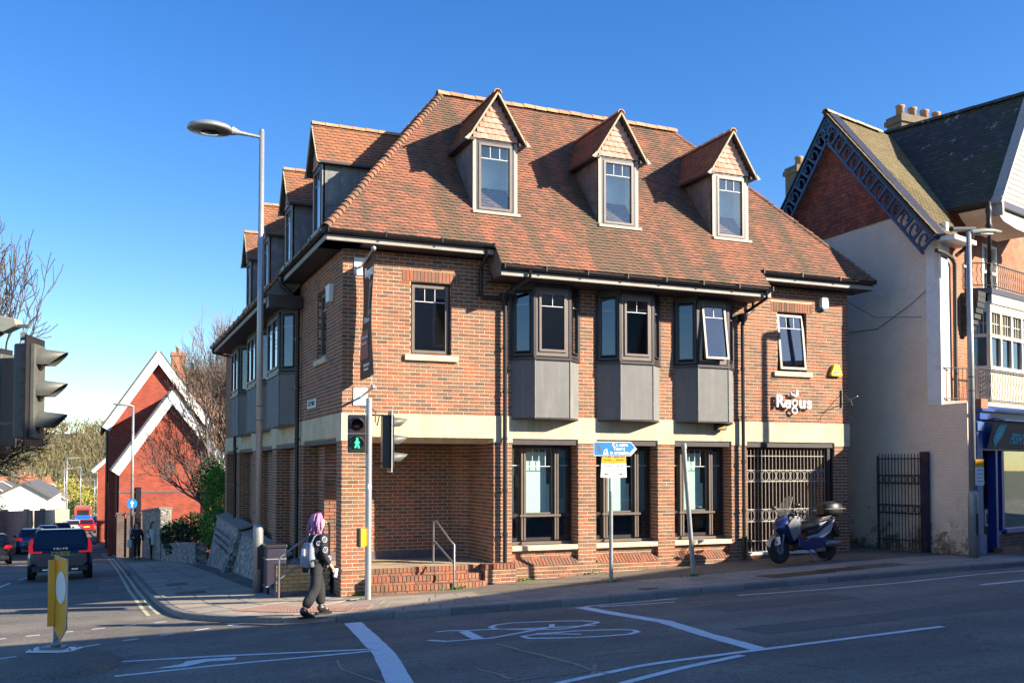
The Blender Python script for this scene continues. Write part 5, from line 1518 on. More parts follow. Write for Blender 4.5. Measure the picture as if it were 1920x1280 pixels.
m = MB(); gb(m, -.10, -.02, st0 - .18, st0 + .02, .5, 3.56); m.build('corner_strip', 'shop_blue', NB)
# tilted sign board
sb = MB(); tilt = .16
Gs = lambda a, t, z: G(a, t + (z - 2.92) * .30, z)
fbox(sb, Gs, .42, 7.0, st0 + .06, st0 + .10, 2.90, 3.52)
mat('sign_brown', (.15, .11, .085), .6, var=.35, ns=5)
sg = sb.build('shop_sign', 'sign_brown', NB)
mat('turquoise', (.05, .52, .58), .5, var=.15)
# fish outline
fo = [(.0, .30), (.05, .45), (.20, .54), (.36, .52), (.46, .56), (.44, .40), (.40, .26), (.27, .12), (.17, .02), (.12, .0), (.10, .08), (.0, .13), (-.02, .2)]
m = MB(); m.prism([Gs(.55 + a * 1.0, st0 + .104, 2.93 + z) for a, z in fo], 0, no * .008); m.build('fish_emblem', 'turquoise', sg)
m = MB()
for q_ in ([(.10, .20), (.2, .3), (.33, .32)], [(.12, .12), (.2, .2), (.3, .25)], [(.2, .38), (.3, .42)], [(.06, .10), (.08, .16), (.13, .10)]):
    m.tube([Gs(.55 + a, st0 + .114, 2.93 + z) for a, z in q_], .008, 4)
m.build('emblem_line', 'sign_white', sg)
def stext(nm, t, size, a, z, m_, par, bold=.012, off=.105):
    me = text_mesh(t, size, ext=.004, bold=bold, align='LEFT', shear=.15)
    base = Gs(a, st0 + off, z); upd = (Gs(a, st0, z + 1) - Gs(a, st0, z)).normalized()
    Mx = Matrix(((e1.x, -no.x, upd.x, base.x), (e1.y, -no.y, upd.y, base.y), (e1.z, -no.z, upd.z, base.z), (0, 0, 0, 1)))
    me.transform(wm(par).inverted() @ Mx); me.materials.clear(); me.materials.append(MATS[m_])
    o = bpy.data.objects.new(nm, me); link(o, par); return o
stext('sign_lettering', 'FISH BAR', .34, 1.42, 3.13, 'turquoise', sg)
m = MB(); m.tube([G(.75, st0 + .32, 3.55), G(6.9, st0 + .32, 3.55)], .03, 8); m.tube([G(.75, st0 + .05, 3.62), G(.75, st0 + .32, 3.55)], .02, 6); m.build('sign_light', 'steel_grey', NB)
# glazing, doorway
m = MB(); gb(m, 1.02, 1.12, .60, st0, .55, 2.86); gb(m, 1.34, 1.46, .62, st0, .96, 2.86); gb(m, 1.12, 1.34, .64, st0 - .02, .90, .98); gb(m, 1.46, 7.4, .62, st0 + .04, .92, 1.02)
for x in (3.1, 5.0, 7.0): gb(m, x, x + .1, .62, st0, 1.02, 2.86)
m.build('shop_frame', 'shop_blue', NB)
m = MB(); gb(m, 1.12, 7.4, .66, st0 - .01, .45, .90); m.build('stall_riser', 'dark_brick', NB)
m = MB(); gb(m, 1.12, 1.34, .70, .71, .98, 2.86); gb(m, 1.46, 7.0, .70, .71, 1.02, 2.86); gb(m, .30, 1.02, -.25, -.24, 1.25, 2.84); m.build('shop_glass', 'glass', NB)
mat('shop_inside', (.16, .17, .16), .8, var=.3, ns=1.2); mat('counter_wood', (.10, .06, .045), .7)
m = MB()
m.add([G(a if (t > 0 or a > 1) else 1.2, t, z) for t in (-2.2, .60) for z in (.5, 2.9) for a in (.28, 7.4)], [(0, 1, 3, 2), (0, 4, 5, 1), (2, 3, 7, 6), (1, 5, 7, 3), (0, 2, 6, 4)]); m.build('shop_interior', 'shop_inside', NB)
m = MB(); gb(m, .28, 1.02, -.30, -.22, .5, 1.2); m.build('shop_door', 'counter_wood', NB)
m = MB(); gb(m, 1.5, 6, -.6, -.1, .5, 1.45); m.build('counter', 'counter_wood', NB)
m = MB(); gb(m, 1.5, 1.95, .3, .32, 1.06, 1.45); m.build('window_poster', 'sign_white', NB); m = MB(); gb(m, 1.58, 1.86, .322, .33, 1.12, 1.36); m.build('poster_picture', 'terracotta', NB)
m = MB(); gb(m, .45, .75, -.2, -.19, 1.7, 2.1); gb(m, .8, 1.0, -.2, -.19, 1.75, 2.2); gb(m, 1.6, 2.3, -.1, -.09, 1.9, 2.35); m.build('menu_board', 'letter_black', NB)
m = MB()
for i in range(9): gb(m, 1.62 + (i % 3) * .22, 1.78 + (i % 3) * .22, -.088, -.085, 1.95 + (i // 3) * .12, 1.98 + (i // 3) * .12)
m.build('menu_lettering', 'sign_white', NB)
m = MB(); gb(m, .95, 2.0, st0 - .05, st0 + .16, .48, .60); m.build('door_step', 'terracotta', NB)
# chimneys
def chimney(par, c, w, d, z0, z1, pots, m='dark_brick', potm='pot_clay', nm='chimney_stack'):
    mb = MB(); mb.box(c[0] - w / 2, c[0] + w / 2, c[1] - d / 2, c[1] + d / 2, z0, z1 - .25); mb.box(c[0] - w / 2 - .06, c[0] + w / 2 + .06, c[1] - d / 2 - .06, c[1] + d / 2 + .06, z1 - .25, z1 - .1); mb.box(c[0] - w / 2 - .02, c[0] + w / 2 + .02, c[1] - d / 2 - .02, c[1] + d / 2 + .02, z1 - .1, z1)
    o = mb.build(nm, m, par)
    for i in range(pots):
        x = c[0] - w / 2 + (i + .5) * w / pots; y = c[1]
        if d > w: x = c[0]; y = c[1] - d / 2 + (i + .5) * d / pots
        p = MB(); p.lathe((x, y, z1), [(.13, 0), (.12, .28), (.145, .30), (.145, .36), (.11, .36)], 10); p.build('chimney_pot', potm, o)
    return o
mat('pot_clay', (.42, .26, .14), .85, var=.25, ns=8)
mat('chimney_yellow', (.18, .14, .09), .9, var=.25, ns=5)
chimney(NB, (19.3, 4.4), 2.0, .6, 11, 13.35, 4, 'chimney_yellow')
chimney(NB, (17.1, 7.4), .65, .6, 9, 12.45, 1, 'chimney_yellow')
# back mass and side details
m = MB(); m.box(14.1, 20, 5.0, 12, -1, 8.3); m.build('rear_wing', 'painted_brick', NB)
m = MB()
rs = lambda r: [(Xw - .012, 1.0 + r * math.cos(t), 4.1 + r * math.sin(t)) for t in np.linspace(0, 2 * math.pi, 17)[:-1]]
for r in (.20, .12): m.tube([Vector((Xw - .0, -.45 + r * math.cos(t), 3.92 + r * math.sin(t))) for t in np.linspace(0, 2 * math.pi, 17)[:-1]], .012, 5, closed=True)
m.cyl((Xw - .03, -.45, 3.92), .05, .04, 10, axis='X'); m.build('tie_plate', 'painted_brick', NB)
m = MB(); m.tube([(Xw - .02, -1.2, 6.75), (Xw - .05, -.6, 6.4), (Xw - .04, .5, 5.95), (Xw - .02, 1.6, 6.0)], .008, 4); m.tube([(12.4, .1, 6.5), (13.0, -.2, 6.1), (Xw - .02, -.9, 6.05)], .007, 4); m.build('cable', 'gate_black', NB)
# security light at the flank, brackets
# alley gate (open, against the side wall)
GT = thing('alley_gate', 'tall black iron gate standing open against the pinkish wall, rings in two rows', 'gate', (13.72, .35, .5))
def ring_gate(par, P, L, z0, z1, bars, rows, m, r=.011, zt=None, spikes=0.0, rail=.012):
    """P(a,z) gives a point; rows of rings between double rails"""
    for i in range(bars):
        a = L * (i + .5) / bars
        b = MB(); b.tube([P(a, z0), P(a, z1 + spikes)], r, 6); b.build('gate_bar', m, par)
    f = MB()
    for z in (zt or []): f.tube([P(0, z), P(L, z)], rail, 6)
    for (za, zb) in rows:
        for z in (za, zb): f.tube([P(0, z), P(L, z)], rail, 6)
    f.build('gate_rail', m, par)
    nr = bars // 2 + 1
    for (za, zb) in rows:
        rr = (zb - za) / 2 - .012; zc = (za + zb) / 2
        for i in range(nr):
            a = L * (i + .5) / nr
            g_ = MB(); g_.tube([P(a + min(rr, L / nr / 2) * math.cos(t), zc + rr * math.sin(t)) for t in np.linspace(0, 2 * math.pi, 15)[:-1]], r * .9, 5, closed=True); g_.build('gate_ring', m, par)
ring_gate(GT, lambda a, z: Vector((13.66 - .10 * (1 - a / 1.25), .35 - a, z)), 1.25, .52, 2.80, 13, [(1.36, 1.56), (2.08, 2.28)], 'gate_black', zt=[.72, 2.68], rail=.014)
m = MB(); m.box(13.62, 13.76, -1.10, -.93, .45, 2.84); m.build('gate_post', 'navy_dark', GT, bevel=.006)
m = MB(); m.tube([(13.57, .36, .45), (13.57, .36, 2.75)], .022, 8); m.build('gate_stile', 'gate_black', GT)
# ------------------------------------------------------------------ white ringed gate in the end bay and things fixed to the front
GW = thing('iron_gate', 'white iron gate with two rows of rings behind the scooter', 'gate', (9.4, .12, .45))
def PG(a, z): return Vector((9.42 + a, .12, z))
for i in range(23):
    a = .03 + i * .102
    b = MB(); b.tube([PG(a, .52), PG(a, 2.86)], .0105, 6)
    b.tube([PG(a, 2.86), PG(a, 2.90)], [.0105, .003], 6)
    b.build('gate_bar', 'gate_white', GW)
f = MB()
for z in (2.73, 2.40, 2.14, 1.50, 1.22, .78): f.tube([PG(-.04, z), PG(2.32, z)], .013, 6)
f.build('gate_rail', 'gate_white', GW)
for (za, zb) in ((2.14, 2.40), (1.22, 1.50)):
    for i in range(11):
        a = .13 + i * .205
        g_ = MB(); rr = (zb - za) / 2 - .01; zc = (za + zb) / 2
        g_.tube([PG(a + .092 * math.cos(t), zc + rr * math.sin(t)) for t in np.linspace(0, 2 * math.pi, 15)[:-1]], .010, 5, closed=True); g_.build('gate_ring', 'gate_white', GW)
m = MB(); m.box(11.72, 11.80, .05, .2, .44, 2.92); m.box(11.84, 11.88, .06, .3, .44, 2.95); m.build('gate_post', 'black_frame', GW)
# the covered passage behind it
mat('passage_wall', (.24, .17, .13), .9, var=.3, ns=2)
m = MB(); m.add([(9.36, .3, .4), (9.36, 4.5, .4), (9.36, 4.5, 2.96), (9.36, .3, 2.96), (12.0, .3, .4), (12.0, 4.5, .4), (12.0, 4.5, 2.96), (12.0, .3, 2.96)], [(0, 1, 2, 3), (4, 7, 6, 5), (1, 5, 6, 2), (0, 4, 5, 1), (3, 2, 6, 7)]); m.build('passage', 'passage_wall', OFF)
m = MB(); m.box(9.5, 10.2, 4.3, 4.45, .4, 2.6); m.build('passage_door', 'black_frame', OFF)
m = MB(); m.box(9.42, 11.7, -.02, .25, .47, .53); m.build('gate_step', 'lime_white', OFF)

# raised lettering
mat('logo_white', (.86, .85, .88), .35, var=.03, bump=0)
LG = thing('logo_sign', 'raised white lettering with a red dot on the brick wall', 'sign', (10.7, -.06, 3.95))
xs_ = 10.13
for ch, x, w in (('R', 10.235, 0), ('e', 10.455, 0), ('u', 10.88, 0), ('s', 11.085, 0)):
    text('letter', ch, .40 if ch != 'R' else .40, (x, -.075, 3.99 if ch == 'R' else 3.97), 0, 'logo_white', LG, ext=.022, bold=.0065)
g_ = MB()
def tor(mb, c, r, w, sx=1.0):
    pts = [Vector((c[0] + r * math.cos(t) * sx, -.075, c[1] + r * math.sin(t))) for t in np.linspace(0, 2 * math.pi, 17)[:-1]]
    mb.tube(pts, w, 6, closed=True)
tor(g_, (10.665, 3.965), .068, .022); tor(g_, (10.655, 3.79), .068, .022, 1.1); g_.build('letter', 'logo_white', LG)
ac = MB(); ac.tube([Vector((10.685 + .115 * math.cos(t) - .01, -.075, 4.22 + .085 * math.sin(t))) for t in np.linspace(math.pi * 1.02, math.pi * 1.85, 9)], [.012, .022, .03, .034, .034, .034, .03, .03, .028], 6); ac.beam((10.73, -.075, 4.16), (10.73, -.075, 4.27), .05, .05); ac.build('logo_accent', 'logo_white', LG)
rdot = MB(); rdot.obox((10.80, -.07, 4.195), (.98, 0, .1), (0, 1, 0), (-.1, 0, .98), .042, .03, .042); rdot.build('logo_dot', 'red_paint', LG, bevel=.008)
# alarm boxes, flood light, wall bracket, street name
def wallbox(name, label, cat, loc, w, d, h, mn, chamfer=False, face='front'):
    t = thing(name, label, cat, loc)
    m = MB()
    if face == 'front':
        poly = [(-w / 2, 0), (-w / 2, h * .8), (-w * .3, h), (w * .3, h), (w / 2, h * .8), (w / 2, 0), (w * .3, -h * .06), (-w * .3, -h * .06)]
        m.prism([(x, 0, z) for x, z in poly], 0, (0, -d, 0))
    else:
        poly = [(-w / 2, h), (w / 2, h), (w * .34, 0), (-w * .34, 0)]
        m.prism([(0, x, z) for x, z in poly], 0, (-d, 0, 0))
    m.build('box', mn, t, world=False, bevel=.01)
    return t
ab = wallbox('alarm_box', 'small white alarm box with blue base high on the brick wall near the right eave', 'alarm box', (11.58, -.0, 6.26), .20, .11, .26, 'sign_white')
m = MB(); m.box(-.07, .07, -.10, -.01, -.05, -.015); m.build('lamp_base', 'sign_blue', ab, world=False)
yb = thing('bell_box', 'yellow triangular bell box on the brick wall right of the tilted window', 'alarm box', (11.92, 0, 4.66))
m = MB(); m.prism([(-.16, 0, -.02), (-.17, 0, .04), (-.08, 0, .24), (-.05, 0, .26), (.05, 0, .26), (.08, 0, .24), (.17, 0, .04), (.16, 0, -.02)], 0, (0, -.09, 0)); m.build('box', 'button_yellow', yb, world=False, bevel=.015)
text('lettering', 'ADT', .09, (0, -.093, .06), 0, 'sign_blue', yb, world=False, ext=.002, bold=.003)
lb = wallbox('alarm_box', 'white tapered alarm box on the shaded left brick face beside the narrow window', 'alarm box', (0, .90, 5.76), .36, .10, .34, 'sign_white', face='left')
fl_ = thing('flood_light', 'small amber floodlight on the cream band under the third front oriel', 'light', (8.55, -.02, 3.36))
m = MB(); m.box(-.13, .13, -.16, -.03, -.06, .06); m.box(-.02, .02, -.04, 0, -.02, .1); m.build('housing', 'black_plastic', fl_, world=False, bevel=.01)
mat('amber_lens', (.42, .26, .06), .4)
m = MB(); m.box(-.10, .10, -.168, -.158, -.035, .035); m.build('lens', 'amber_lens', fl_, world=False)
br = thing('wall_bracket', 'empty rusty iron sign bracket at the right end of the brick front', 'bracket', (12.1, 0, 4.0))
m = MB(); m.tube([(12.12, -.02, 4.32), (12.12, -.02, 3.90)], .02, 6); m.tube([(12.12, -.02, 3.98), (12.11, -.55, 4.14)], .009, 6); m.tube([(12.12, -.03, 4.22), (12.05, -.4, 4.05), (12.0, -.5, 3.92)], .008, 5); m.build('iron_arm', 'steel_dark', br)
sn = thing('street_name_sign', 'small white street nameplate on the shaded left brick face above the band', 'sign', (-.012, 2.75, 3.84))
m = MB(); m.box(-.012, 0, -.46, .46, -.09, .09); m.build('plate', 'sign_white', sn, world=False)
me = text_mesh('CITY WAY', .15, ext=.002, bold=.002); me.transform(Matrix.Translation((-.016, 0, 0)) @ Matrix.Rotation(R(-90), 4, 'Z')); me.materials.clear(); me.materials.append(MATS['letter_black']); link(bpy.data.objects.new('lettering', me), sn)
# banner on two arms, square to the wall
mat('banner_brown', (.13, .07, .04), .75, var=.12, ns=2, bump=.05); mat('banner_pink', (.42, .16, .12), .7); mat('banner_photo', (.30, .27, .25), .7, var=.4, ns=9); mat('banner_dark', (.03, .025, .03), .7, var=.4, ns=9)
bn = thing('banner', 'tall brown banner hanging between two arms at the brick corner', 'banner', (.36, 0, 5.0))
for z in (6.33, 3.82):
    m = MB(); m.box(.22, .50, -.018, 0, z - .17, z + .17); m.build('bracket_plate', 'sign_white', bn, bevel=.004)
for z, dz in ((6.38, .10), (3.86, .06)):
    m = MB(); m.tube([(.36, -.02, z - .05), (.36, -.90, z + dz)], .024, 8); m.lathe((.36, -.92, z + dz + .005 - .04), [(.01, 0), (.04, .02), (.05, .05), (.04, .08), (.01, .1)], 12); m.build('banner_arm', 'steel_grey', bn)
def bpt(s, t):      # s 0..1 across (0 wall side), t 0..1 down
    y = -.10 - .80 * s; z = lerp(6.40 + .08 * s, 4.12 + .05 * s, t); x = .36 + .03 * math.sin(t * 5 + s * 2) + .03 * math.sin(s * 3.1)
    return Vector((x, y, z))
def bpatch(nm, s0, s1, t0, t1, m_, off, th=.004, poly=None):
    mb = MB(); ns_, nt_ = 6, 14; vs = []
    for o_ in (off, off + th):
        for j in range(nt_ + 1):
            for i in range(ns_ + 1):
                p = bpt(lerp(s0, s1, i / ns_), lerp(t0, t1, j / nt_)); vs.append(p - Vector((o_, 0, 0)))
    n = (ns_ + 1) * (nt_ + 1); fs = []
    for k in (0, 1): fs += [(k * n + j * (ns_ + 1) + i, k * n + j * (ns_ + 1) + i + 1, k * n + (j + 1) * (ns_ + 1) + i + 1, k * n + (j + 1) * (ns_ + 1) + i) for j in range(nt_) for i in range(ns_)]
    mb.add(vs, fs, True); return mb.build(nm, m_, bn)
bpatch('banner_cloth', 0, 1, 0, 1, 'banner_brown', 0)
bpatch('printed_panel', .45, .95, .22, .50, 'banner_photo', .008); bpatch('printed_figure', .62, .9, .27, .46, 'banner_dark', .014); bpatch('printed_panel', .0, .62, .60, .84, 'banner_pink', .008)
def btext(nm, t_, size, s, tt, bold=.004):
    me = text_mesh(t_, size, ext=.002, bold=bold); p = bpt(s, tt)
    me.transform(wm(bn).inverted() @ Matrix.Translation(p - Vector((.035, 0, 0))) @ Matrix.Rotation(R(-90), 4, 'Z')); me.materials.clear(); me.materials.append(MATS['logo_white']); link(bpy.data.objects.new(nm, me), bn)
btext('lettering', 'Regus', .26, .52, .13, .010); btext('lettering', '0800 756 2911', .07, .55, .90); btext('lettering', 'regus.co.uk', .07, .5, .93)
btext('lettering', 'Offices', .14, .5, .53); btext('lettering', 'Meeting rooms', .085, .35, .66, .001); btext('lettering', 'Co-working', .085, .33, .71, .001)
m = MB(); m.tube([(.36, -.12, 4.12), (.36, -.12, 3.86)], .006, 4); m.tube([(.36, -.82, 4.18), (.36, -.86, 3.9)], .006, 4); m.build('tie_cord', 'steel_grey', bn)
# handrails
def handrail(name, label, pts_list, r=.021):
    t = thing(name, label, 'handrail', pts_list[0][0])
    for k, pts in enumerate(pts_list):
        m = MB(); m.tube(pts, r if k == 0 else r * .85, 8); m.build('rail_tube', 'steel_dark', t)
    return t
handrail('handrail', 'dark steel handrail on the curved brick steps right of the traffic light pole', [[(2.08, -.55, .08), (2.08, -.55, .98), (2.02, -.5, 1.05), (1.90, -.02, 1.40), (1.87, 0.06, 1.42), (1.87, .08, 1.38), (1.87, .08, .58)], [(2.08, -.53, .62), (1.89, .05, 1.0)]])
handrail('handrail', 'dark steel handrail by the low buff wall left of the corner pier', [[(-1.02, .80, -.1), (-1.02, .80, .68), (-.98, .80, .75), (-.42, .82, 1.15), (-.12, .84, 1.36), (-.06, .84, 1.36), (-.04, .84, 1.3), (-.04, .84, .58)], [(-1.0, .80, .32), (-.06, .84, .95)]])
# ------------------------------------------------------------------ street furniture
def lamp_column(name, label, loc, h, group, head):
    t = thing(name, label, 'street lamp', loc, group=group)
    m = MB(); m.lathe((0, 0, -.05), [(.105, 0), (.105, 1.35), (.10, 1.42), (.07, 1.50)], 20); m.build('base', 'galv_dirty', t, world=False)
    m = MB(); m.lathe((0, 0, 1.44), [(.072, 0), (.066, h * .45), (.052, h - 1.44)], 16)
    m.lathe((0, 0, h - .01), [(.052, 0), (.045, .04), (.0, .05)], 12)
    m.build('column', 'steel_grey', t, world=False)
    m = MB(); 
    for z in (3.6, 3.9): m.cyl((0, 0, z), .070, .02, 14)
    m.box(-.03, .03, -.108, -.10, .5, .95)
    m.build('band', 'black_plastic', t, world=False)
    head(t)
    return t
def oval_head(t):
    h = 9.78
    m = MB(); m.tube([(0, 0, h - .14), (-.25, 0, h - .12), (-.50, 0, h - .10)], [.035, .035, .05], 10); m.build('arm', 'steel_grey', t, world=False)
    def disc(mb, sc, z0, prof, n=28):
        vs = []
        for r, z in prof:
            for i in range(n):
                a = 2 * math.pi * i / n; vs.append((-1.06 + r * .47 * math.cos(a) * sc, r * .40 * math.sin(a) * sc, z0 + z + (-.02) * 0))
        fs = [(k * n + i, k * n + (i + 1) % n, (k + 1) * n + (i + 1) % n, (k + 1) * n + i) for k in range(len(prof) - 1) for i in range(n)]
        fs += [tuple(range(n))[::-1], tuple(range((len(prof) - 1) * n, len(prof) * n))]
        mb.add(vs, fs, True)
    hd = MB(); disc(hd, 1, h - .1, [(.80, -.055), (.98, -.035), (1, .0), (.9, .06), (.6, .11), (.2, .13)])
    hd.tube([(-.48, 0, h - .10), (-.62, 0, h - .08)], [.05, .10], 10)
    o = hd.build('lamp_head', 'steel_grey', t, world=False)
    ls = MB(); disc(ls, 1, h - .1, [(.45, -.075), (.78, -.062), (.79, -.050)]); ls.build('lens', 'lens_dark', o, world=False)
    ls = MB(); disc(ls, 1, h - .1, [(.2, -.092), (.42, -.082), (.44, -.074)]); ls.build('lens', 'glass_car', o, world=False)
mat('lens_dark', (.14, .14, .13), .3)
def wedge_head(L, ang=0, h=7.5):
    def f(t):
        m = MB(); c, s_ = math.cos(ang), math.sin(ang)
        st = [(0, .05, .05, 0), (.08, .07, .06, .03), (.35, .13, .07, .06), (.6, .12, .055, .08), (L, .03, .02, .09)]
        n = 12; vs = []
        for (x, hw, hh, dz) in st:
            for i in range(n):
                a = 2 * math.pi * i / n; y = hw * math.cos(a); z = hh * math.sin(a) + dz
                vs.append((x * c - y * s_, x * s_ + y * c, h + z))
        fs = [(k * n + i, k * n + (i + 1) % n, (k + 1) * n + (i + 1) % n, (k + 1) * n + i) for k in range(len(st) - 1) for i in range(n)] + [tuple(range(n))[::-1], tuple(range(4 * n, 5 * n))]
        m.add(vs, fs, True); o = m.build('lamp_head', 'head_green', t, world=False)
        m = MB(); m.obox((.42 * c, .42 * s_, h + .005), (c, s_, .03), (-s_, c, 0), (0, 0, 1), .16, .08, .008); m.build('lens', 'sign_white', o, world=False)
    return f
mat('head_green', (.28, .29, .23), .45, var=.15)
LG1 = 'street lamps'
lamp_column('street_lamp', 'tall grey street lamp with oval disc head left of the brick corner', (-1.14, 2.65, gz(-1.14, 2.65)), 9.78, LG1, oval_head)
lamp_column('street_lamp', 'grey street lamp with flat wedge head in front of the fish shop', (13.15, -2.85, gz(13.15, -2.85)), 7.05, LG1, wedge_head(.85, R(-8), 7.05))
t = thing('parking_sign', 'small yellow and white parking plate on the lamp by the fish shop', 'sign', (13.15, -2.85, 2.2))
m = MB(); m.box(-.02, .22, -.10, -.09, .28, .44); m.build('plate', 'sign_yellow', t, world=False)
m = MB(); m.box(-.02, .22, -.10, -.09, -.12, .275); m.build('plate', 'sign_white', t, world=False)
m = MB()
for i in range(4): m.box(.02, .18, -.104, -.1005, .2 - i * .08, .215 - i * .08)
m.build('lettering', 'sign_blue', t, world=False)
lp = lamp_column('street_lamp', 'slim street lamp before the red brick gables with white arm', (-2.75, 31.5, gz(-2.75, 31.5)), 7.2, LG1, wedge_head(.9, R(180), 7.2))

# fingerpost and parking plates
t = thing('sign_post', 'grey post carrying the blue pointed tourist sign, standing on the pavement', 'sign post', (4.77, -1.90, gz(4.77, -1.9)))
m = MB(); m.tube([(0, 0, -.1), (0, 0, 2.66)], .038, 12); m.build('post', 'galv_dirty', t, world=False)
m = MB(); m.cyl((0, 0, 1.72), .040, .28, 12); m.build('sleeve', 'lime_white', t, world=False)
ax = Vector((.98, -.10, 0)).normalized()
bs = thing('direction_sign', 'blue arrow shaped sign with worn City Centre Tourist Information wording', 'sign', (4.84, -1.95, 2.82), R(-5))
pl = [(-.44, -.135), (.33, -.135), (.46, 0), (.33, .135), (-.44, .135)]
m = MB(); m.prism([(x, 0, z) for x, z in pl], 0, (0, .012, 0)); m.build('border', 'sign_white', bs, world=False)
pl2 = [(-.428, -.122), (.325, -.122), (.442, 0), (.325, .122), (-.428, .122)]
m = MB(); m.prism([(x, -.003, z) for x, z in pl2], 0, (0, .003, 0)); m.build('board', 'sign_blue', bs, world=False)
m = MB(); m.prism([(x, -.006, z) for x, z in ((.28, -.10), (.34, -.10), (.42, -.02), (.40, .02))], 0, (0, .003, 0)); m.build('chevron', 'sign_white', bs, world=False)
for tx, x, z, sz in (('C t, entre', .10, .075, .082), ('Touri t', .08, .0, .082), ('in ormation', .09, -.075, .082)): text('lettering', tx, sz, (x, -.005, z), 0, 'letter_white', bs, world=False, ext=.001, bold=.003)
m = MB(); m.prism([(x, -.005, z) for x, z in ((-.25, -.11), (-.14, -.11), (-.17, .0), (-.23, -.02))], 0, (0, .003, 0)); m.build('pictogram', 'sign_white', bs, world=False)
m = MB(); m.prism([(x, -.008, z) for x, z in ((-.20, -.09), (-.18, -.03), (-.21, -.02))], 0, (0, .003, 0)); m.prism([(x, -.005, z) for x, z in ((-.36, .07), (-.33, .09), (-.28, -.05), (-.31, -.08), (-.36, .0))], 0, (0, .003, 0)); m.build('pictogram', 'grime', bs, world=False) if 'grime' in MATS else None
mat('grime', (.12, .12, .14), .8)
m = MB(); m.prism([(x, -.0085, z) for x, z in ((-.20, -.09), (-.18, -.03), (-.21, -.02))], 0, (0, .003, 0)); m.build('pictogram', 'grime', bs, world=False)
m = MB(); m.prism([(x, -.0055, z) for x, z in ((-.37, .07), (-.34, .09), (-.27, -.05), (-.31, -.08), (-.36, .0))], 0, (0, .003, 0)); m.build('worn_patch', 'grime', bs, world=False)
ps = thing('parking_sign', 'pair of tilted yellow topped parking plates below the blue arrow sign', 'sign', (4.80, -1.96, 2.46), R(-5))
for k, (x0, x1, rot) in enumerate(((-.26, -.01, -.07), (.0, .27, .03))):
    c, s_ = math.cos(rot), math.sin(rot); xm = (x0 + x1) / 2; w = (x1 - x0) / 2 - .003
    def pp(a, z, y): return (xm + a * c + z * s_ * -1, y, z * c + a * s_)
    m = MB(); m.prism([pp(-w, -.19, 0), pp(w, -.19, 0), pp(w, .08, 0), pp(-w, .08, 0)], 0, (0, .006, 0)); m.build('plate', 'sign_white', ps, world=False)
    m = MB(); m.prism([pp(-w, .082, 0), pp(w, .082, 0), pp(w, .20, 0), pp(-w, .20, 0)], 0, (0, .006, 0)); m.build('plate', 'sign_yellow', ps, world=False)
    for j, (tx, z, sz) in enumerate((('No loading', .15, .034), ('At any time' if k == 0 else 'Mon - Sat', .03, .034), ('8am - 6pm', -.02, .03) if k else ('on verge', -.03, .03))):
        text('lettering', tx, sz, pp(0, z, -.003), 0, 'letter_black', ps, world=False, ext=.0008)
    sg_ = -1 if k == 0 else 1
    m = MB(); m.prism([pp(-.04 * sg_, -.115, -.003), pp(.02 * sg_, -.115, -.003), pp(.02 * sg_, -.10, -.003), pp(.05 * sg_, -.122, -.003), pp(.02 * sg_, -.145, -.003), pp(.02 * sg_, -.13, -.003), pp(-.04 * sg_, -.13, -.003)], 0, (0, .002, 0)); m.build('arrow', 'letter_black', ps, world=False)
# leaning bare pole
t = thing('bare_pole', 'leaning grey pole without a sign before the third ground window', 'pole', (6.46, -2.14, gz(6.46, -2.14)))
m = MB(); m.tube([(0.02, 0, -.1), (-.21, -.02, 2.55)], .045, 12); m.build('post', 'galv_dirty', t, world=False)
m = MB(); m.tube([(-.20, -.02, 2.48), (-.213, -.02, 2.58)], .052, 12); m.build('cap', 'steel_grey', t, world=False)

# keep-left bollard sign
t = thing('traffic_bollard', 'bent yellow keep left sign on a white base plate on the traffic island', 'traffic sign', (-4.74, -3.85, gz(-4.74, -3.85) - .03), R(-23))
m = MB(); m.box(-.32, .30, -.16, .16, .0, .025); m.build('base_plate', 'sign_white', t, world=False, bevel=.004)
m = MB(); m.box(-.17, .13, -.10, .10, .025, .06); m.lathe((0, 0, .05), [(.07, 0), (.05, .05), (.035, .1)], 12); m.tube([(0, 0, .1), (-.01, 0, 1.18)], .032, 10)
for x in (-.26, .24):
    for y in (-.11, .11): m.cyl((x, y, .02), .015, .03, 6)
m.build('post', 'steel_dark', t, world=False)
def board(a, w0, w1, z0, z1, cut, yo):
    c, s_ = math.cos(a), math.sin(a); f = lambda u, z, o=0: (u * c - (yo + o) * s_, u * s_ + (yo + o) * c, z)
    poly = [(w0, z0 + cut), (w0, z1), (w1, z1 - .03), (w1, z0 + cut * 1.3), ((w0 + w1) / 2, z0)] if cut else [(w0, z0), (w0, z1), (w1, z1), (w1, z0)]
    m = MB(); m.prism([f(u, z) for u, z in poly], 0, Vector(f(0, 0, .012)) - Vector(f(0, 0, 0)))
    o = m.build('sign_board', 'sign_yellow', t, world=False)
    rim = MB(); rim.tube([f(u, z, -.002) for u, z in poly], .007, 5, closed=True); rim.build('rim', 'steel_grey', t, world=False)
    return f
f1 = board(R(-44), .0, .42, .16, 1.27, .14, -.03)
m = MB(); n_ = 24; m.prism([f1(.23 + .16 * math.cos(2 * math.pi * i / n_), .86 + .21 * math.sin(2 * math.pi * i / n_), -.008) for i in range(n_)], 0, Vector(f1(0, 0, .006)) - Vector(f1(0, 0, 0))); m.build('disc', 'sign_white', t, world=False)
board(R(-158), .02, .10, .33, 1.21, 0, .03)

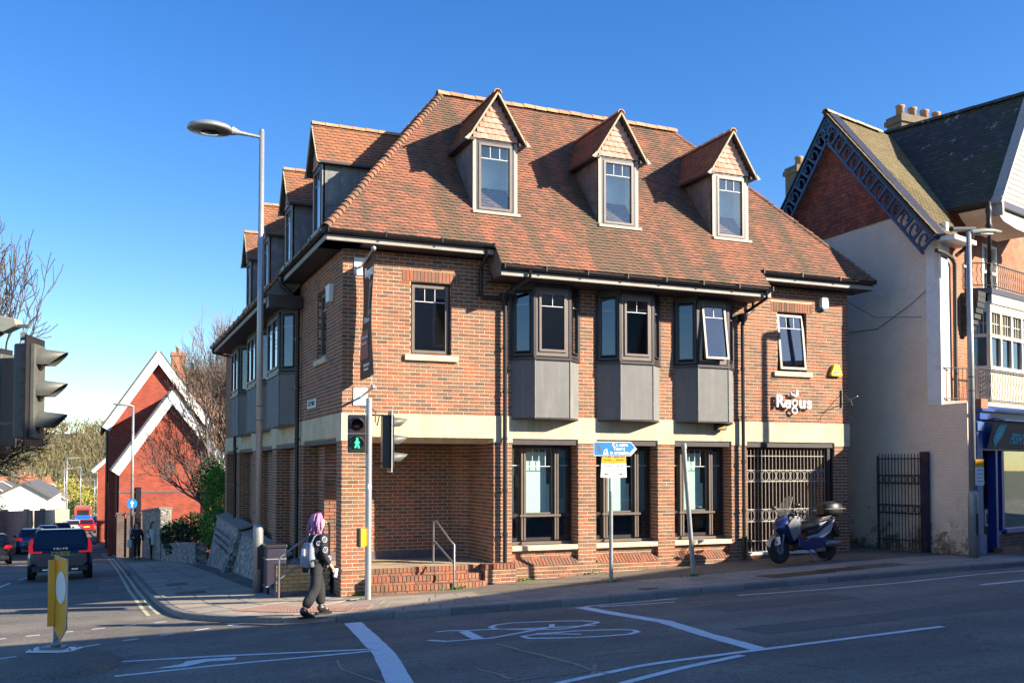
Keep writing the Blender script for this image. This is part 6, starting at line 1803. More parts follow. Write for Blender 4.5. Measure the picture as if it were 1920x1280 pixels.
# utility bin behind the lamp
t = thing('grit_bin', 'dark purple cabinet with two pale bands behind the tall street lamp', 'cabinet', (-.86, 2.3, gz(-.86, 2.3)))
m = MB(); m.box(-.20, .20, -.25, .25, 0, .92); m.build('body', 'bin_purple', t, world=False, bevel=.02)
m = MB(); m.box(-.22, .22, -.27, .27, .92, 1.0); m.build('lid', 'black_plastic', t, world=False, bevel=.02)
m = MB(); m.box(-.205, .205, -.256, .256, .70, .72); m.box(-.205, .205, -.256, .256, .14, .16); m.build('band', 'steel_grey', t, world=False)

# traffic lights
mat('lamp_off', (.05, .015, .012), .25, var=.1); mat('lamp_off_amber', (.07, .04, .01), .25); mat('lamp_off_green', (.012, .05, .03), .25)
emis('green_man', (.03, 1.0, .22), 2.2)
mat('edge_white', (.75, .75, .74), .5)
def visor(m, c, r, L, n=14):
    """hood open below, axis +X"""
    vs = []
    for x, k in ((0, 1.0), (L, .82)):
        for i in range(n + 1):
            a = lerp(-.35, math.pi + .35, i / n); vs.append((c[0] + x - (0 if x == 0 else (1 - math.sin(a)) * L * .42), c[1] + r * k * math.cos(a), c[2] + r * k * math.sin(a) + (0 if x == 0 else -.01)))
    k_ = n + 1; inner = [(x, c[1] + (y - c[1]) * .95, c[2] + (z - c[2]) * .95) for x, y, z in vs]
    m.add(vs + inner, [(i, i + 1, k_ + i + 1, k_ + i) for i in range(n)] + [(2 * k_ + i, 3 * k_ + i, 3 * k_ + i + 1, 2 * k_ + i + 1) for i in range(n)] + [(k_ + i, k_ + i + 1, 3 * k_ + i + 1, 3 * k_ + i) for i in range(n)], True)
def signal_head(par, name, loc, rz, edge='edge_white', body='black_plastic'):
    """vehicle signal, faces local +X; loc is the centre"""
    h = bpy.data.objects.new(name, None)
    M = Matrix.Translation(loc) @ Matrix.Rotation(rz, 4, 'Z')
    link(h, par); h.location = loc; h.rotation_euler = (0, 0, rz); h.empty_display_size = .1
    m = MB(); m.box(-.16, -.01, -.15, .15, -.48, .48); m.build('housing', body, h, world=False, bevel=.02)
    m = MB(); m.box(-.012, .0, -.26, .26, -.56, .56); m.build('backing_board', 'black_plastic', h, world=False)
    m = MB()
    for (a, b, c, d) in ((-.26, -.245, -.56, .56), (.245, .26, -.56, .56), (-.245, .245, -.56, -.545), (-.245, .245, .545, .56)): m.box(-.014, .003, a, b, c, d)
    m.build('board_edge', edge, h, world=False)
    m = MB(); m.box(0, .05, -.15, .15, -.48, .48); m.build('lamp_housing', body, h, world=False, bevel=.01)
    for k, (z, mm) in enumerate(((.32, 'lamp_off'), (0, 'lamp_off_amber'), (-.32, 'lamp_off_green'))):
        l = MB(); l.lathe((.05, 0, z), [(.105, 0), (.10, .01), (.05, .025), (.0, .03)], 16, axis='X'); l.build('lens', mm, h, world=False)
        v = MB(); visor(v, (.05, 0, z), .125, .27); v.build('visor', 'hood_grey', h, world=False)
    return h
t = thing('traffic_light', 'grey pole traffic light with lit green walking figure by the brick corner', 'traffic light', (.24, -1.11, gz(.24, -1.11)), group='traffic lights')
m = MB(); m.tube([(0, 0, -.1), (0, 0, 3.62)], .057, 18); m.build('pole', 'steel_grey', t, world=False)
signal_head(t, 'signal_head', (.40, .0, 2.84), R(-8))
m = MB(); 
for z in (2.42, 3.30): m.box(.02, .26, -.02, .02, z, z + .03); m.box(-.20, -.03, -.02, .02, z - .06, z - .04)
m.tube([(.05, -.02, 3.42), (.11, -.05, 3.38), (.10, -.05, 3.2), (.14, -.05, 3.12), (.18, -.04, 3.3)], .012, 6); m.build('bracket', 'black_plastic', t, world=False)
ph = bpy.data.objects.new('pedestrian_signal', None); link(ph, t); ph.location = (-.225, -.02, 2.97); ph.rotation_euler = (0, 0, R(-12)); 
m = MB(); m.box(-.165, .165, -.08, .12, -.34, .34); m.build('housing', 'black_plastic', ph, world=False, bevel=.02)
m = MB(); m.box(-.168, .168, -.095, -.075, -.012, .012)
m.build('divider', 'hood_grey', ph, world=False)
def py_vis(z):
    v = MB(); visor(v, (0, 0, 0), .135, .16); v.v = [(y, -x - .08, z_ + z) for x, y, z_ in v.v]; v.build('visor', 'black_plastic', ph, world=False)
py_vis(.165); py_vis(-.165)
m = MB(); m.lathe((0, 0, 0), [(.12, 0), (.11, .01), (.0, .03)], 16, axis='Y'); m.v = [(x, -y - .08, z + .165) for x, y, z in m.v]; m.build('lens', 'lamp_off', ph, world=False)
m = MB()
gm = lambda pts: m.tube([(x, -.105, z - .165) for x, z in pts], .0125, 6)
m.cyl((0, -.115, -.165 + .072), .017, .012, 10, axis='Y'); gm([(0, .045), (.002, -.01)]); gm([(.0, -.012), (.02, -.045), (.032, -.088)]); gm([(.0, -.012), (-.014, -.05), (-.034, -.085)]); gm([(0, .04), (.026, .015), (.032, -.012)]); gm([(0, .04), (-.024, .012), (-.030, -.012)]); m.obox((0, -.105, -.165 + .018), (1, 0, 0), (0, 1, 0), (0, 0, 1), .016, .010, .032)
m.build('walking_figure', 'green_man', ph, world=False)
t2 = thing('push_button', 'yellow pedestrian push button box on the traffic light pole', 'push button', (.13, -1.14, 1.05))
m = MB(); m.box(-.055, .045, -.06, .06, 0, .32); m.build('box', 'button_yellow', t2, world=False, bevel=.012)
m = MB(); m.box(-.10, -.056, -.075, .075, -.01, .33); m.build('face_plate', 'black_plastic', t2, world=False, bevel=.01)
t3 = MB(); t3.box(-.03, .03, -.066, -.058, 1.98, 2.06); o = t3.build('number_plate', 'sign_white', t, world=False)
text('lettering', '6', .06, (0, -.068, 2.02), 0, 'letter_black', t, world=False, ext=.001)
# near traffic light at the left edge
t = thing('traffic_light', 'large dark traffic light seen from the side at the left edge', 'traffic light', (-5.42, -6.95, gz(-5.42, -6.95)), group='traffic lights')
m = MB(); m.tube([(0, 0, -.1), (0, 0, 3.85)], .057, 16); m.build('pole', 'steel_dark', t, world=False)
mat('head_dark', (.10, .10, .085), .5, var=.25, ns=8)
signal_head(t, 'signal_head', (.56, -.22, 3.23 - gz(-5.42, -6.95)), R(-16), 'black_plastic', 'head_dark')
signal_head(t, 'signal_head', (.16, .25, 3.16 - gz(-5.42, -6.95)), R(150), 'black_plastic', 'head_dark')
for z in (2.72, 3.72): m = MB(); m.beam((0, 0, z), (.5, -.20, z), .05, .03); m.build('bracket', 'hood_grey', t, world=False)
m = MB(); 
for i in range(7): m.obox((.46, -.385, 2.75 + i * .14), (1, 0, 0), (0, 1, 0), (0, 0, 1), .03, .01, .04)
m.build('clip', 'hood_grey', t, world=False)
dc = thing('detector', 'grey vehicle detector box above the signal at the left edge', 'detector', (-5.22, -7.0, 3.86), R(-20))
m = MB(); m.prism([(-.18, -.08, .02), (.08, -.08, -.02), (.22, -.08, .05), (.20, -.08, .12), (-.12, -.08, .18)], 0, (0, .16, 0)); m.build('housing', 'head_green', dc, world=False, bevel=.008)
m = MB(); m.box(-.12, .03, -.086, -.079, .06, .12); m.build('label', 'sign_white', dc, world=False)
m = MB(); m.tube([(-.2, 0, -.1), (.05, 0, -.02)], .02, 6); m.build('bracket', 'black_plastic', dc, world=False)
# blue arrow sign on the far footway
t = thing('arrow_sign', 'round blue sign with white up arrow on the far lamp post', 'traffic sign', (-2.75, 31.38, gz(-2.75, 31.4) + 2.55))
m = MB(); m.cyl((0, -.02, 0), .24, .02, 20, axis='Y'); m.build('disc', 'sign_blue', t, world=False)
m = MB(); m.prism([(x, -.03, z) for x, z in ((-.03, -.15), (.03, -.15), (.03, .02), (.10, .02), (0, .15), (-.10, .02), (-.03, .02))], 0, (0, .006, 0)); m.build('arrow', 'sign_white', t, world=False)

# flint retaining wall beside the left face
def flint_mat():
    m, nt, b = nt_new('flint')
    v = N(nt, 'ShaderNodeTexVoronoi'); v.inputs['Scale'].default_value = 9; nt.links.new(pos(nt), v.inputs['Vector'])
    e_ = N(nt, 'ShaderNodeTexVoronoi', feature='DISTANCE_TO_EDGE'); e_.inputs['Scale'].default_value = 9; nt.links.new(pos(nt), e_.inputs['Vector'])
    sep = N(nt, 'ShaderNodeSeparateColor'); nt.links.new(v.outputs['Color'], sep.inputs[0])
    c = ramp(nt, sep.outputs[0], [(0, (.05, .05, .05)), (.4, (.16, .15, .14)), (.7, (.30, .27, .23)), (1, (.48, .44, .38))])
    c = mixc(nt, ramp(nt, e_.outputs['Distance'], [(.02, (1, 1, 1)), (.09, (0, 0, 0))]), c, (.24, .20, .15))
    nt.links.new(c, b.inputs['Base Color']); b.inputs['Roughness'].default_value = .7
    bumpn(nt, b, e_.outputs['Distance'], .9, .05); MATS['flint'] = m
flint_mat(); mat('coping', (.25, .22, .18), .9, var=.25, ns=5)
t = thing('flint_wall', 'battered flint retaining wall below the left face of the brick office', 'wall', (-.5, 9, -.6))
def batter(y0, y1, zt0, zt1, xb, xt, nm='wall_face', mm='flint', th=.3):
    k = 8; m = MB(); vs = []
    for i in range(k + 1):
        y = lerp(y0, y1, i / k); zb = gz(xb, y) - .1; z1 = lerp(zt0, zt1, i / k)
        vs += [(xb + random.uniform(-.02, .02), y, zb), ((xb + xt) / 2 + random.uniform(-.03, .03), y, (zb + z1) / 2), (xt, y, z1), (xt + th, y, z1), (xt + th, y, zb)]
    fs = [(i * 5 + j, i * 5 + j + 1, (i + 1) * 5 + j + 1, (i + 1) * 5 + j) for i in range(k) for j in range(4)] + [(0, 4, 3, 2, 1), tuple(k * 5 + j for j in range(5))]
    m.add(vs, fs); return m.build(nm, mm, t)
batter(4.9, 11.4, .30, .52, -.62, -.30)
batter(11.4, 12.2, .60, .62, -.85, -.40); batter(12.2, 17.6, .60, .72, -.72, -.34)
m = MB(); m.prism([(-.34, 4.9, .30), (-.34, 11.4, .52), (.0, 11.4, .62), (.0, 4.9, .40)], 0, (0, 0, .05)); m.prism([(-.44, 11.3, .61), (-.38, 17.7, .73), (.0, 17.7, .83), (.0, 11.3, .72)], 0, (0, 0, .06)); m.build('coping', 'coping', t)
m = MB(); m.box(-.4, -.01, 3.65, 4.95, -.5, .15); m.build('end_block', 'coping', t)
for i in range(3): 
    m = MB(); m.beam((-.66 + .02 * i, 11.9, -.1 + .22 * i), (-.52, 16.8, -.05 + .22 * i), .05, .03); m.build('lacing_course', 'brick_dark_cill', t)
# ------------------------------------------------------------------ vehicles
def paint(name, col, rough=.32, coat=.5, metal=.2):
    mat(name, col, rough, metal, var=.05, ns=2, bump=0, coat=coat)
paint('paint_navy', (.006, .012, .040)); paint('paint_black', (.012, .012, .016)); paint('paint_blue', (.02, .10, .32)); paint('paint_red', (.42, .012, .015)); paint('paint_silver', (.40, .42, .44)); paint('paint_white', (.72, .72, .72)); paint('bus_blue', (.01, .10, .50), metal=0); paint('bus_red', (.55, .05, .03), metal=0); paint('moped_blue', (.006, .018, .11)); paint('moped_silver', (.30, .32, .36), metal=.6)
mat('tyre', (.02, .02, .02), .85, bump=.3); mat('alloy', (.35, .35, .36), .35, .8); mat('car_black', (.015, .015, .017), .45, bump=.05); mat('plate_yellow', (.75, .52, .08), .5, bump=0); mat('chrome', (.6, .6, .6), .2, .9, bump=0)
emis('brake_red', (1.0, .02, .02), .16); mat('lamp_red', (.45, .01, .01), .2, bump=0); mat('lamp_clear', (.6, .6, .55), .15, bump=0); mat('seat_black', (.03, .032, .038), .6)
def loft(mb, st, n=16, axis='X', pw=2.6, cap=True):
    """stations (pos, zc, half width, half height[, yc]) -> superellipse rings"""
    vs = []
    for q in st:
        x, zc, hw, hh = q[:4]; yc = q[4] if len(q) > 4 else 0
        for i in range(n):
            a = 2 * math.pi * i / n; c, s_ = math.cos(a), math.sin(a)
            y = yc + hw * math.copysign(abs(c) ** (2 / pw), c); z = zc + hh * math.copysign(abs(s_) ** (2 / pw), s_)
            vs.append((x, y, z) if axis == 'X' else (y, x, z) if axis == 'Y' else (y, z, x))
    k = len(st)
    fs = [(j * n + i, j * n + (i + 1) % n, (j + 1) * n + (i + 1) % n, (j + 1) * n + i) for j in range(k - 1) for i in range(n)]
    mb.add(vs, fs, True)
    if cap: mb.add(vs[:n], [tuple(range(n))[::-1]]); mb.add(vs[-n:], [tuple(range(n))])
def wheel(par, x, y, r, w=.22, rim='alloy'):
    m = MB(); m.lathe((x, y - w / 2, r), [(r * .62, 0), (r * .94, .0), (r, .03), (r, w - .03), (r * .94, w), (r * .62, w)], 22, axis='Y'); o = m.build('wheel', 'tyre', par, world=False)
    m = MB(); s_ = 1 if y > 0 else -1; y0 = y + s_ * (w / 2 - .03)
    m.lathe((x, min(y0, y0 + s_ * .02), r), [(r * .62, 0), (r * .62, .02)], 18, axis='Y')
    m.build('rim', rim, o, world=False)
def car(name, label, loc, rz, pm, L=4.6, Wd=1.86, H=1.55, suv=False, hatch=True, plate=None, brand=None, group='cars in the left street', brake=True, detail=True, slope=None):
    t = thing(name, label, 'car', loc, rz, group)
    hw = Wd / 2; h = L / 2; gc = .24 if not suv else .28; bz = H * .62
    # lower body, polygonal ring section
    def sec(x, w, zb, zt, tk=.90):
        return [(x, -w * .80, zb), (x, -w, zb + .16), (x, -w, lerp(zb, zt, .62)), (x, -w * .965, zt - .03), (x, -w * tk, zt), (x, w * tk, zt), (x, w * .965, zt - .03), (x, w, lerp(zb, zt, .62)), (x, w, zb + .16), (x, w * .80, zb)]
    st = [(-h + .0, hw * .80, gc + .14, bz * .84), (-h + .05, hw * .91, gc + .06, bz * .93), (-h + .20, hw * .97, gc + .02, bz), (-h * .45, hw, gc, bz), (h * .2, hw, gc, bz * .98), (h * .55, hw * .99, gc, bz * .95), (h - .35, hw * .93, gc, bz * .80), (h - .08, hw * .82, gc + .06, bz * .66), (h, hw * .7, gc + .14, bz * .52)]
    secs = [sec(*s_) for s_ in st]; n = 10; m = MB()
    m.add([p for s_ in secs for p in s_], [(j * n + i, (j + 1) * n + i, (j + 1) * n + (i + 1) % n, j * n + (i + 1) % n) for j in range(len(secs) - 1) for i in range(n)] + [tuple(range(n)), tuple(range((len(secs) - 1) * n, len(secs) * n))[::-1]])
    # cabin
    tp_ = H; rw = hw * (.70 if not suv else .74)
    rear = -h + (.14 if (suv or hatch) else .75); rt = rear + (.42 if suv else .50)
    cs = [(rear, hw * .90, bz - .03, bz - .02, hw * .86), (rt, hw * .90, bz - .03, tp_ - .03, rw), (rt + .5, hw * .91, bz - .03, tp_, rw * 1.02), (h * .15, hw * .91, bz - .03, tp_ - .02, rw), (h * .34, hw * .90, bz - .03, tp_ - .14, rw * .95), (h * .62, hw * .88, bz - .05, bz - .02, hw * .84)]
    def sec2(x, wb, z0, z1, wt): return [(x, -wb, z0), (x, -wt, max(z0, z1 - .07)), (x, -wt * .88, z1), (x, wt * .88, z1), (x, wt, max(z0, z1 - .07)), (x, wb, z0)]
    s2 = [sec2(*c_) for c_ in cs]; n2 = 6
    m.add([p for s_ in s2 for p in s_], [(j * n2 + i, (j + 1) * n2 + i, (j + 1) * n2 + (i + 1) % n2, j * n2 + (i + 1) % n2) for j in range(len(s2) - 1) for i in range(n2)])
    o = m.build('body', pm, t, world=False, bevel=.035 if detail else .03)
    # glazing set just proud of the shell
    def on_rear(s_, f, off=.012):
        a, b = cs[0], cs[1]; x = lerp(a[0], b[0], f); z = lerp(a[3], b[3], f); w = lerp(a[4], b[4], f)
        nx, nz = -(b[3] - a[3]), (b[0] - a[0]); q = math.hypot(nx, nz); return (x + nx / q * off, s_ * w, z + nz / q * off)
    m = MB(); lo_, hi_ = (.20, .80) if suv else (.12, .84)
    v = [on_rear(-.84, lo_), on_rear(.84, lo_), on_rear(.84, hi_), on_rear(-.84, hi_)]; v2 = [on_rear(-.84, lo_, 0), on_rear(.84, lo_, 0), on_rear(.84, hi_, 0), on_rear(-.84, hi_, 0)]
    m.add(v + v2, [(3, 2, 1, 0), (0, 1, 5, 4), (1, 2, 6, 5), (2, 3, 7, 6), (3, 0, 4, 7)]); m.build('rear_window', 'glass_dark', t, world=False)
    for s_ in (-1, 1):
        m = MB()
        def side(x, f): # f 0..1 up
            import bisect
            k = max(0, min(len(cs) - 2, sum(1 for c_ in cs if c_[0] <= x) - 1)); a, b = cs[k], cs[k + 1]; q = clamp((x - a[0]) / (b[0] - a[0] + 1e-6))
            wb = lerp(a[1], b[1], q); wt = lerp(a[4], b[4], q); z0 = lerp(a[2], b[2], q) + .05; z1 = lerp(a[3], b[3], q) - .09; z1 = max(z0, z1)
            ff_ = f * (z1 - z0) / max(.01, (lerp(a[3], b[3], q) - .07 - lerp(a[2], b[2], q))) + .05
            return (x, s_ * (lerp(wb, wt, clamp(ff_)) + .010), lerp(z0, z1, f))
        xs_ = [rt - .02, lerp(rt, h * .3, .33), lerp(rt, h * .3, .37), h * .3]
        for a, b in ((xs_[0], xs_[1]), (xs_[2], xs_[3])):
            m.add([side(a, .0), side(b, .0), side(b, 1), side(a, 1)], [(0, 1, 2, 3) if s_ < 0 else (3, 2, 1, 0)])
        m.build('side_window', 'glass_dark', t, world=False)
    # lights
    for s_ in (-1, 1):
        m = MB()
        lw = .36 if suv else .34
        z0, z1 = bz * .86, bz * .97
        m.box(-h - .012, -h + .12, *sorted((s_ * hw * .93, s_ * (hw * .93 - lw))), z0, z0 + .05) if suv else loft(m, [(-h - .0, (z0 + z1) / 2 - .02, .13, .07, s_ * (hw - .24)), (-h + .06, (z0 + z1) / 2, .16, .10, s_ * (hw - .20)), (-h + .2, (z0 + z1) / 2, .15, .09, s_ * (hw - .17))], 12)
        if suv: m.prism([(-h + .02, s_ * (hw * .93 + .01), z0), (-h + .02, s_ * (hw * .93 - .11), z0 + .06), (-h + .10, s_ * (hw * .93 - .09), z0 + .22), (-h + .20, s_ * (hw * .90 - .07), z0 + .46), (-h + .20, s_ * (hw * .90 - .02), z0 + .46), (-h + .12, s_ * (hw * .95 + .01), z0 + .2)], 0, (.12, 0, 0))
        m.build('tail_light', 'brake_red' if brake else 'lamp_red', t, world=False)
        wh_ = MB(); loft(wh_, [(h * .30, bz + .08, .03, .03, s_ * (hw + .02)), (h * .34, bz + .10, .10, .075, s_ * (hw + .10)), (h * .40, bz + .10, .09, .06, s_ * (hw + .10))], 8); wh_.build('wing_mirror', pm, t, world=False)
        for x in (-h * .62, h * .64): wheel(t, x, s_ * (hw - .12), .33 if not suv else .36)
        m = MB(); 
        for x in (-h * .62, h * .64): m.cyl((x, s_ * (hw - .02) - (.03 if s_ > 0 else 0), .35), .39, .03, 20, axis='Y')
        m.build('wheel_arch', 'car_black', t, world=False)
    m = MB(); m.box(-h - .02, -h + .3, -hw * .82, hw * .82, gc + .0, gc + .18); m.build('rear_bumper', 'car_black', t, world=False, bevel=.02)
    m = MB(); m.box(-h - .030, -h + .01, -.27, .27, bz * .70 if not suv else bz * .78, (bz * .70 if not suv else bz * .78) + .12); pl_ = m.build('number_plate', 'plate_yellow', t, world=False)
    if plate:
        me = text_mesh(plate, .125, ext=.001, bold=.003); zc = (bz * .70 if not suv else bz * .78) + .06
        me.transform(Matrix.Translation((-h - .033, 0, zc)) @ Matrix.Rotation(R(-90), 4, 'Z')); me.materials.clear(); me.materials.append(MATS['letter_black']); link(bpy.data.objects.new('lettering', me), pl_)
    if brand:
        me = text_mesh(brand, .075, ext=.002, bold=.003, spacing=2.0)
        me.transform(Matrix.Translation((-h - .0, 0, bz * .99)) @ Matrix.Rotation(R(-90), 4, 'Z')); me.materials.clear(); me.materials.append(MATS['chrome']); link(bpy.data.objects.new('lettering', me), t)
    if suv:
        for s_ in (-1, 1):
            m = MB(); m.tube([(-h + .55, s_ * rw * .86, tp_), (-h + .7, s_ * rw * .88, tp_ + .05), (h * .1, s_ * rw * .88, tp_ + .04), (h * .2, s_ * rw * .86, tp_ - .01)], .018, 6); m.build('roof_rail', 'chrome', t, world=False)
        m = MB(); m.box(-h - .025, -h + .02, -.5, -.32, gc + .05, gc + .09); m.box(-h - .025, -h + .02, .32, .5, gc + .05, gc + .09); m.build('exhaust_trim', 'chrome', t, world=False)
    return t
m_, nt_, b_ = nt_new('glass_dark'); b_.inputs['Base Color'].default_value = (.012, .016, .02, 1); b_.inputs['Roughness'].default_value = .06; b_.inputs['Specular IOR Level'].default_value = .8; MATS['glass_dark'] = m_
zc_ = lambda x, y: gz(x, y) - RD + .005
def put_car(label, x, y, rz, pm, **kw):
    o = car('parked_car' if kw.pop('parked', False) else 'car', label, (x, y, zc_(x, y)), R(rz), pm, **kw)
    o.rotation_euler[1] = math.atan(.055) if y < 130 else .03
    return o
put_car('dark navy estate with red L shaped tail lights ahead of the yellow sign', -5.38, 17.6, 92, 'paint_navy', L=4.7, Wd=1.90, H=1.62, suv=True, plate='HK22 AKV', brand='VOLVO')
put_car('black hatchback cut by the left edge with a glowing red tail light', -8.95, 34.2, 96, 'paint_black', L=4.3, Wd=1.8, H=1.45)
put_car('blue hatchback behind the near navy estate beside the tan wall', -7.95, 49.0, 93, 'paint_blue', L=4.1, Wd=1.78, H=1.5)
put_car('small silver roofed car with white pillars in the queue, third from front', -7.6, 61, 93, 'paint_silver', L=4.0, Wd=1.75, H=1.5)
put_car('dark red car in the queue behind the orange cone', -7.2, 76, 93, 'paint_red', L=4.2, Wd=1.78, H=1.45)
put_car('silver grey hatchback beside the cones down the hill', -6.6, 92, 92, 'paint_silver', L=4.2, Wd=1.78, H=1.48)
put_car('bright red hatchback alone in the right lane down the hill', -5.3, 92, 91, 'paint_red', L=4.1, Wd=1.8, H=1.5)
put_car('dark grey car coming up behind the bus near the red brick corner', -4.2, 132, -90, 'paint_navy', L=4.2, Wd=1.8, H=1.5, brake=False)
put_car('small black car far down the street past the bus', -6.9, 215, 90, 'paint_black', L=4.3, Wd=1.8, H=1.5, brake=False)
# bus
bx_, by_ = -6.4, 150
t = thing('bus', 'blue and red single deck bus seen from behind, far down the street', 'bus', (bx_, by_, zc_(bx_, by_)), R(91))
m = MB(); m.box(-5, 5, -1.2, 1.2, .35, 1.75); m.build('lower_body', 'bus_blue', t, world=False, bevel=.12)
m = MB(); m.box(-4.97, 4.97, -1.21, 1.21, 1.7, 2.95); m.build('upper_body', 'bus_red', t, world=False, bevel=.15)
m = MB(); m.box(-5.02, -4.9, -.85, .85, 1.8, 2.55); m.build('rear_window', 'glass_dark', t, world=False)
m = MB(); m.box(-4.4, 4.4, -1.22, 1.22, 1.85, 2.6); m.build('side_window', 'glass_dark', t, world=False)
for s_ in (-1, 1):
    m = MB(); m.box(-5.03, -4.95, s_ * 1.05 - .08, s_ * 1.05 + .08, .8, 1.3); m.build('tail_light', 'brake_red', t, world=False)
    for x in (-3.4, 3.0): wheel(t, x, s_ * 1.05, .45)
# traffic cones
for i, (x, y) in enumerate([(-6.55, 84), (-6.3, 80), (-6.75, 88)]):
    t = thing('traffic_cone', ['orange and white cone nearest the dark red car', 'orange and white cone standing furthest right', 'orange and white cone beside the silver hatchback'][i], 'cone', (x, y, zc_(x, y)), group='traffic cones')
    m = MB(); m.box(-.2, .2, -.2, .2, 0, .04); m.lathe((0, 0, .04), [(.15, 0), (.11, .28)], 10); m.lathe((0, 0, .5), [(.07, 0), (.025, .24)], 10); m.build('cone_body', 'cone_orange' if 'cone_orange' in MATS else 'bus_red', t, world=False)
    m = MB(); m.lathe((0, 0, .32), [(.115, 0), (.072, .18)], 10); m.build('reflective_band', 'sign_white', t, world=False)

# ------------------------------------------------------------------ scooter on its stand
SC = thing('scooter', 'blue and silver scooter with tall screen and black top box before the white gate', 'scooter', (9.74, -1.46, gz(9.74, -1.46)), R(187))
SC.rotation_euler[0] = R(7)
def sp(mb, nm, mm, **kw): return mb.build(nm, mm, SC, world=False, **kw)
def swheel(x, r, w, steer=0):
    m = MB(); n = 28
    m.lathe((x, -w / 2, r), [(r * .66, .01), (r * .9, .0), (r * .99, w * .25), (r, w * .5), (r * .99, w * .75), (r * .9, w), (r * .66, w - .01)], n, axis='Y'); o = sp(m, 'wheel', 'tyre')
    m = MB()
    for s_ in (-1, 1):
        for k in range(5):
            a = 2 * math.pi * k / 5; m.beam((x, s_ * .03, r), (x + math.cos(a) * r * .68, s_ * .03, r + math.sin(a) * r * .68), .03, .03)
    m.cyl((x, -.05, r), .06, .10, 12, axis='Y'); m.cyl((x, .045, r), r * .35, .008, 20, axis='Y'); m.build('rim', 'steel_dark', o, world=False)
swheel(.72, .29, .12); swheel(-.70, .27, .14)
m = MB(); m.tube([(.72, .08, .29), (.60, .08, .62)], .025, 8); m.tube([(.72, -.08, .29), (.60, -.08, .62)], .025, 8); m.tube([(.60, 0, .6), (.47, 0, 1.02)], .03, 8); sp(m, 'fork', 'steel_dark')
m = MB(); pts = [(.72 + .325 * math.cos(a), .29 + .325 * math.sin(a)) for a in np.linspace(.25, 2.35, 9)]
for k in range(len(pts) - 1):
    a, b = pts[k], pts[k + 1]; w = .075
    m.add([(a[0], -w, a[1] - .03), (a[0], 0, a[1] + .02), (a[0], w, a[1] - .03), (b[0], w, b[1] - .03), (b[0], 0, b[1] + .02), (b[0], -w, b[1] - .03)], [(0, 1, 4, 5), (1, 2, 3, 4)], True)
sp(m, 'front_mudguard', 'moped_silver')
# front fairing
m = MB(); loft(m, [(.30, .62, .17, .22), (.42, .68, .21, .28), (.55, .76, .20, .24), (.68, .78, .15, .13), (.76, .76, .06, .05)], 16, pw=2.3); sp(m, 'front_fairing', 'moped_blue')
m = MB(); m.prism([(.74, -.02, .80), (.66, -.09, .90), (.44, -.12, 1.10), (.40, 0, 1.12), (.44, .12, 1.10), (.66, .09, .90), (.74, .02, .80)], 0, (-.05, 0, -.06)); sp(m, 'nose_panel', 'moped_blue', bevel=.015)
for s_ in (-1, 1):
    m = MB(); m.prism([(.74, s_ * .03, .75), (.62, s_ * .15, .72), (.55, s_ * .19, .83), (.68, s_ * .09, .86)], 0, (.02, 0, .015)); sp(m, 'headlight', 'lamp_clear', bevel=.008)
    m = MB(); m.prism([(.60, s_ * .20, .80), (.40, s_ * .25, .98), (.24, s_ * .23, .95), (.28, s_ * .23, .62), (.45, s_ * .19, .45), (.52, s_ * .20, .60)], 0, (0, s_ * .025, 0)); sp(m, 'leg_shield', 'moped_silver', bevel=.012)
    m = MB(); m.prism([(.32, s_ * .21, .60), (.34, s_ * .20, .32), (.1, s_ * .20, .24), (-.42, s_ * .20, .30), (-.55, s_ * .19, .45), (-.30, s_ * .19, .52), (-.05, s_ * .20, .52), (.14, s_ * .20, .44)], 0, (0, s_ * .03, 0)); sp(m, 'lower_fairing', 'moped_blue', bevel=.012)
    m = MB(); m.prism([(.08, s_ * .17, .52), (-.30, s_ * .20, .60), (-.62, s_ * .18, .78), (-.93, s_ * .10, .90), (-.95, s_ * .08, .83), (-.72, s_ * .15, .62), (-.45, s_ * .19, .50), (-.1, s_ * .19, .46)], 0, (0, s_ * .03, 0)); sp(m, 'side_panel', 'moped_silver', bevel=.012)
    m = MB(); m.prism([(-.25, s_ * .20, .66), (-.60, s_ * .185, .84), (-.92, s_ * .11, .93), (-.93, s_ * .11, .90), (-.62, s_ * .19, .78)], 0, (0, s_ * .03, 0)); sp(m, 'tail_panel', 'moped_blue', bevel=.008)
m = MB(); m.box(-.6, .35, -.18, .18, .26, .40); m.box(-.8, -.05, -.13, .13, .38, .66); sp(m, 'frame_body', 'car_black', bevel=.03)
m = MB(); loft(m, [(.10, .66, .08, .03), (.0, .72, .14, .06), (-.25, .745, .16, .06), (-.38, .77, .16, .06), (-.46, .86, .15, .06), (-.70, .90, .13, .05), (-.86, .92, .08, .03)], 14, pw=3); sp(m, 'seat', 'seat_black')
mat('screen_frost', (.6, .55, .4), .3)
bs_ = MATS['screen_frost'].node_tree.nodes['Principled BSDF']; bs_.inputs['Alpha'].default_value = .35
m = MB(); m.prism([(.55, -.17, 1.02), (.40, -.16, 1.22), (.26, -.11, 1.40), (.24, 0, 1.43), (.26, .11, 1.40), (.40, .16, 1.22), (.55, .17, 1.02), (.58, 0, 1.0)], 0, (-.008, 0, -.004)); sp(m, 'windscreen', 'screen_frost')
m = MB(); m.tube([(.30, -.36, 1.02), (.36, -.2, 1.06), (.42, 0, 1.02), (.36, .2, 1.06), (.30, .36, 1.02)], .014, 8); loft(m, [(.25, 1.03, .12, .05), (.38, 1.05, .16, .06), (.48, 1.02, .10, .05)], 12); sp(m, 'handlebar', 'car_black')
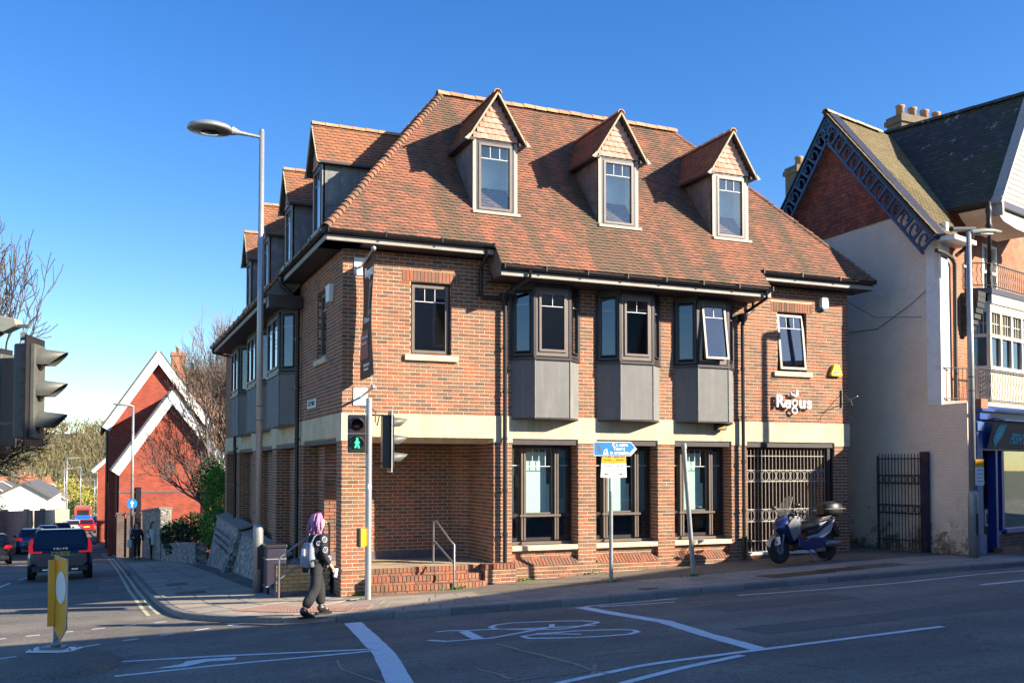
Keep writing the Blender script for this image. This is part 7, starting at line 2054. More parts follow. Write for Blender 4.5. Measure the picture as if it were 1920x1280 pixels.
for s_ in (-1, 1):
    m = MB(); m.tube([(.28, s_ * .26, 1.035), (.22, s_ * .40, 1.0)], .022, 8); sp(m, 'grip', 'seat_black')
    m = MB(); m.tube([(.44, s_ * .17, 1.05), (.42, s_ * .30, 1.18)], .009, 6); loft(m, [(.36, 1.20, .05, .035, s_ * .34), (.40, 1.20, .075, .05, s_ * .34), (.46, 1.20, .03, .02, s_ * .34)], 10); sp(m, 'mirror', 'car_black')
    m = MB(); m.tube([(.33, s_ * .24, 1.0), (.24, s_ * .38, .96)], .008, 6); sp(m, 'brake_lever', 'chrome')
m = MB(); loft(m, [(-.66, 1.10, .10, .10), (-.72, 1.11, .20, .15), (-.95, 1.12, .23, .17), (-1.15, 1.10, .20, .14), (-1.22, 1.09, .08, .06)], 18, pw=3.2); tb = sp(m, 'top_box', 'car_black')
m = MB(); m.box(-1.20, -.68, -.232, .232, 1.10, 1.118); m.build('lid_seam', 'chrome', tb, world=False)
m = MB(); loft(m, [(-1.10, 1.18, .16, .03), (-1.21, 1.15, .10, .03)], 10); m.build('reflector', 'lamp_red', tb, world=False)
m = MB(); m.box(-1.0, -.72, -.07, .07, .93, .97); m.tube([(-.55, .12, .92), (-.9, .12, .97), (-1.0, 0, .97), (-.9, -.12, .97), (-.55, -.12, .92)], .012, 6); sp(m, 'rack', 'steel_dark')
m = MB(); m.lathe((-.95, .19, .36), [(.05, 0), (.075, .05), (.08, .35), (.06, .48)], 14, axis='X'); m.tube([(-.48, .18, .36), (-.2, .12, .25)], .025, 8); sp(m, 'exhaust', 'steel_dark')
m = MB(); m.prism([(-.95, -.07, .86), (-1.12, -.07, .62), (-1.10, -.07, .50), (-1.0, -.07, .58), (-.88, -.07, .78)], 0, (0, .14, 0)); sp(m, 'rear_mudguard', 'car_black')
m = MB(); m.box(-.5, -.2, .13, .19, .20, .42); sp(m, 'engine_cover', 'steel_dark', bevel=.02)
m = MB(); m.tube([(.0, .16, .26), (-.04, .30, .01)], .014, 6); m.tube([(-.15, .1, .2), (-.32, .18, .03), (-.5, .18, .04)], .012, 6); sp(m, 'side_stand', 'steel_dark')
m = MB(); m.obox((.86, .13, .47), (0, .97, .22), (.97, 0, .2), (-.2, -.22, .95), .085, .004, .085); lpz = sp(m, 'learner_plate', 'sign_white')
m = MB(); m.obox((.868, .10, .475), (0, .97, .22), (.97, 0, .2), (-.2, -.22, .95), .012, .004, .045); m.obox((.868, .125, .44), (0, .97, .22), (.97, 0, .2), (-.2, -.22, .95), .035, .004, .012); m.build('letter', 'red_paint', lpz, world=False)
# ------------------------------------------------------------------ people: skinned bodies
def skin_mesh(joints, edges, root, lv=2, name='body'):
    names = list(joints); idx = {n: i for i, n in enumerate(names)}
    me = bpy.data.meshes.new(name); me.from_pydata([joints[n][0] for n in names], [(idx[a], idx[b]) for a, b in edges], [])
    o = bpy.data.objects.new(name, me); COL.objects.link(o)
    sk = o.modifiers.new('skin', 'SKIN'); sk.use_smooth_shade = True
    if not me.skin_vertices: me.attributes.new('skin', 'FLOAT', 'POINT')
    for n in names:
        r = joints[n][1]; r = r if isinstance(r, tuple) else (r, r)
        me.skin_vertices[0].data[idx[n]].radius = r
        me.skin_vertices[0].data[idx[n]].use_root = (n == root)
    sb = o.modifiers.new('sub', 'SUBSURF'); sb.levels = lv; sb.render_levels = lv
    dg = bpy.context.evaluated_depsgraph_get(); dg.update()
    out = bpy.data.meshes.new_from_object(o.evaluated_get(dg))
    bpy.data.objects.remove(o)
    for p in out.polygons: p.use_smooth = True
    return out
def put_mesh(me, name, m, par):
    me.materials.clear(); me.materials.append(MATS[m]); o = bpy.data.objects.new(name, me); link(o, par); return o
mat('skin', (.58, .34, .25), .55, var=.08, ns=9, bump=.05)
mat('cloth_black', (.018, .017, .022), .85, var=.3, ns=14, bump=.4, bs=30, dist=.01)
mat('cloth_grey_black', (.028, .027, .029), .9, var=.35, ns=9, bump=.6, bs=14, dist=.02)
mat('hair_pink', (.42, .16, .30), .5, var=.5, ns=30, bump=.5, bs=60); mat('hair_dark', (.03, .02, .015), .5, var=.3)
mat('bag_grey', (.24, .26, .32), .8, var=.15, ns=9, bump=.3, bs=25, dist=.01); mat('bag_pale', (.68, .62, .52), .8); mat('coat_pale', (.62, .60, .56), .85)
mat('boot_black', (.02, .018, .018), .35, var=.3, ns=12, bump=.3); mat('can_white', (.75, .77, .8), .35, bump=0)
def person(label, loc, rz, P, H=1.62, top='cloth_black', trouser='cloth_grey_black', hair='hair_pink', baggy=1.0, boots='boot_black', longhair=True, detail=True, group=None, skirt=False):
    t = thing('person', label, 'person', loc, R(rz), group, scale=H / 1.62)
    J = {k: v for k, v in P.items()}
    body = dict(
        pelvis=(J['pelvis'], (.13, .10)), waist=(J['waist'], (.115, .085)), chest=(J['chest'], (.15, .10)), neck0=(J['neck0'], (.07, .06)), neck=(J['neck'], .047), jaw=(J['jaw'], (.058, .066)), head=(J['head'], (.076, .09)), crown=(J['crown'], (.055, .065)))
    ed = [('pelvis', 'waist'), ('waist', 'chest'), ('chest', 'neck0'), ('neck0', 'neck'), ('neck', 'jaw'), ('jaw', 'head'), ('head', 'crown')]
    for s_ in 'lr':
        body.update({'sh' + s_: (J['sh' + s_], .055), 'el' + s_: (J['el' + s_], .038), 'wr' + s_: (J['wr' + s_], .026), 'pa' + s_: (J['pa' + s_], (.034, .018)),
                     'hip' + s_: (J['hip' + s_], .085), 'kn' + s_: (J['kn' + s_], .055), 'an' + s_: (J['an' + s_], .036), 'to' + s_: (J['to' + s_], (.038, .025))})
        ed += [('chest', 'sh' + s_), ('sh' + s_, 'el' + s_), ('el' + s_, 'wr' + s_), ('wr' + s_, 'pa' + s_), ('pelvis', 'hip' + s_), ('hip' + s_, 'kn' + s_), ('kn' + s_, 'an' + s_), ('an' + s_, 'to' + s_)]
        if detail:
            wr, pa = Vector(J['wr' + s_]), Vector(J['pa' + s_]); d = (pa - wr).normalized(); side = d.cross(Vector((0, 1, 0))).normalized(); inn = Vector((0, 1 if s_ == 'r' else -1, 0))
            for k in range(4):
                off = side * (.024 - .016 * k); L = (.070, .078, .074, .060)[k]
                a = pa + off + d * .015; b = a + d * L * .5; c_ = b + (d * .75 + inn * .65).normalized() * L * .5
                for q, (p_, r_) in enumerate(((a, .0095), (b, .0088), (c_, .0075))): body['f%s%d%d' % (s_, k, q)] = (tuple(p_), r_)
                ed += [('pa' + s_, 'f%s%d0' % (s_, k)), ('f%s%d0' % (s_, k), 'f%s%d1' % (s_, k)), ('f%s%d1' % (s_, k), 'f%s%d2' % (s_, k))]
            a = wr.lerp(pa, .5) + side * .032 + inn * .01; b = a + (d + side * .4 + inn * .5).normalized() * .04
            body['t%s0' % s_] = (tuple(a), .011); body['t%s1' % s_] = (tuple(b), .009); ed += [('wr' + s_, 't%s0' % s_), ('t%s0' % s_, 't%s1' % s_)]
    put_mesh(skin_mesh(body, ed, 'pelvis'), 'body', 'skin', t)
    # top
    tj = dict(pelvis=(Vector(J['pelvis']) + Vector((0, 0, .02)), (.150, .115)), waist=(J['waist'], (.142, .110)), chest=(J['chest'], (.172, .125)), neck0=(J['neck0'], (.085, .075)))
    te = [('pelvis', 'waist'), ('waist', 'chest'), ('chest', 'neck0')]
    for s_ in 'lr':
        sl = Vector(J['el' + s_]).lerp(Vector(J['wr' + s_]), .92)
        tj.update({'sh' + s_: (J['sh' + s_], .078), 'el' + s_: (J['el' + s_], .060), 'wr' + s_: (tuple(sl), .046)}); te += [('chest', 'sh' + s_), ('sh' + s_, 'el' + s_), ('el' + s_, 'wr' + s_)]
    put_mesh(skin_mesh(tj, te, 'waist'), 'jumper', top, t)
    tr = dict(pelvis=(J['pelvis'], (.155, .125)))
    te = []
    for s_ in 'lr':
        an_ = Vector(J['kn' + s_]).lerp(Vector(J['an' + s_]), .93); md_ = Vector(J['kn' + s_]).lerp(Vector(J['an' + s_]), .5)
        tr.update({'hip' + s_: (J['hip' + s_], .105), 'kn' + s_: (J['kn' + s_], .072 * baggy), 'md' + s_: (tuple(md_), .070 * baggy), 'an' + s_: (tuple(an_), .066 * baggy)}); te += [('pelvis', 'hip' + s_), ('hip' + s_, 'kn' + s_), ('kn' + s_, 'md' + s_), ('md' + s_, 'an' + s_)]
    put_mesh(skin_mesh(tr, te, 'pelvis'), 'trousers', trouser, t)
    for s_ in 'lr':
        an_, to = Vector(J['an' + s_]), Vector(J['to' + s_]); d = (to - an_); d.z = 0; d.normalize()
        heel = an_ - d * .045; heel.z = to.z
        bj = dict(top=(tuple(an_ + Vector((0, 0, .07))), .052), ank=(tuple(an_), .052), heel=(tuple(heel), .045), mid=(tuple(heel.lerp(to, .6) + Vector((0, 0, .008))), .046), toe=(tuple(to + d * .02), .042))
        put_mesh(skin_mesh(bj, [('top', 'ank'), ('ank', 'heel'), ('ank', 'mid'), ('mid', 'toe')], 'ank', 1), 'boot', boots, t)
        m = MB(); sx = Vector((-d.y, d.x, 0)); c0, c1 = heel - d * .05, to + d * .055; z = to.z - .042
        m.prism([c0 + sx * .04, c0 - sx * .04, c1 - sx * .035, c1 + d * .015, c1 + sx * .035], 0, (0, 0, .03)); m.v = [(x, y, zz - (c0.z if False else to.z) + z) for x, y, zz in m.v]
        m.build('sole', boots, t, world=False)
    # hair: cap and strands
    hd, cr, jw = Vector(J['head']), Vector(J['crown']), Vector(J['jaw']); fwd = Vector(J.get('look', (1, 0, 0))).normalized(); rnd = random.Random(5)
    m = MB()
    c = (hd + cr) / 2 - fwd * .02 + Vector((0, 0, .012)); vs = []; n, k = 14, 8
    for j in range(k + 1):
        th = math.pi * .60 * j / k
        for i in range(n):
            a = 2 * math.pi * i / n; r = Vector((math.cos(a) * math.sin(th) * .112, math.sin(a) * math.sin(th) * .098, math.cos(th) * .105))
            f = r.dot(fwd); 
            if f > .02: r -= fwd * (f - .02) * .8
            vs.append(c + r * (1 + rnd.uniform(-.03, .05)))
    m.add(vs, [(j * n + i, j * n + (i + 1) % n, (j + 1) * n + (i + 1) % n, (j + 1) * n + i) for j in range(k) for i in range(n)], True)
    right = fwd.cross(Vector((0, 0, 1)))
    for q in range(90 if detail else 24):
        a = rnd.uniform(-1.45, 1.45); dr = (-fwd * math.cos(a) + right * math.sin(a)); 
        p0 = c + Vector((0, 0, rnd.uniform(.0, .09))) + dr * .085; L = rnd.uniform(.16, .30) if longhair else .1
        pts = [p0]; p = p0.copy(); dv = (dr * .5 + Vector((0, 0, -.5))).normalized()
        for u in range(5):
            dv = (dv + Vector((rnd.uniform(-.35, .35), rnd.uniform(-.35, .35), -.55))).normalized(); p = p + dv * L / 5; pts.append(p.copy())
        m.tube(pts, [.017, .019, .018, .015, .011, .004], 5)
    m.build('hair', hair, t, world=False)
    # face
    fc = MB(); up = Vector((0, 0, 1)); f0 = hd + fwd * .082 - up * .015
    fc.prism([f0 + right * .010, f0 - right * .010, f0 + up * .035], 0, fwd * .018 - up * .008); fc.build('nose', 'skin', t, world=False)
    for s_ in (-1, 1):
        e_ = MB(); e_.obox(f0 + right * s_ * .030 + up * .022 + fwd * .0, right, fwd, up, .013, .006, .006); e_.build('eye', 'letter_black', t, world=False)
        e_ = MB(); e_.obox(hd + right * s_ * .078 - fwd * .0, right, fwd, up, .008, .016, .026); e_.build('ear', 'skin', t, world=False)
    e_ = MB(); e_.obox(f0 - up * .035 - fwd * .004, right, fwd, up, .020, .006, .005); e_.build('mouth', 'lips', t, world=False)
    return t
mat('lips', (.40, .12, .11), .5)
WALK = dict(pelvis=(0, 0, .86), waist=(.02, 0, 1.00), chest=(.05, 0, 1.18), neck0=(.07, 0, 1.29), neck=(.09, 0, 1.35), jaw=(.115, -.005, 1.41), head=(.12, -.005, 1.48), crown=(.115, 0, 1.54),
            shr=(.05, -.165, 1.245), elr=(.02, -.225, .99), wrr=(.15, -.235, .80), par=(.20, -.235, .745), shl=(.05, .165, 1.245), ell=(.0, .22, 1.0), wrl=(.16, .20, .85), pal=(.21, .19, .80),
            hipr=(.0, -.085, .82), knr=(-.03, -.10, .46), anr=(-.25, -.10, .13), tor=(-.12, -.10, .045), hipl=(.02, .085, .82), knl=(.17, .09, .48), anl=(.20, .09, .12), tol=(.33, .09, .05), look=(1, -.25, 0))
w = person('person in black jumper with pink hair and grey bag walking past the corner', (-1.14, -3.06, gz(-1.14, -3.06) + .0), 22, WALK, H=1.60, baggy=1.28)
# bag on the back, straps, printed rings on the sleeve, can in the hand
m = MB(); loft(m, [(.78, -.12, .10, .04, .0), (.80, -.12, .16, .055, .0), (.92, -.12, .165, .07, .0), (1.05, -.11, .135, .06, .0), (1.16, -.10, .10, .035, .0)], 14, axis='Z', pw=3)
m.v = [(y + .0, x, z) for (x, y, z) in [(v[0], v[1], v[2]) for v in m.v]]
m.v = [(-.135 + .02 + (vx + .12) * 1.0 if False else vx, vy, vz) for vx, vy, vz in m.v]
bgm = m.build('bag', 'bag_grey', w, world=False)
m = MB(); m.tube([(-.10, -.06, 1.14), (-.06, -.10, 1.26), (.03, -.12, 1.33), (.12, -.10, 1.22)], .012, 6); m.tube([(-.10, .05, 1.14), (-.05, .09, 1.26), (.03, .11, 1.33)], .012, 6); m.build('strap', 'bag_grey', w, world=False)
m = MB(); m.obox((-.215, -.03, 1.02), (0, 1, 0), (1, 0, 0), (0, 0, 1), .035, .01, .05); m.build('bag_pocket', 'can_white', w, world=False)
m = MB()
def star_ring(c, nrm, r):
    nrm = Vector(nrm).normalized(); u = nrm.cross(Vector((0, 0, 1))).normalized(); v = u.cross(nrm)
    c = Vector(c); m.tube([c + u * r * math.cos(a) + v * r * math.sin(a) for a in np.linspace(0, 2 * math.pi, 13)[:-1]], .004, 4, closed=True)
    p = [c + u * r * math.cos(a) + v * r * math.sin(a) for a in [math.pi / 2 + k * 4 * math.pi / 5 for k in range(5)]]; m.tube(p, .003, 4, closed=True)
star_ring((.03, -.245, 1.22), (0, -1, .2), .045); star_ring((.02, -.285, 1.06), (0, -1, 0), .045); star_ring((.11, -.265, .93), (.1, -1, 0), .035); star_ring((-.04, -.19, 1.16), (-.5, -1, 0), .035); star_ring((.10, -.20, 1.14), (.6, -1, 0), .035)
m.build('sleeve_print', 'can_white', w, world=False)
m = MB(); m.tube([(.235, -.235, .62), (.262, -.235, .755)], .033, 12); m.build('drink_can', 'can_white', w, world=False)
STAND = dict(pelvis=(0, 0, .86), waist=(.0, 0, 1.0), chest=(.01, 0, 1.18), neck0=(.01, 0, 1.29), neck=(.01, 0, 1.36), jaw=(.03, 0, 1.42), head=(.025, 0, 1.49), crown=(.02, 0, 1.55),
             shr=(.0, -.165, 1.245), elr=(-.02, -.23, 1.0), wrr=(.14, -.16, .95), par=(.19, -.12, .97), shl=(.0, .165, 1.245), ell=(-.02, .23, 1.0), wrl=(.06, .24, .78), pal=(.08, .24, .72),
             hipr=(.0, -.085, .82), knr=(.06, -.085, .46), anr=(.02, -.085, .12), tor=(.13, -.085, .045), hipl=(.0, .085, .82), knl=(.02, .085, .46), anl=(-.12, .085, .12), tol=(.0, .085, .045), look=(1, 0, 0))
GP = 'pair of pedestrians on the left footway'
p1 = person('person in dark clothes with long dark hair and a pale bag, on the footway', (-2.62, 28.2, gz(-2.62, 28.2)), -92, STAND, H=1.66, hair='hair_dark', trouser='cloth_black', baggy=.85, detail=False, group=GP)
m = MB(); loft(m, [(.52, -.04, .08, .05, -.27), (.60, -.03, .13, .08, -.27), (.85, -.03, .10, .06, -.27)], 10, axis='Z'); m.v = [(y + .3 - .3, x, z) for x, y, z in m.v]; m.v = [(x, -abs(y) - .02, z) for x, y, z in m.v]; m.build('tote_bag', 'bag_pale', p1, world=False)
p2 = person('person in pale jacket carrying a large beige tote bag on the footway', (-1.95, 28.0, gz(-1.95, 28.0)), -90, STAND, H=1.64, hair='hair_dark', top='coat_pale', trouser='cloth_black', baggy=.85, detail=False, group=GP)
m = MB(); m.box(.12, .26, -.10, .34, .62, .98); m.build('tote_bag', 'bag_pale', p2, world=False, bevel=.03)
# worker in high-visibility jacket at the wall
mat('hi_vis', (.55, .85, .05), .6, var=.05)
person('person in a bright yellow high visibility jacket behind the black hatchback', (-9.5, 40.0, gz(-9.5, 40.0)), -60, STAND, H=1.75, hair='hair_dark', top='hi_vis', trouser='cloth_black', longhair=False, detail=False)
# ------------------------------------------------------------------ trees
mat('bark', (.10, .08, .06), .9, var=.35, ns=12, bump=.6, bs=30, dist=.02)
mat('twig', (.11, .08, .065), .9, var=.35, ns=6, bump=0)
mat('twig_dark', (.13, .10, .08), .9, var=.35, ns=6, bump=0)
mat('twig_pale', (.27, .20, .14), .9, var=.4, ns=2, bump=0)
def bare_tree(label, loc, h, seed, spread=.55, levels=6, trunk_r=.18, lean=(0, 0), group=None, m='twig', first=.25, name='bare_tree', dens=3, thin=.0, up=.05, R_=None):
    rnd = random.Random(seed)
    t = thing(name, label, 'tree', loc, 0, group)
    tr = MB(); cr = MB()
    def seg(mb, a, b, r0, r1, n):
        d = (b - a).normalized(); u = d.cross(Vector((.3, .2, 1))).normalized(); v = d.cross(u); vs = []
        for c, r in ((a, r0), (b, r1)):
            for k in range(n): an_ = 2 * math.pi * k / n; vs.append(c + (u * math.cos(an_) + v * math.sin(an_)) * r)
        mb.add(vs, [(k, (k + 1) % n, n + (k + 1) % n, n + k) for k in range(n)], True)
    def grow(p, d, L, r, lv):
        n = 7 if lv == 0 else (5 if lv < 3 else 3)
        mb = tr if lv == 0 else cr
        k = 4 if lv < 4 else 3; q = p.copy(); pts = [q.copy()]; dirs = [d.copy()]
        for i in range(k):
            d = (d + Vector((rnd.uniform(-1, 1), rnd.uniform(-1, 1), rnd.uniform(-.4, 1))) * (.14 if lv < 2 else .26) + Vector((0, 0, up))).normalized()
            nq = q + d * L / k; r1 = r * (1 - .5 * (i + 1) / k); seg(mb, q, nq, max(thin, r * (1 - .5 * i / k)), max(thin, r1), n); q = nq; pts.append(q.copy()); dirs.append(d.copy())
        if lv >= levels: return
        cnt = dens + (1 if lv in (1, 2) else 0) + rnd.randint(0, 1)
        for i in range(cnt):
            f = rnd.uniform(.35 if lv else .5, 1.0); j = min(k - 1, int(f * k)); base = pts[j].lerp(pts[j + 1], f * k - j)
            a = rnd.uniform(0, 2 * math.pi); dd = dirs[j]; u = dd.cross(Vector((.1, .3, 1))).normalized(); v = dd.cross(u)
            s_ = rnd.uniform(spread * .6, spread * 1.3); nd = (dd + (u * math.cos(a) + v * math.sin(a)) * s_ * 1.3).normalized()
            grow(base, nd, L * rnd.uniform(.60, .82), r * rnd.uniform(.42, .6), lv + 1)
        grow(q, d, L * .72, r * .5, lv + 1)
    grow(Vector((0, 0, -.2)), Vector((lean[0], lean[1], 1)).normalized(), h * first, trunk_r, 0)
    if R_:
        zz = max(v[2] for v in cr.v); xx = sorted(math.hypot(v[0], v[1]) for v in cr.v)[int(len(cr.v) * .985)]
        for q_ in (tr, cr): q_.v = [(v[0] * R_ / xx, v[1] * R_ / xx, v[2] * h / zz) for v in q_.v]
    tr.build('trunk', 'bark', t, world=False); c = cr.build('crown', m, t, world=False); c['kind'] = 'stuff'
    return t
def leaf_mass(mb, c, r, n, size, rnd, shell=.35, droop=0):
    c = Vector(c)
    for _ in range(n):
        v = Vector((rnd.gauss(0, 1), rnd.gauss(0, 1), rnd.gauss(0, 1))).normalized() * (rnd.uniform(shell, 1) ** .6)
        p = c + Vector((v.x * r[0], v.y * r[1], v.z * r[2])); a = Vector((rnd.gauss(0, 1), rnd.gauss(0, 1), rnd.gauss(0, 1))).normalized(); b = a.cross(Vector((rnd.gauss(0, 1), rnd.gauss(0, 1), rnd.gauss(0, 1)))).normalized(); s_ = size * rnd.uniform(.6, 1.3)
        mb.add([p - a * s_, p + b * s_ * .5, p + a * s_, p - b * s_ * .5], [(0, 1, 2, 3)])
rand_mat('leaf_green', [(0, (.04, .14, .02)), (.5, (.08, .22, .03)), (1, (.13, .30, .05))], ns=3)
rand_mat('leaf_dark', [(0, (.012, .035, .012)), (.6, (.025, .055, .018)), (1, (.05, .08, .03))], ns=3)
rand_mat('leaf_straw', [(0, (.26, .22, .10)), (.5, (.34, .29, .13)), (1, (.42, .36, .18))], ns=3)
rand_mat('leaf_yellow', [(0, (.20, .20, .03)), (.5, (.30, .28, .05)), (1, (.38, .34, .08))], ns=3)
bare_tree('tall bare tree behind the near traffic light at the left edge', (-10.9, 50, gz(-10.9, 50)), 25, 4, spread=.60, levels=6, trunk_r=.30, lean=(.0, 0), thin=.009, dens=2, first=.10, up=.07, R_=7.6)
bare_tree('lower bare tree behind the tall one at the left edge', (-14.6, 50, gz(-14.6, 50)), 16, 14, spread=.7, levels=6, trunk_r=.12, thin=.006, first=.10, up=.05, R_=8.0)
bare_tree('gnarled bare tree between the red brick gables and the office', (.55, 25.5, gz(.5, 25.5)), 10.2, 23, spread=.62, levels=6, trunk_r=.13, lean=(-.12, 0), m='twig_dark', first=.20, thin=.0055, up=.08, R_=3.3, dens=2)
bare_tree('slender pale bare tree rising beside the far end of the office', (1.8, 33, gz(1.8, 33)), 12.5, 8, spread=.45, levels=5, trunk_r=.13, m='twig_pale', thin=.010, R_=2.4, up=.12)
# ivy column, dark shrubs
rnd = random.Random(9)
t = thing('ivy_bush', 'tall bright green ivy bush at the far end of the flint wall', 'bush', (-.35, 20.5, gz(-.3, 20.5)))
m = MB()
for (x, y, z, rx, ry, rz) in ((-.1, 20.6, 0.2, .55, .9, .9), (-.05, 20.8, 1.2, .50, .8, .8), (.0, 21.0, 1.9, .42, .6, .6), (-.25, 20.2, -.5, .45, .8, .6)): leaf_mass(m, (x, y, z), (rx, ry, rz), 1500, .055, rnd, .5)
m.build('leaves', 'leaf_green', t, kind='stuff'); m = MB(); m.lathe((.0, 20.8, -1.5), [(.12, 0), (.08, 2.5)], 8); m.build('stem', 'bark', t)
t = thing('shrub', 'low dark evergreen shrub left of the green ivy', 'shrub', (-1.0, 24, gz(-1, 24)))
m = MB()
for (x, y, z, r_) in ((-1.0, 24.2, -.6, .9), (-.4, 24.8, -.2, 1.0), (-1.1, 25.5, -.4, .8), (.2, 24.4, .0, .9)): leaf_mass(m, (x, y, z), (r_ * .9, r_, r_ * .85), 1100, .08, rnd, .5)
m.build('leaves', 'leaf_dark', t, kind='stuff')
t = thing('hanging_ivy', 'dark ivy clump hanging in the gnarled bare tree', 'ivy', (.4, 25.6, 1.6))
m = MB(); leaf_mass(m, (.35, 25.6, 1.9), (.9, .8, 1.1), 2000, .07, rnd, .2); leaf_mass(m, (.9, 25.2, .8), (.6, .6, 1.2), 1200, .07, rnd, .2); m.build('leaves', 'leaf_dark', t, kind='stuff')
# weeds at the wall foot
t = thing('weeds', 'small weeds at the foot of the steps and plinth', 'weeds', (2.2, -.7, .1)); t['kind'] = 'stuff'
del t['category']
m = MB()
for (x, y, n) in ((2.15, -.62, 60), (3.75, -.15, 40), (.35, -.08, 40), (4.8, -1.95, 22), (6.4, -2.2, 40), (5.3, -.12, 16), (7.6, -.10, 16)):
    for _ in range(n): 
        px_, py_ = x + rnd.gauss(0, .10), y + rnd.gauss(0, .03); leaf_mass(m, (px_, py_, gz(px_, py_) + .02), (.03, .02, .03), 2, .022, rnd)
m.build('leaves', 'leaf_green', t)
t.name = 'weeds'
# ------------------------------------------------------------------ red brick building on the left
RBN = thing('brick_building', 'red brick building with two white edged gables down the left street', 'building', (-2.9, 34, -1.8))
mat('slate', (.10, .095, .095), .8, var=.25, ns=3, bump=.3); mat('tile_far', (.24, .12, .07), .9, var=.35, ns=2, bump=.3)
def gabled(par, x0, x1, yf, yb, zb, ze, za, xa=None, over=.35, wallm='red_brick_far', roofm='slate', barge='lime_white', bw=.42):
    xa = (x0 + x1) / 2 if xa is None else xa
    m = MB(); m.prism([(x0, yf, zb), (x1, yf, zb), (x1, yf, ze), (xa, yf, za), (x0, yf, ze)], 0, (0, yb - yf, 0)); m.build('wall', wallm, par)
    for s_, xe in ((-1, x0), (1, x1)):
        d = Vector((xa - xe, 0, za - ze)).normalized(); e_ = Vector((xe, 0, ze)) - d * over * 1.6; ap = Vector((xa, 0, za)); n_ = Vector((-d.z, 0, d.x)) * (1 if s_ < 0 else -1)
        if n_.z < 0: n_ = -n_
        y0 = yf - .35; m = MB(); m.prism([e_ + Vector((0, y0, 0)) + n_ * .04, ap + Vector((0, y0, 0)) + n_ * .04, ap + Vector((0, y0, 0)) + n_ * .16, e_ + Vector((0, y0, 0)) + n_ * .16], 0, (0, yb - y0, 0)); m.build('roof', roofm, par)
        Yv = Vector((0, y0 - .04, 0)); m = MB(); m.prism([e_ + Yv + n_ * .06, ap + Yv + Vector((0, 0, .06 / n_.z)), ap + Yv - Vector((0, 0, (bw - .06) / n_.z)), e_ + Yv - n_ * (bw - .06)], 0, (0, .05, 0)); m.build('bargeboard', barge, par)
gabled(RBN, -3.28, 1.9, 34.0, 40.0, -3, 2.75, 6.30, -.85)
gabled(RBN, -3.72, 1.6, 40.0, 56.0, -4, 5.15, 8.95, -1.22, roofm='slate')
gabled(RBN, -4.3, 1.0, 62.0, 74.0, -5, 2.6, 5.2, roofm='slate', bw=.25)
m = MB(); m.box(-3.30, 1.95, 33.97, 34.02, 1.22, 1.30); m.box(-3.30, 1.95, 33.97, 34.02, -1.02, -.94); m.box(-3.75, -3.3, 39.97, 40.02, 4.1, 4.18); m.build('string_course', 'brick_dark_cill', RBN)
for (x, y, z0, z1) in ((-3.34, 35.0, -2, 2.3), (-3.34, 38.6, -2, 2.5), (-3.80, 40.6, -2, 4.9), (-3.80, 47, -2, 4.9)):
    m = MB(); m.tube([(x, y, z0), (x, y, z1)], .06, 6); m.build('drainpipe', 'black_pipe', RBN)
for (yy, za_, zb_, xx) in ((36.4, 0, 1.7, -3.285), (37.6, 0, 1.7, -3.285), (42.5, 1.6, 4.2, -3.725), (45, 1.6, 4.2, -3.725), (49, 1.6, 4.2, -3.725), (43, -1.6, .6, -3.725), (50, -1.6, .6, -3.725)):
    m = MB(); m.box(xx - .02, xx + .01, yy - .4, yy + .4, za_, zb_); w_ = m.build('window', 'glass_dark', RBN); m = MB(); m.box(xx - .08, xx + .01, yy - .5, yy + .5, za_ - .12, za_ - .01); m.build('sill', 'lime_white', w_); m = MB(); m.box(xx - .03, xx + .01, yy - .03, yy + .03, za_, zb_); m.build('frame', 'white_paint', w_)
m = MB(); m.box(-2.5, -2.25, 33.93, 33.99, -2, 1.5); m.build('drainpipe', 'black_pipe', RBN)
# house behind with chimney
HB = thing('house', 'tan tiled house with brick chimney behind the bare tree', 'house', (2, 46, -2))
m = MB(); m.box(-.4, 7.5, 44, 52, -3, 5.6); m.build('wall', 'red_brick_neighbour', HB)
m = MB(); m.prism([(-.6, 43.7, 5.5), (-.6, 52.2, 5.5), (-.6, 48, 8.9)], 0, (8.4, 0, 0)); m.build('roof', 'tile_far', HB)
chimney(HB, (.4, 47.6), .8, .8, 7, 9.9, 1, 'red_brick_neighbour'); chimney(HB, (6.0, 47.6), .8, .7, 7, 9.5, 1, 'red_brick_neighbour')
for x in (1.0, 3.0, 5.2):
    m = MB(); m.box(x, x + .9, 43.95, 44.0, 2.6, 4.2); w_ = m.build('window', 'glass_dark', HB); m = MB(); fbx = [(x - .06, x, 2.6, 4.2), (x + .9, x + .96, 2.6, 4.2), (x, x + .9, 4.2, 4.27), (x, x + .9, 2.5, 2.6), (x + .42, x + .48, 2.6, 4.2)]
    for a, b, c_, d_ in fbx: m.box(a, b, 43.90, 43.96, c_, d_)
    m.build('frame', 'white_paint', w_)
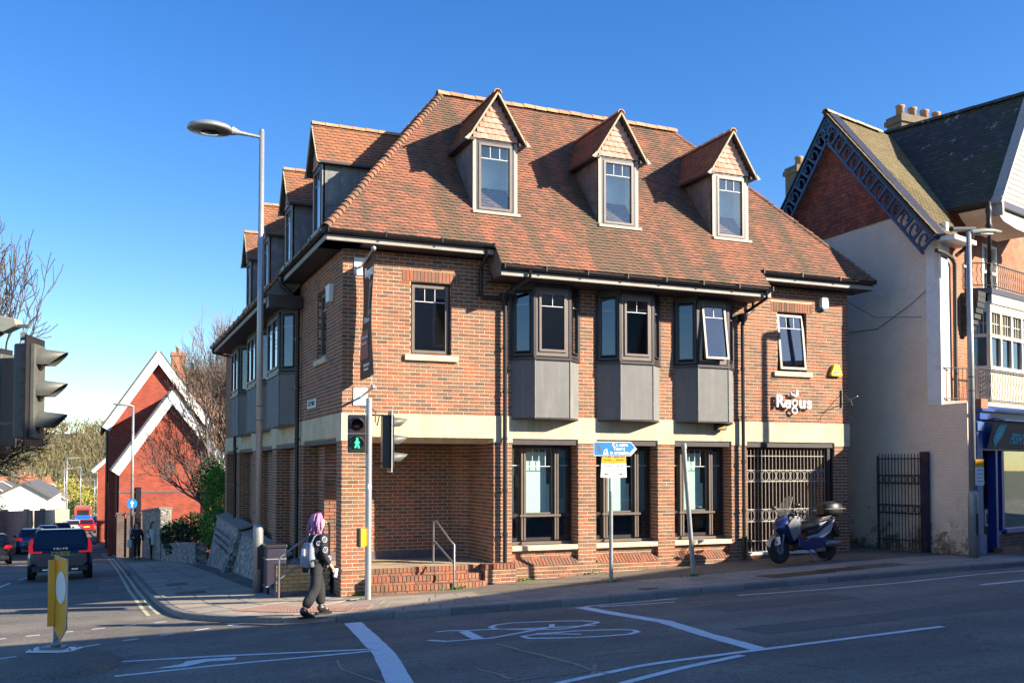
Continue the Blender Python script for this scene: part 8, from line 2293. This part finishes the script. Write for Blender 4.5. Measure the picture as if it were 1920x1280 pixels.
# link wall: boarded fence, gate piers, flint garden walls along the footway
gw = thing('garden_wall', 'rendered garden wall with brick piers beyond the two pedestrians', 'wall', (-2.6, 31, -2))
def seg_wall(par, pts, h, th, m_, nm='wall_panel'):
    for a, b in zip(pts, pts[1:]):
        mb = MB(); za, zb = gz(*a), gz(*b); d = Vector((b[0] - a[0], b[1] - a[1], 0)).normalized(); n_ = Vector((-d.y, d.x, 0)) * th / 2
        A, B = Vector((a[0], a[1], 0)), Vector((b[0], b[1], 0)); u = Vector((0, 0, 1))
        mb.add([A - n_ + u * (za - .3), A + n_ + u * (za - .3), A + n_ + u * (za + h), A - n_ + u * (za + h), B - n_ + u * (zb - .3), B + n_ + u * (zb - .3), B + n_ + u * (zb + h), B - n_ + u * (zb + h)], [(0, 1, 2, 3), (4, 7, 6, 5), (0, 3, 7, 4), (1, 5, 6, 2), (3, 2, 6, 7)]); mb.build(nm, m_, par)
mat('render_tan', (.46, .38, .27), .9, var=.2, ns=2, bump=.3, dirt=((.15, .12, .09), .5, 2.5))
seg_wall(gw, [(-3.1, 33.8), (-1.0, 33.2)], 1.9, .2, 'render_tan')
for (x, y) in ((-3.2, 33.4), (-2.75, 33.3), (-2.1, 33.2)):
    m = MB(); z = gz(x, y); m.box(x - .18, x + .18, y - .18, y + .18, z - .3, z + 2.1); m.box(x - .22, x + .22, y - .22, y + .22, z + 2.1, z + 2.18); m.build('brick_pier', 'dark_brick', gw)
fw = thing('flint_wall', 'tall flint garden wall with stone coping behind the blue arrow sign', 'wall', (-1.4, 28, -1.6))
seg_wall(fw, [(-2.05, 31.5), (-1.75, 28.4), (-1.55, 25.9)], 2.15, .45, 'flint'); seg_wall(fw, [(-1.55, 25.8), (-1.05, 22.5), (-.75, 19.0)], .75, .4, 'flint')
for a, b, hh in (((-2.05, 31.5), (-1.55, 25.9), 2.15),):
    m = MB(); m.prism([(a[0] - .28, a[1], gz(*a) + hh), (a[0] + .28, a[1], gz(*a) + hh), (b[0] + .28, b[1], gz(*b) + hh), (b[0] - .28, b[1], gz(*b) + hh)], 0, (0, 0, .09)); m.build('coping', 'coping', fw)
# ------------------------------------------------------------------ left of the street: wall, white house, terrace, hill
lw = thing('boundary_wall', 'tall tan rendered wall on the left side of the street', 'wall', (-9.4, 50, -3))
seg_wall(lw, [(-11.5, 33), (-10.3, 42), (-9.9, 52), (-9.2, 62), (-8.6, 72), (-7.9, 84), (-7.3, 100)], 2.5, .35, 'render_tan')
m = MB()
for (x, y) in ((-10.3, 42), (-9.9, 52), (-9.2, 62), (-8.6, 72), (-7.9, 84)): z = gz(x, y); m.box(x - .1, x + .30, y - .3, y + .3, z - .3, z + 2.62)
m.build('buttress', 'render_tan', lw)
fp = MB(); pts = [(-11, 30), (-9.6, 42), (-9.2, 52), (-8.6, 62), (-8.1, 72), (-7.5, 84), (-7.1, 100), (-8, 150), (-9, 230)]
for a, b in zip(pts, pts[1:]): fp.add([(a[0] - 4, a[1], gz(*a) + .0), (a[0], a[1], gz(*a) + .0), (b[0], b[1], gz(*b) + .0), (b[0] - 4, b[1], gz(*b) + .0), (a[0], a[1], gz(*a) - .25), (b[0], b[1], gz(*b) - .25)], [(0, 1, 2, 3), (1, 4, 5, 2)])
fp.build('footpath', 'asphalt_path', kind='structure')
mat('render_white', (.76, .72, .58), .85, var=.06, ns=1)
WH = thing('house', 'white gabled house end wall beyond the tan boundary wall', 'house', (-13, 116, -5))
gabled(WH, -16.2, -9.8, 116, 150, -8, -1.15, .62, -12.7, roofm='slate', wallm='render_white', barge='slate', bw=.16, over=.2)
m = MB(); m.box(-10.7, -10.5, 115.9, 116, -6, -1.4); m.build('drainpipe', 'white_paint', WH)
for y in (121, 131, 141): chimney(WH, (-13.0, y), .9, 1.4, -.5, 1.6 - (y - 121) * .02, 4, 'red_brick_neighbour')
m = MB(); m.box(-10.2, -9.6, 116.2, 150, -8, -1.2); m.build('street_front', 'cream_paint', WH)
hr = random.Random(4)
GT_ = 'terraced houses down the valley'
hl = ['pale terraced house with many chimney pots', 'cream terraced house with slate roof', 'pink fronted terraced house', 'white terraced house low in the valley', 'tall brick house with pale pots', 'grey roofed house beyond the pots']
spots = [(-21, 165, 7), (-13, 170, 6.5), (-25, 205, 8), (-14, 205, 7.5), (-31, 190, 8), (-16, 250, 9), (-27, 262, 9), (-36, 255, 9), (-12, 300, 8), (-23, 320, 9), (-34, 330, 9), (-44, 300, 9), (6, 300, 8), (-2, 330, 8)]
for i, (x, y, hh) in enumerate(spots):
    z = gz(x, y)
    desc = ['brick house with slate roof and a row of pots left of the far street', 'cream house with grey roof'][i % 2]
    t = thing('terraced_house', '%s house with %s roof, %s in the valley' % (['red brick', 'cream', 'pink washed', 'yellow brick', 'white'][i % 5], ['slate', 'dark tiled', 'brown'][i % 3], ['nearest', 'second nearest', 'left of the lamps', 'right of the lamps', 'at the far left', 'beyond the bus', 'below the hill', 'low on the hill', 'by the street end', 'behind the chimneys', 'among the trees', 'highest on the left', 'beyond the red brick corner', 'farthest off'][i]), 'house', (x, y, z), group=GT_)
    gabled(t, x - 3.6, x + 3.6, y, y + 14, z - 1, z + hh - 2.2, z + hh, roofm=['slate', 'tile_far'][i % 2], wallm=['red_brick_far', 'render_white', 'cream_paint', 'red_brick_neighbour', 'render_white'][i % 5], barge='white_paint', bw=.2, over=.2)
    for dy in (2.5, 8): chimney(t, (x, y + dy), 1.0, 1.6, z + hh - 1, z + hh + 1.1, 3, 'red_brick_neighbour', 'pot_clay' if i % 2 else 'render_tan')
    for dx in (-2, .8):
        m = MB(); m.box(x + dx, x + dx + 1.2, y - .06, y, z + 2.6, z + 4.2); m.build('window', 'glass_dark', t)
for i, (x, y, h_) in enumerate([(-7.4, 98, 8), (-6.8, 150, 9), (-4.4, 175, 9), (-8.5, 128, 8), (-5, 230, 9)]):
    lamp_column('street_lamp', ['far street lamp over the silver hatchback', 'far street lamp left of the bus', 'far street lamp right of the bus', 'far street lamp by the white house', 'tiny street lamp at the street end'][i], (x, y, gz(x, y)), h_, LG1, wedge_head(1.3, R([0, 180, 180, 0, 180][i]), h_))
# trees in the middle distance and the wooded hill
GM = 'trees and bushes in the valley'
def bush(label, x, y, r_, m_, n=700, sz=.3, z0=0):
    t = thing('bush', label, 'bush', (x, y, gz(x, y)), group=GM); m = MB(); rr = random.Random(int(x * 7 + y))
    for k in range(4): leaf_mass(m, (x + rr.uniform(-.5, .5) * r_, y + rr.uniform(-.5, .5) * r_, gz(x, y) + z0 + r_ * rr.uniform(.6, 1.1)), (r_ * .7,) * 3, n // 4, sz, rr, .3)
    m.build('leaves', m_, t, kind='stuff')
bush('pale blossoming bush leaning over the tan wall', -12.4, 62, 1.9, 'leaf_straw', 1600, .10, 1.0)
bush('yellow green bush beside the far street lamps', -9.5, 200, 5, 'leaf_yellow', 1600, .28, 1)
bush('dark green bush behind the bus', -8.5, 180, 2.5, 'leaf_dark', 700, .25)
bush('yellow bush right of the far lamps', -3.5, 240, 5, 'leaf_yellow', 1200, .35)
bush('straw coloured bush beyond the chimneys', -20, 290, 6, 'leaf_straw', 1200, .4)
for i, (x, y, h_) in enumerate([(-19, 230, 13), (-28, 240, 15), (-37, 220, 14), (-9, 270, 15), (-2, 285, 13), (-48, 290, 18), (-24, 300, 20)]):
    bare_tree(['bare tree behind the pots', 'large bare tree in the valley centre', 'bare tree at the valley left', 'bare tree by the street end', 'bare tree beyond the red brick corner', 'tall bare tree at the far left', 'spreading bare tree highest in the valley'][i], (x, y, gz(x, y)), h_, 40 + i, spread=.6, levels=4, trunk_r=.3, m='twig_pale', group='bare trees in the valley', thin=.035)
rand_mat('wood_brown', [(0, (.075, .06, .03)), (.4, (.11, .09, .042)), (.7, (.15, .125, .055)), (1, (.19, .16, .08))], ns=.05, blotch=.4)
wd = MB(); rr = random.Random(77)
for _ in range(900):
    y = rr.uniform(330, 740) ; x = rr.uniform(-150, 140) * (y / 600)
    z = gz(x, y); r_ = rr.uniform(4, 8)
    for k in range(34):
        v = Vector((rr.gauss(0, 1), rr.gauss(0, 1), rr.gauss(0, 1))).normalized() * rr.uniform(.3, 1)
        p = Vector((x + v.x * r_ * .7, y + v.y * r_ * .7, z + r_ * .9 + v.z * r_)); d = Vector((rr.gauss(0, .35), rr.gauss(0, .35), 1)).normalized(); L = rr.uniform(1.2, 3.4); s_ = Vector((1, rr.gauss(0, .5), 0)).normalized() * rr.uniform(.12, .42)
        wd.add([p - s_, p + s_, p + d * L], [(0, 1, 2)])
wd.build('woodland', 'wood_brown', kind='stuff')
hl_ = MB()
mat('hill_floor', (.09, .075, .035), .95, var=.35, ns=.06, bump=0)
vs = []; nx_, ny_ = 24, 16
for j in range(ny_):
    for i in range(nx_):
        x = lerp(-260, 260, i / (nx_ - 1)); y = lerp(325, 900, j / (ny_ - 1)); vs.append((x, y, gz(x, y) + 1.5 * math.sin(x * .03 + y * .011) + (0 if j else -3)))
hl_.add(vs, [(j * nx_ + i, j * nx_ + i + 1, (j + 1) * nx_ + i + 1, (j + 1) * nx_ + i) for j in range(ny_ - 1) for i in range(nx_ - 1)], True); hl_.build('hill', 'hill_floor', kind='structure')

# ------------------------------------------------------------------ the other side of the street (behind and right of the camera)
mat('stucco', (.60, .56, .48), .85, var=.1, ns=1)
OPG = 'buildings across the street'
def opp(label, a, b, zt, m_, dep=8, notch=None):
    a, b = Vector((*a, 0)), Vector((*b, 0)); d = (b - a); L = d.length; d.normalize(); n_ = Vector((-d.y, d.x, 0)); 
    if n_.y < 0: n_ = -n_
    t = thing('street_building', label, 'building', (a.x, a.y, gz(a.x, a.y)), group=OPG)
    z0 = -1
    m = MB(); m.prism([a + Vector((0, 0, z0)), b + Vector((0, 0, z0)), b - n_ * dep + Vector((0, 0, z0)), a - n_ * dep + Vector((0, 0, z0))], 0, (0, 0, zt - z0)); m.build('wall', m_, t)
    m = MB(); m.prism([a + n_ * .15 + Vector((0, 0, zt - .02)), b + n_ * .15 + Vector((0, 0, zt - .02)), b - n_ * dep + Vector((0, 0, zt - .02)), a - n_ * dep + Vector((0, 0, zt - .02))], 0, (0, 0, .2)); m.build('cornice', 'stone_sill', t)
    f = plane_frame((a.x, a.y), (d.x, d.y), (n_.x, n_.y)); k = max(1, int(L / 2.4))
    for i in range(k):
        x = (i + .5) * L / k
        for z in (1.2, 4.2, 7.0):
            if z + 1.8 > zt - .3: continue
            m = MB(); fbox(m, f, x - .5, x + .5, .0, .02, z, z + 1.7); w_ = m.build('window', 'glass_dark', t); m = MB(); ring(m, f, x - .6, x + .6, z - .1, z + 1.8, .09, .0, .08); m.build('frame', 'white_paint', w_)
opp('cream stucco building opposite the corner', (6.2, -15.2), (14.4, -16.5), 9.5, 'stucco')
opp('red brick building opposite the oriel windows', (14.5, -16.5), (26.2, -12.4), 9.55, 'red_brick_neighbour')
opp('taller cream building opposite the fish shop', (26.3, -12.35), (42, -6.8), 10.9, 'stucco')
bpy.context.view_layer.update()
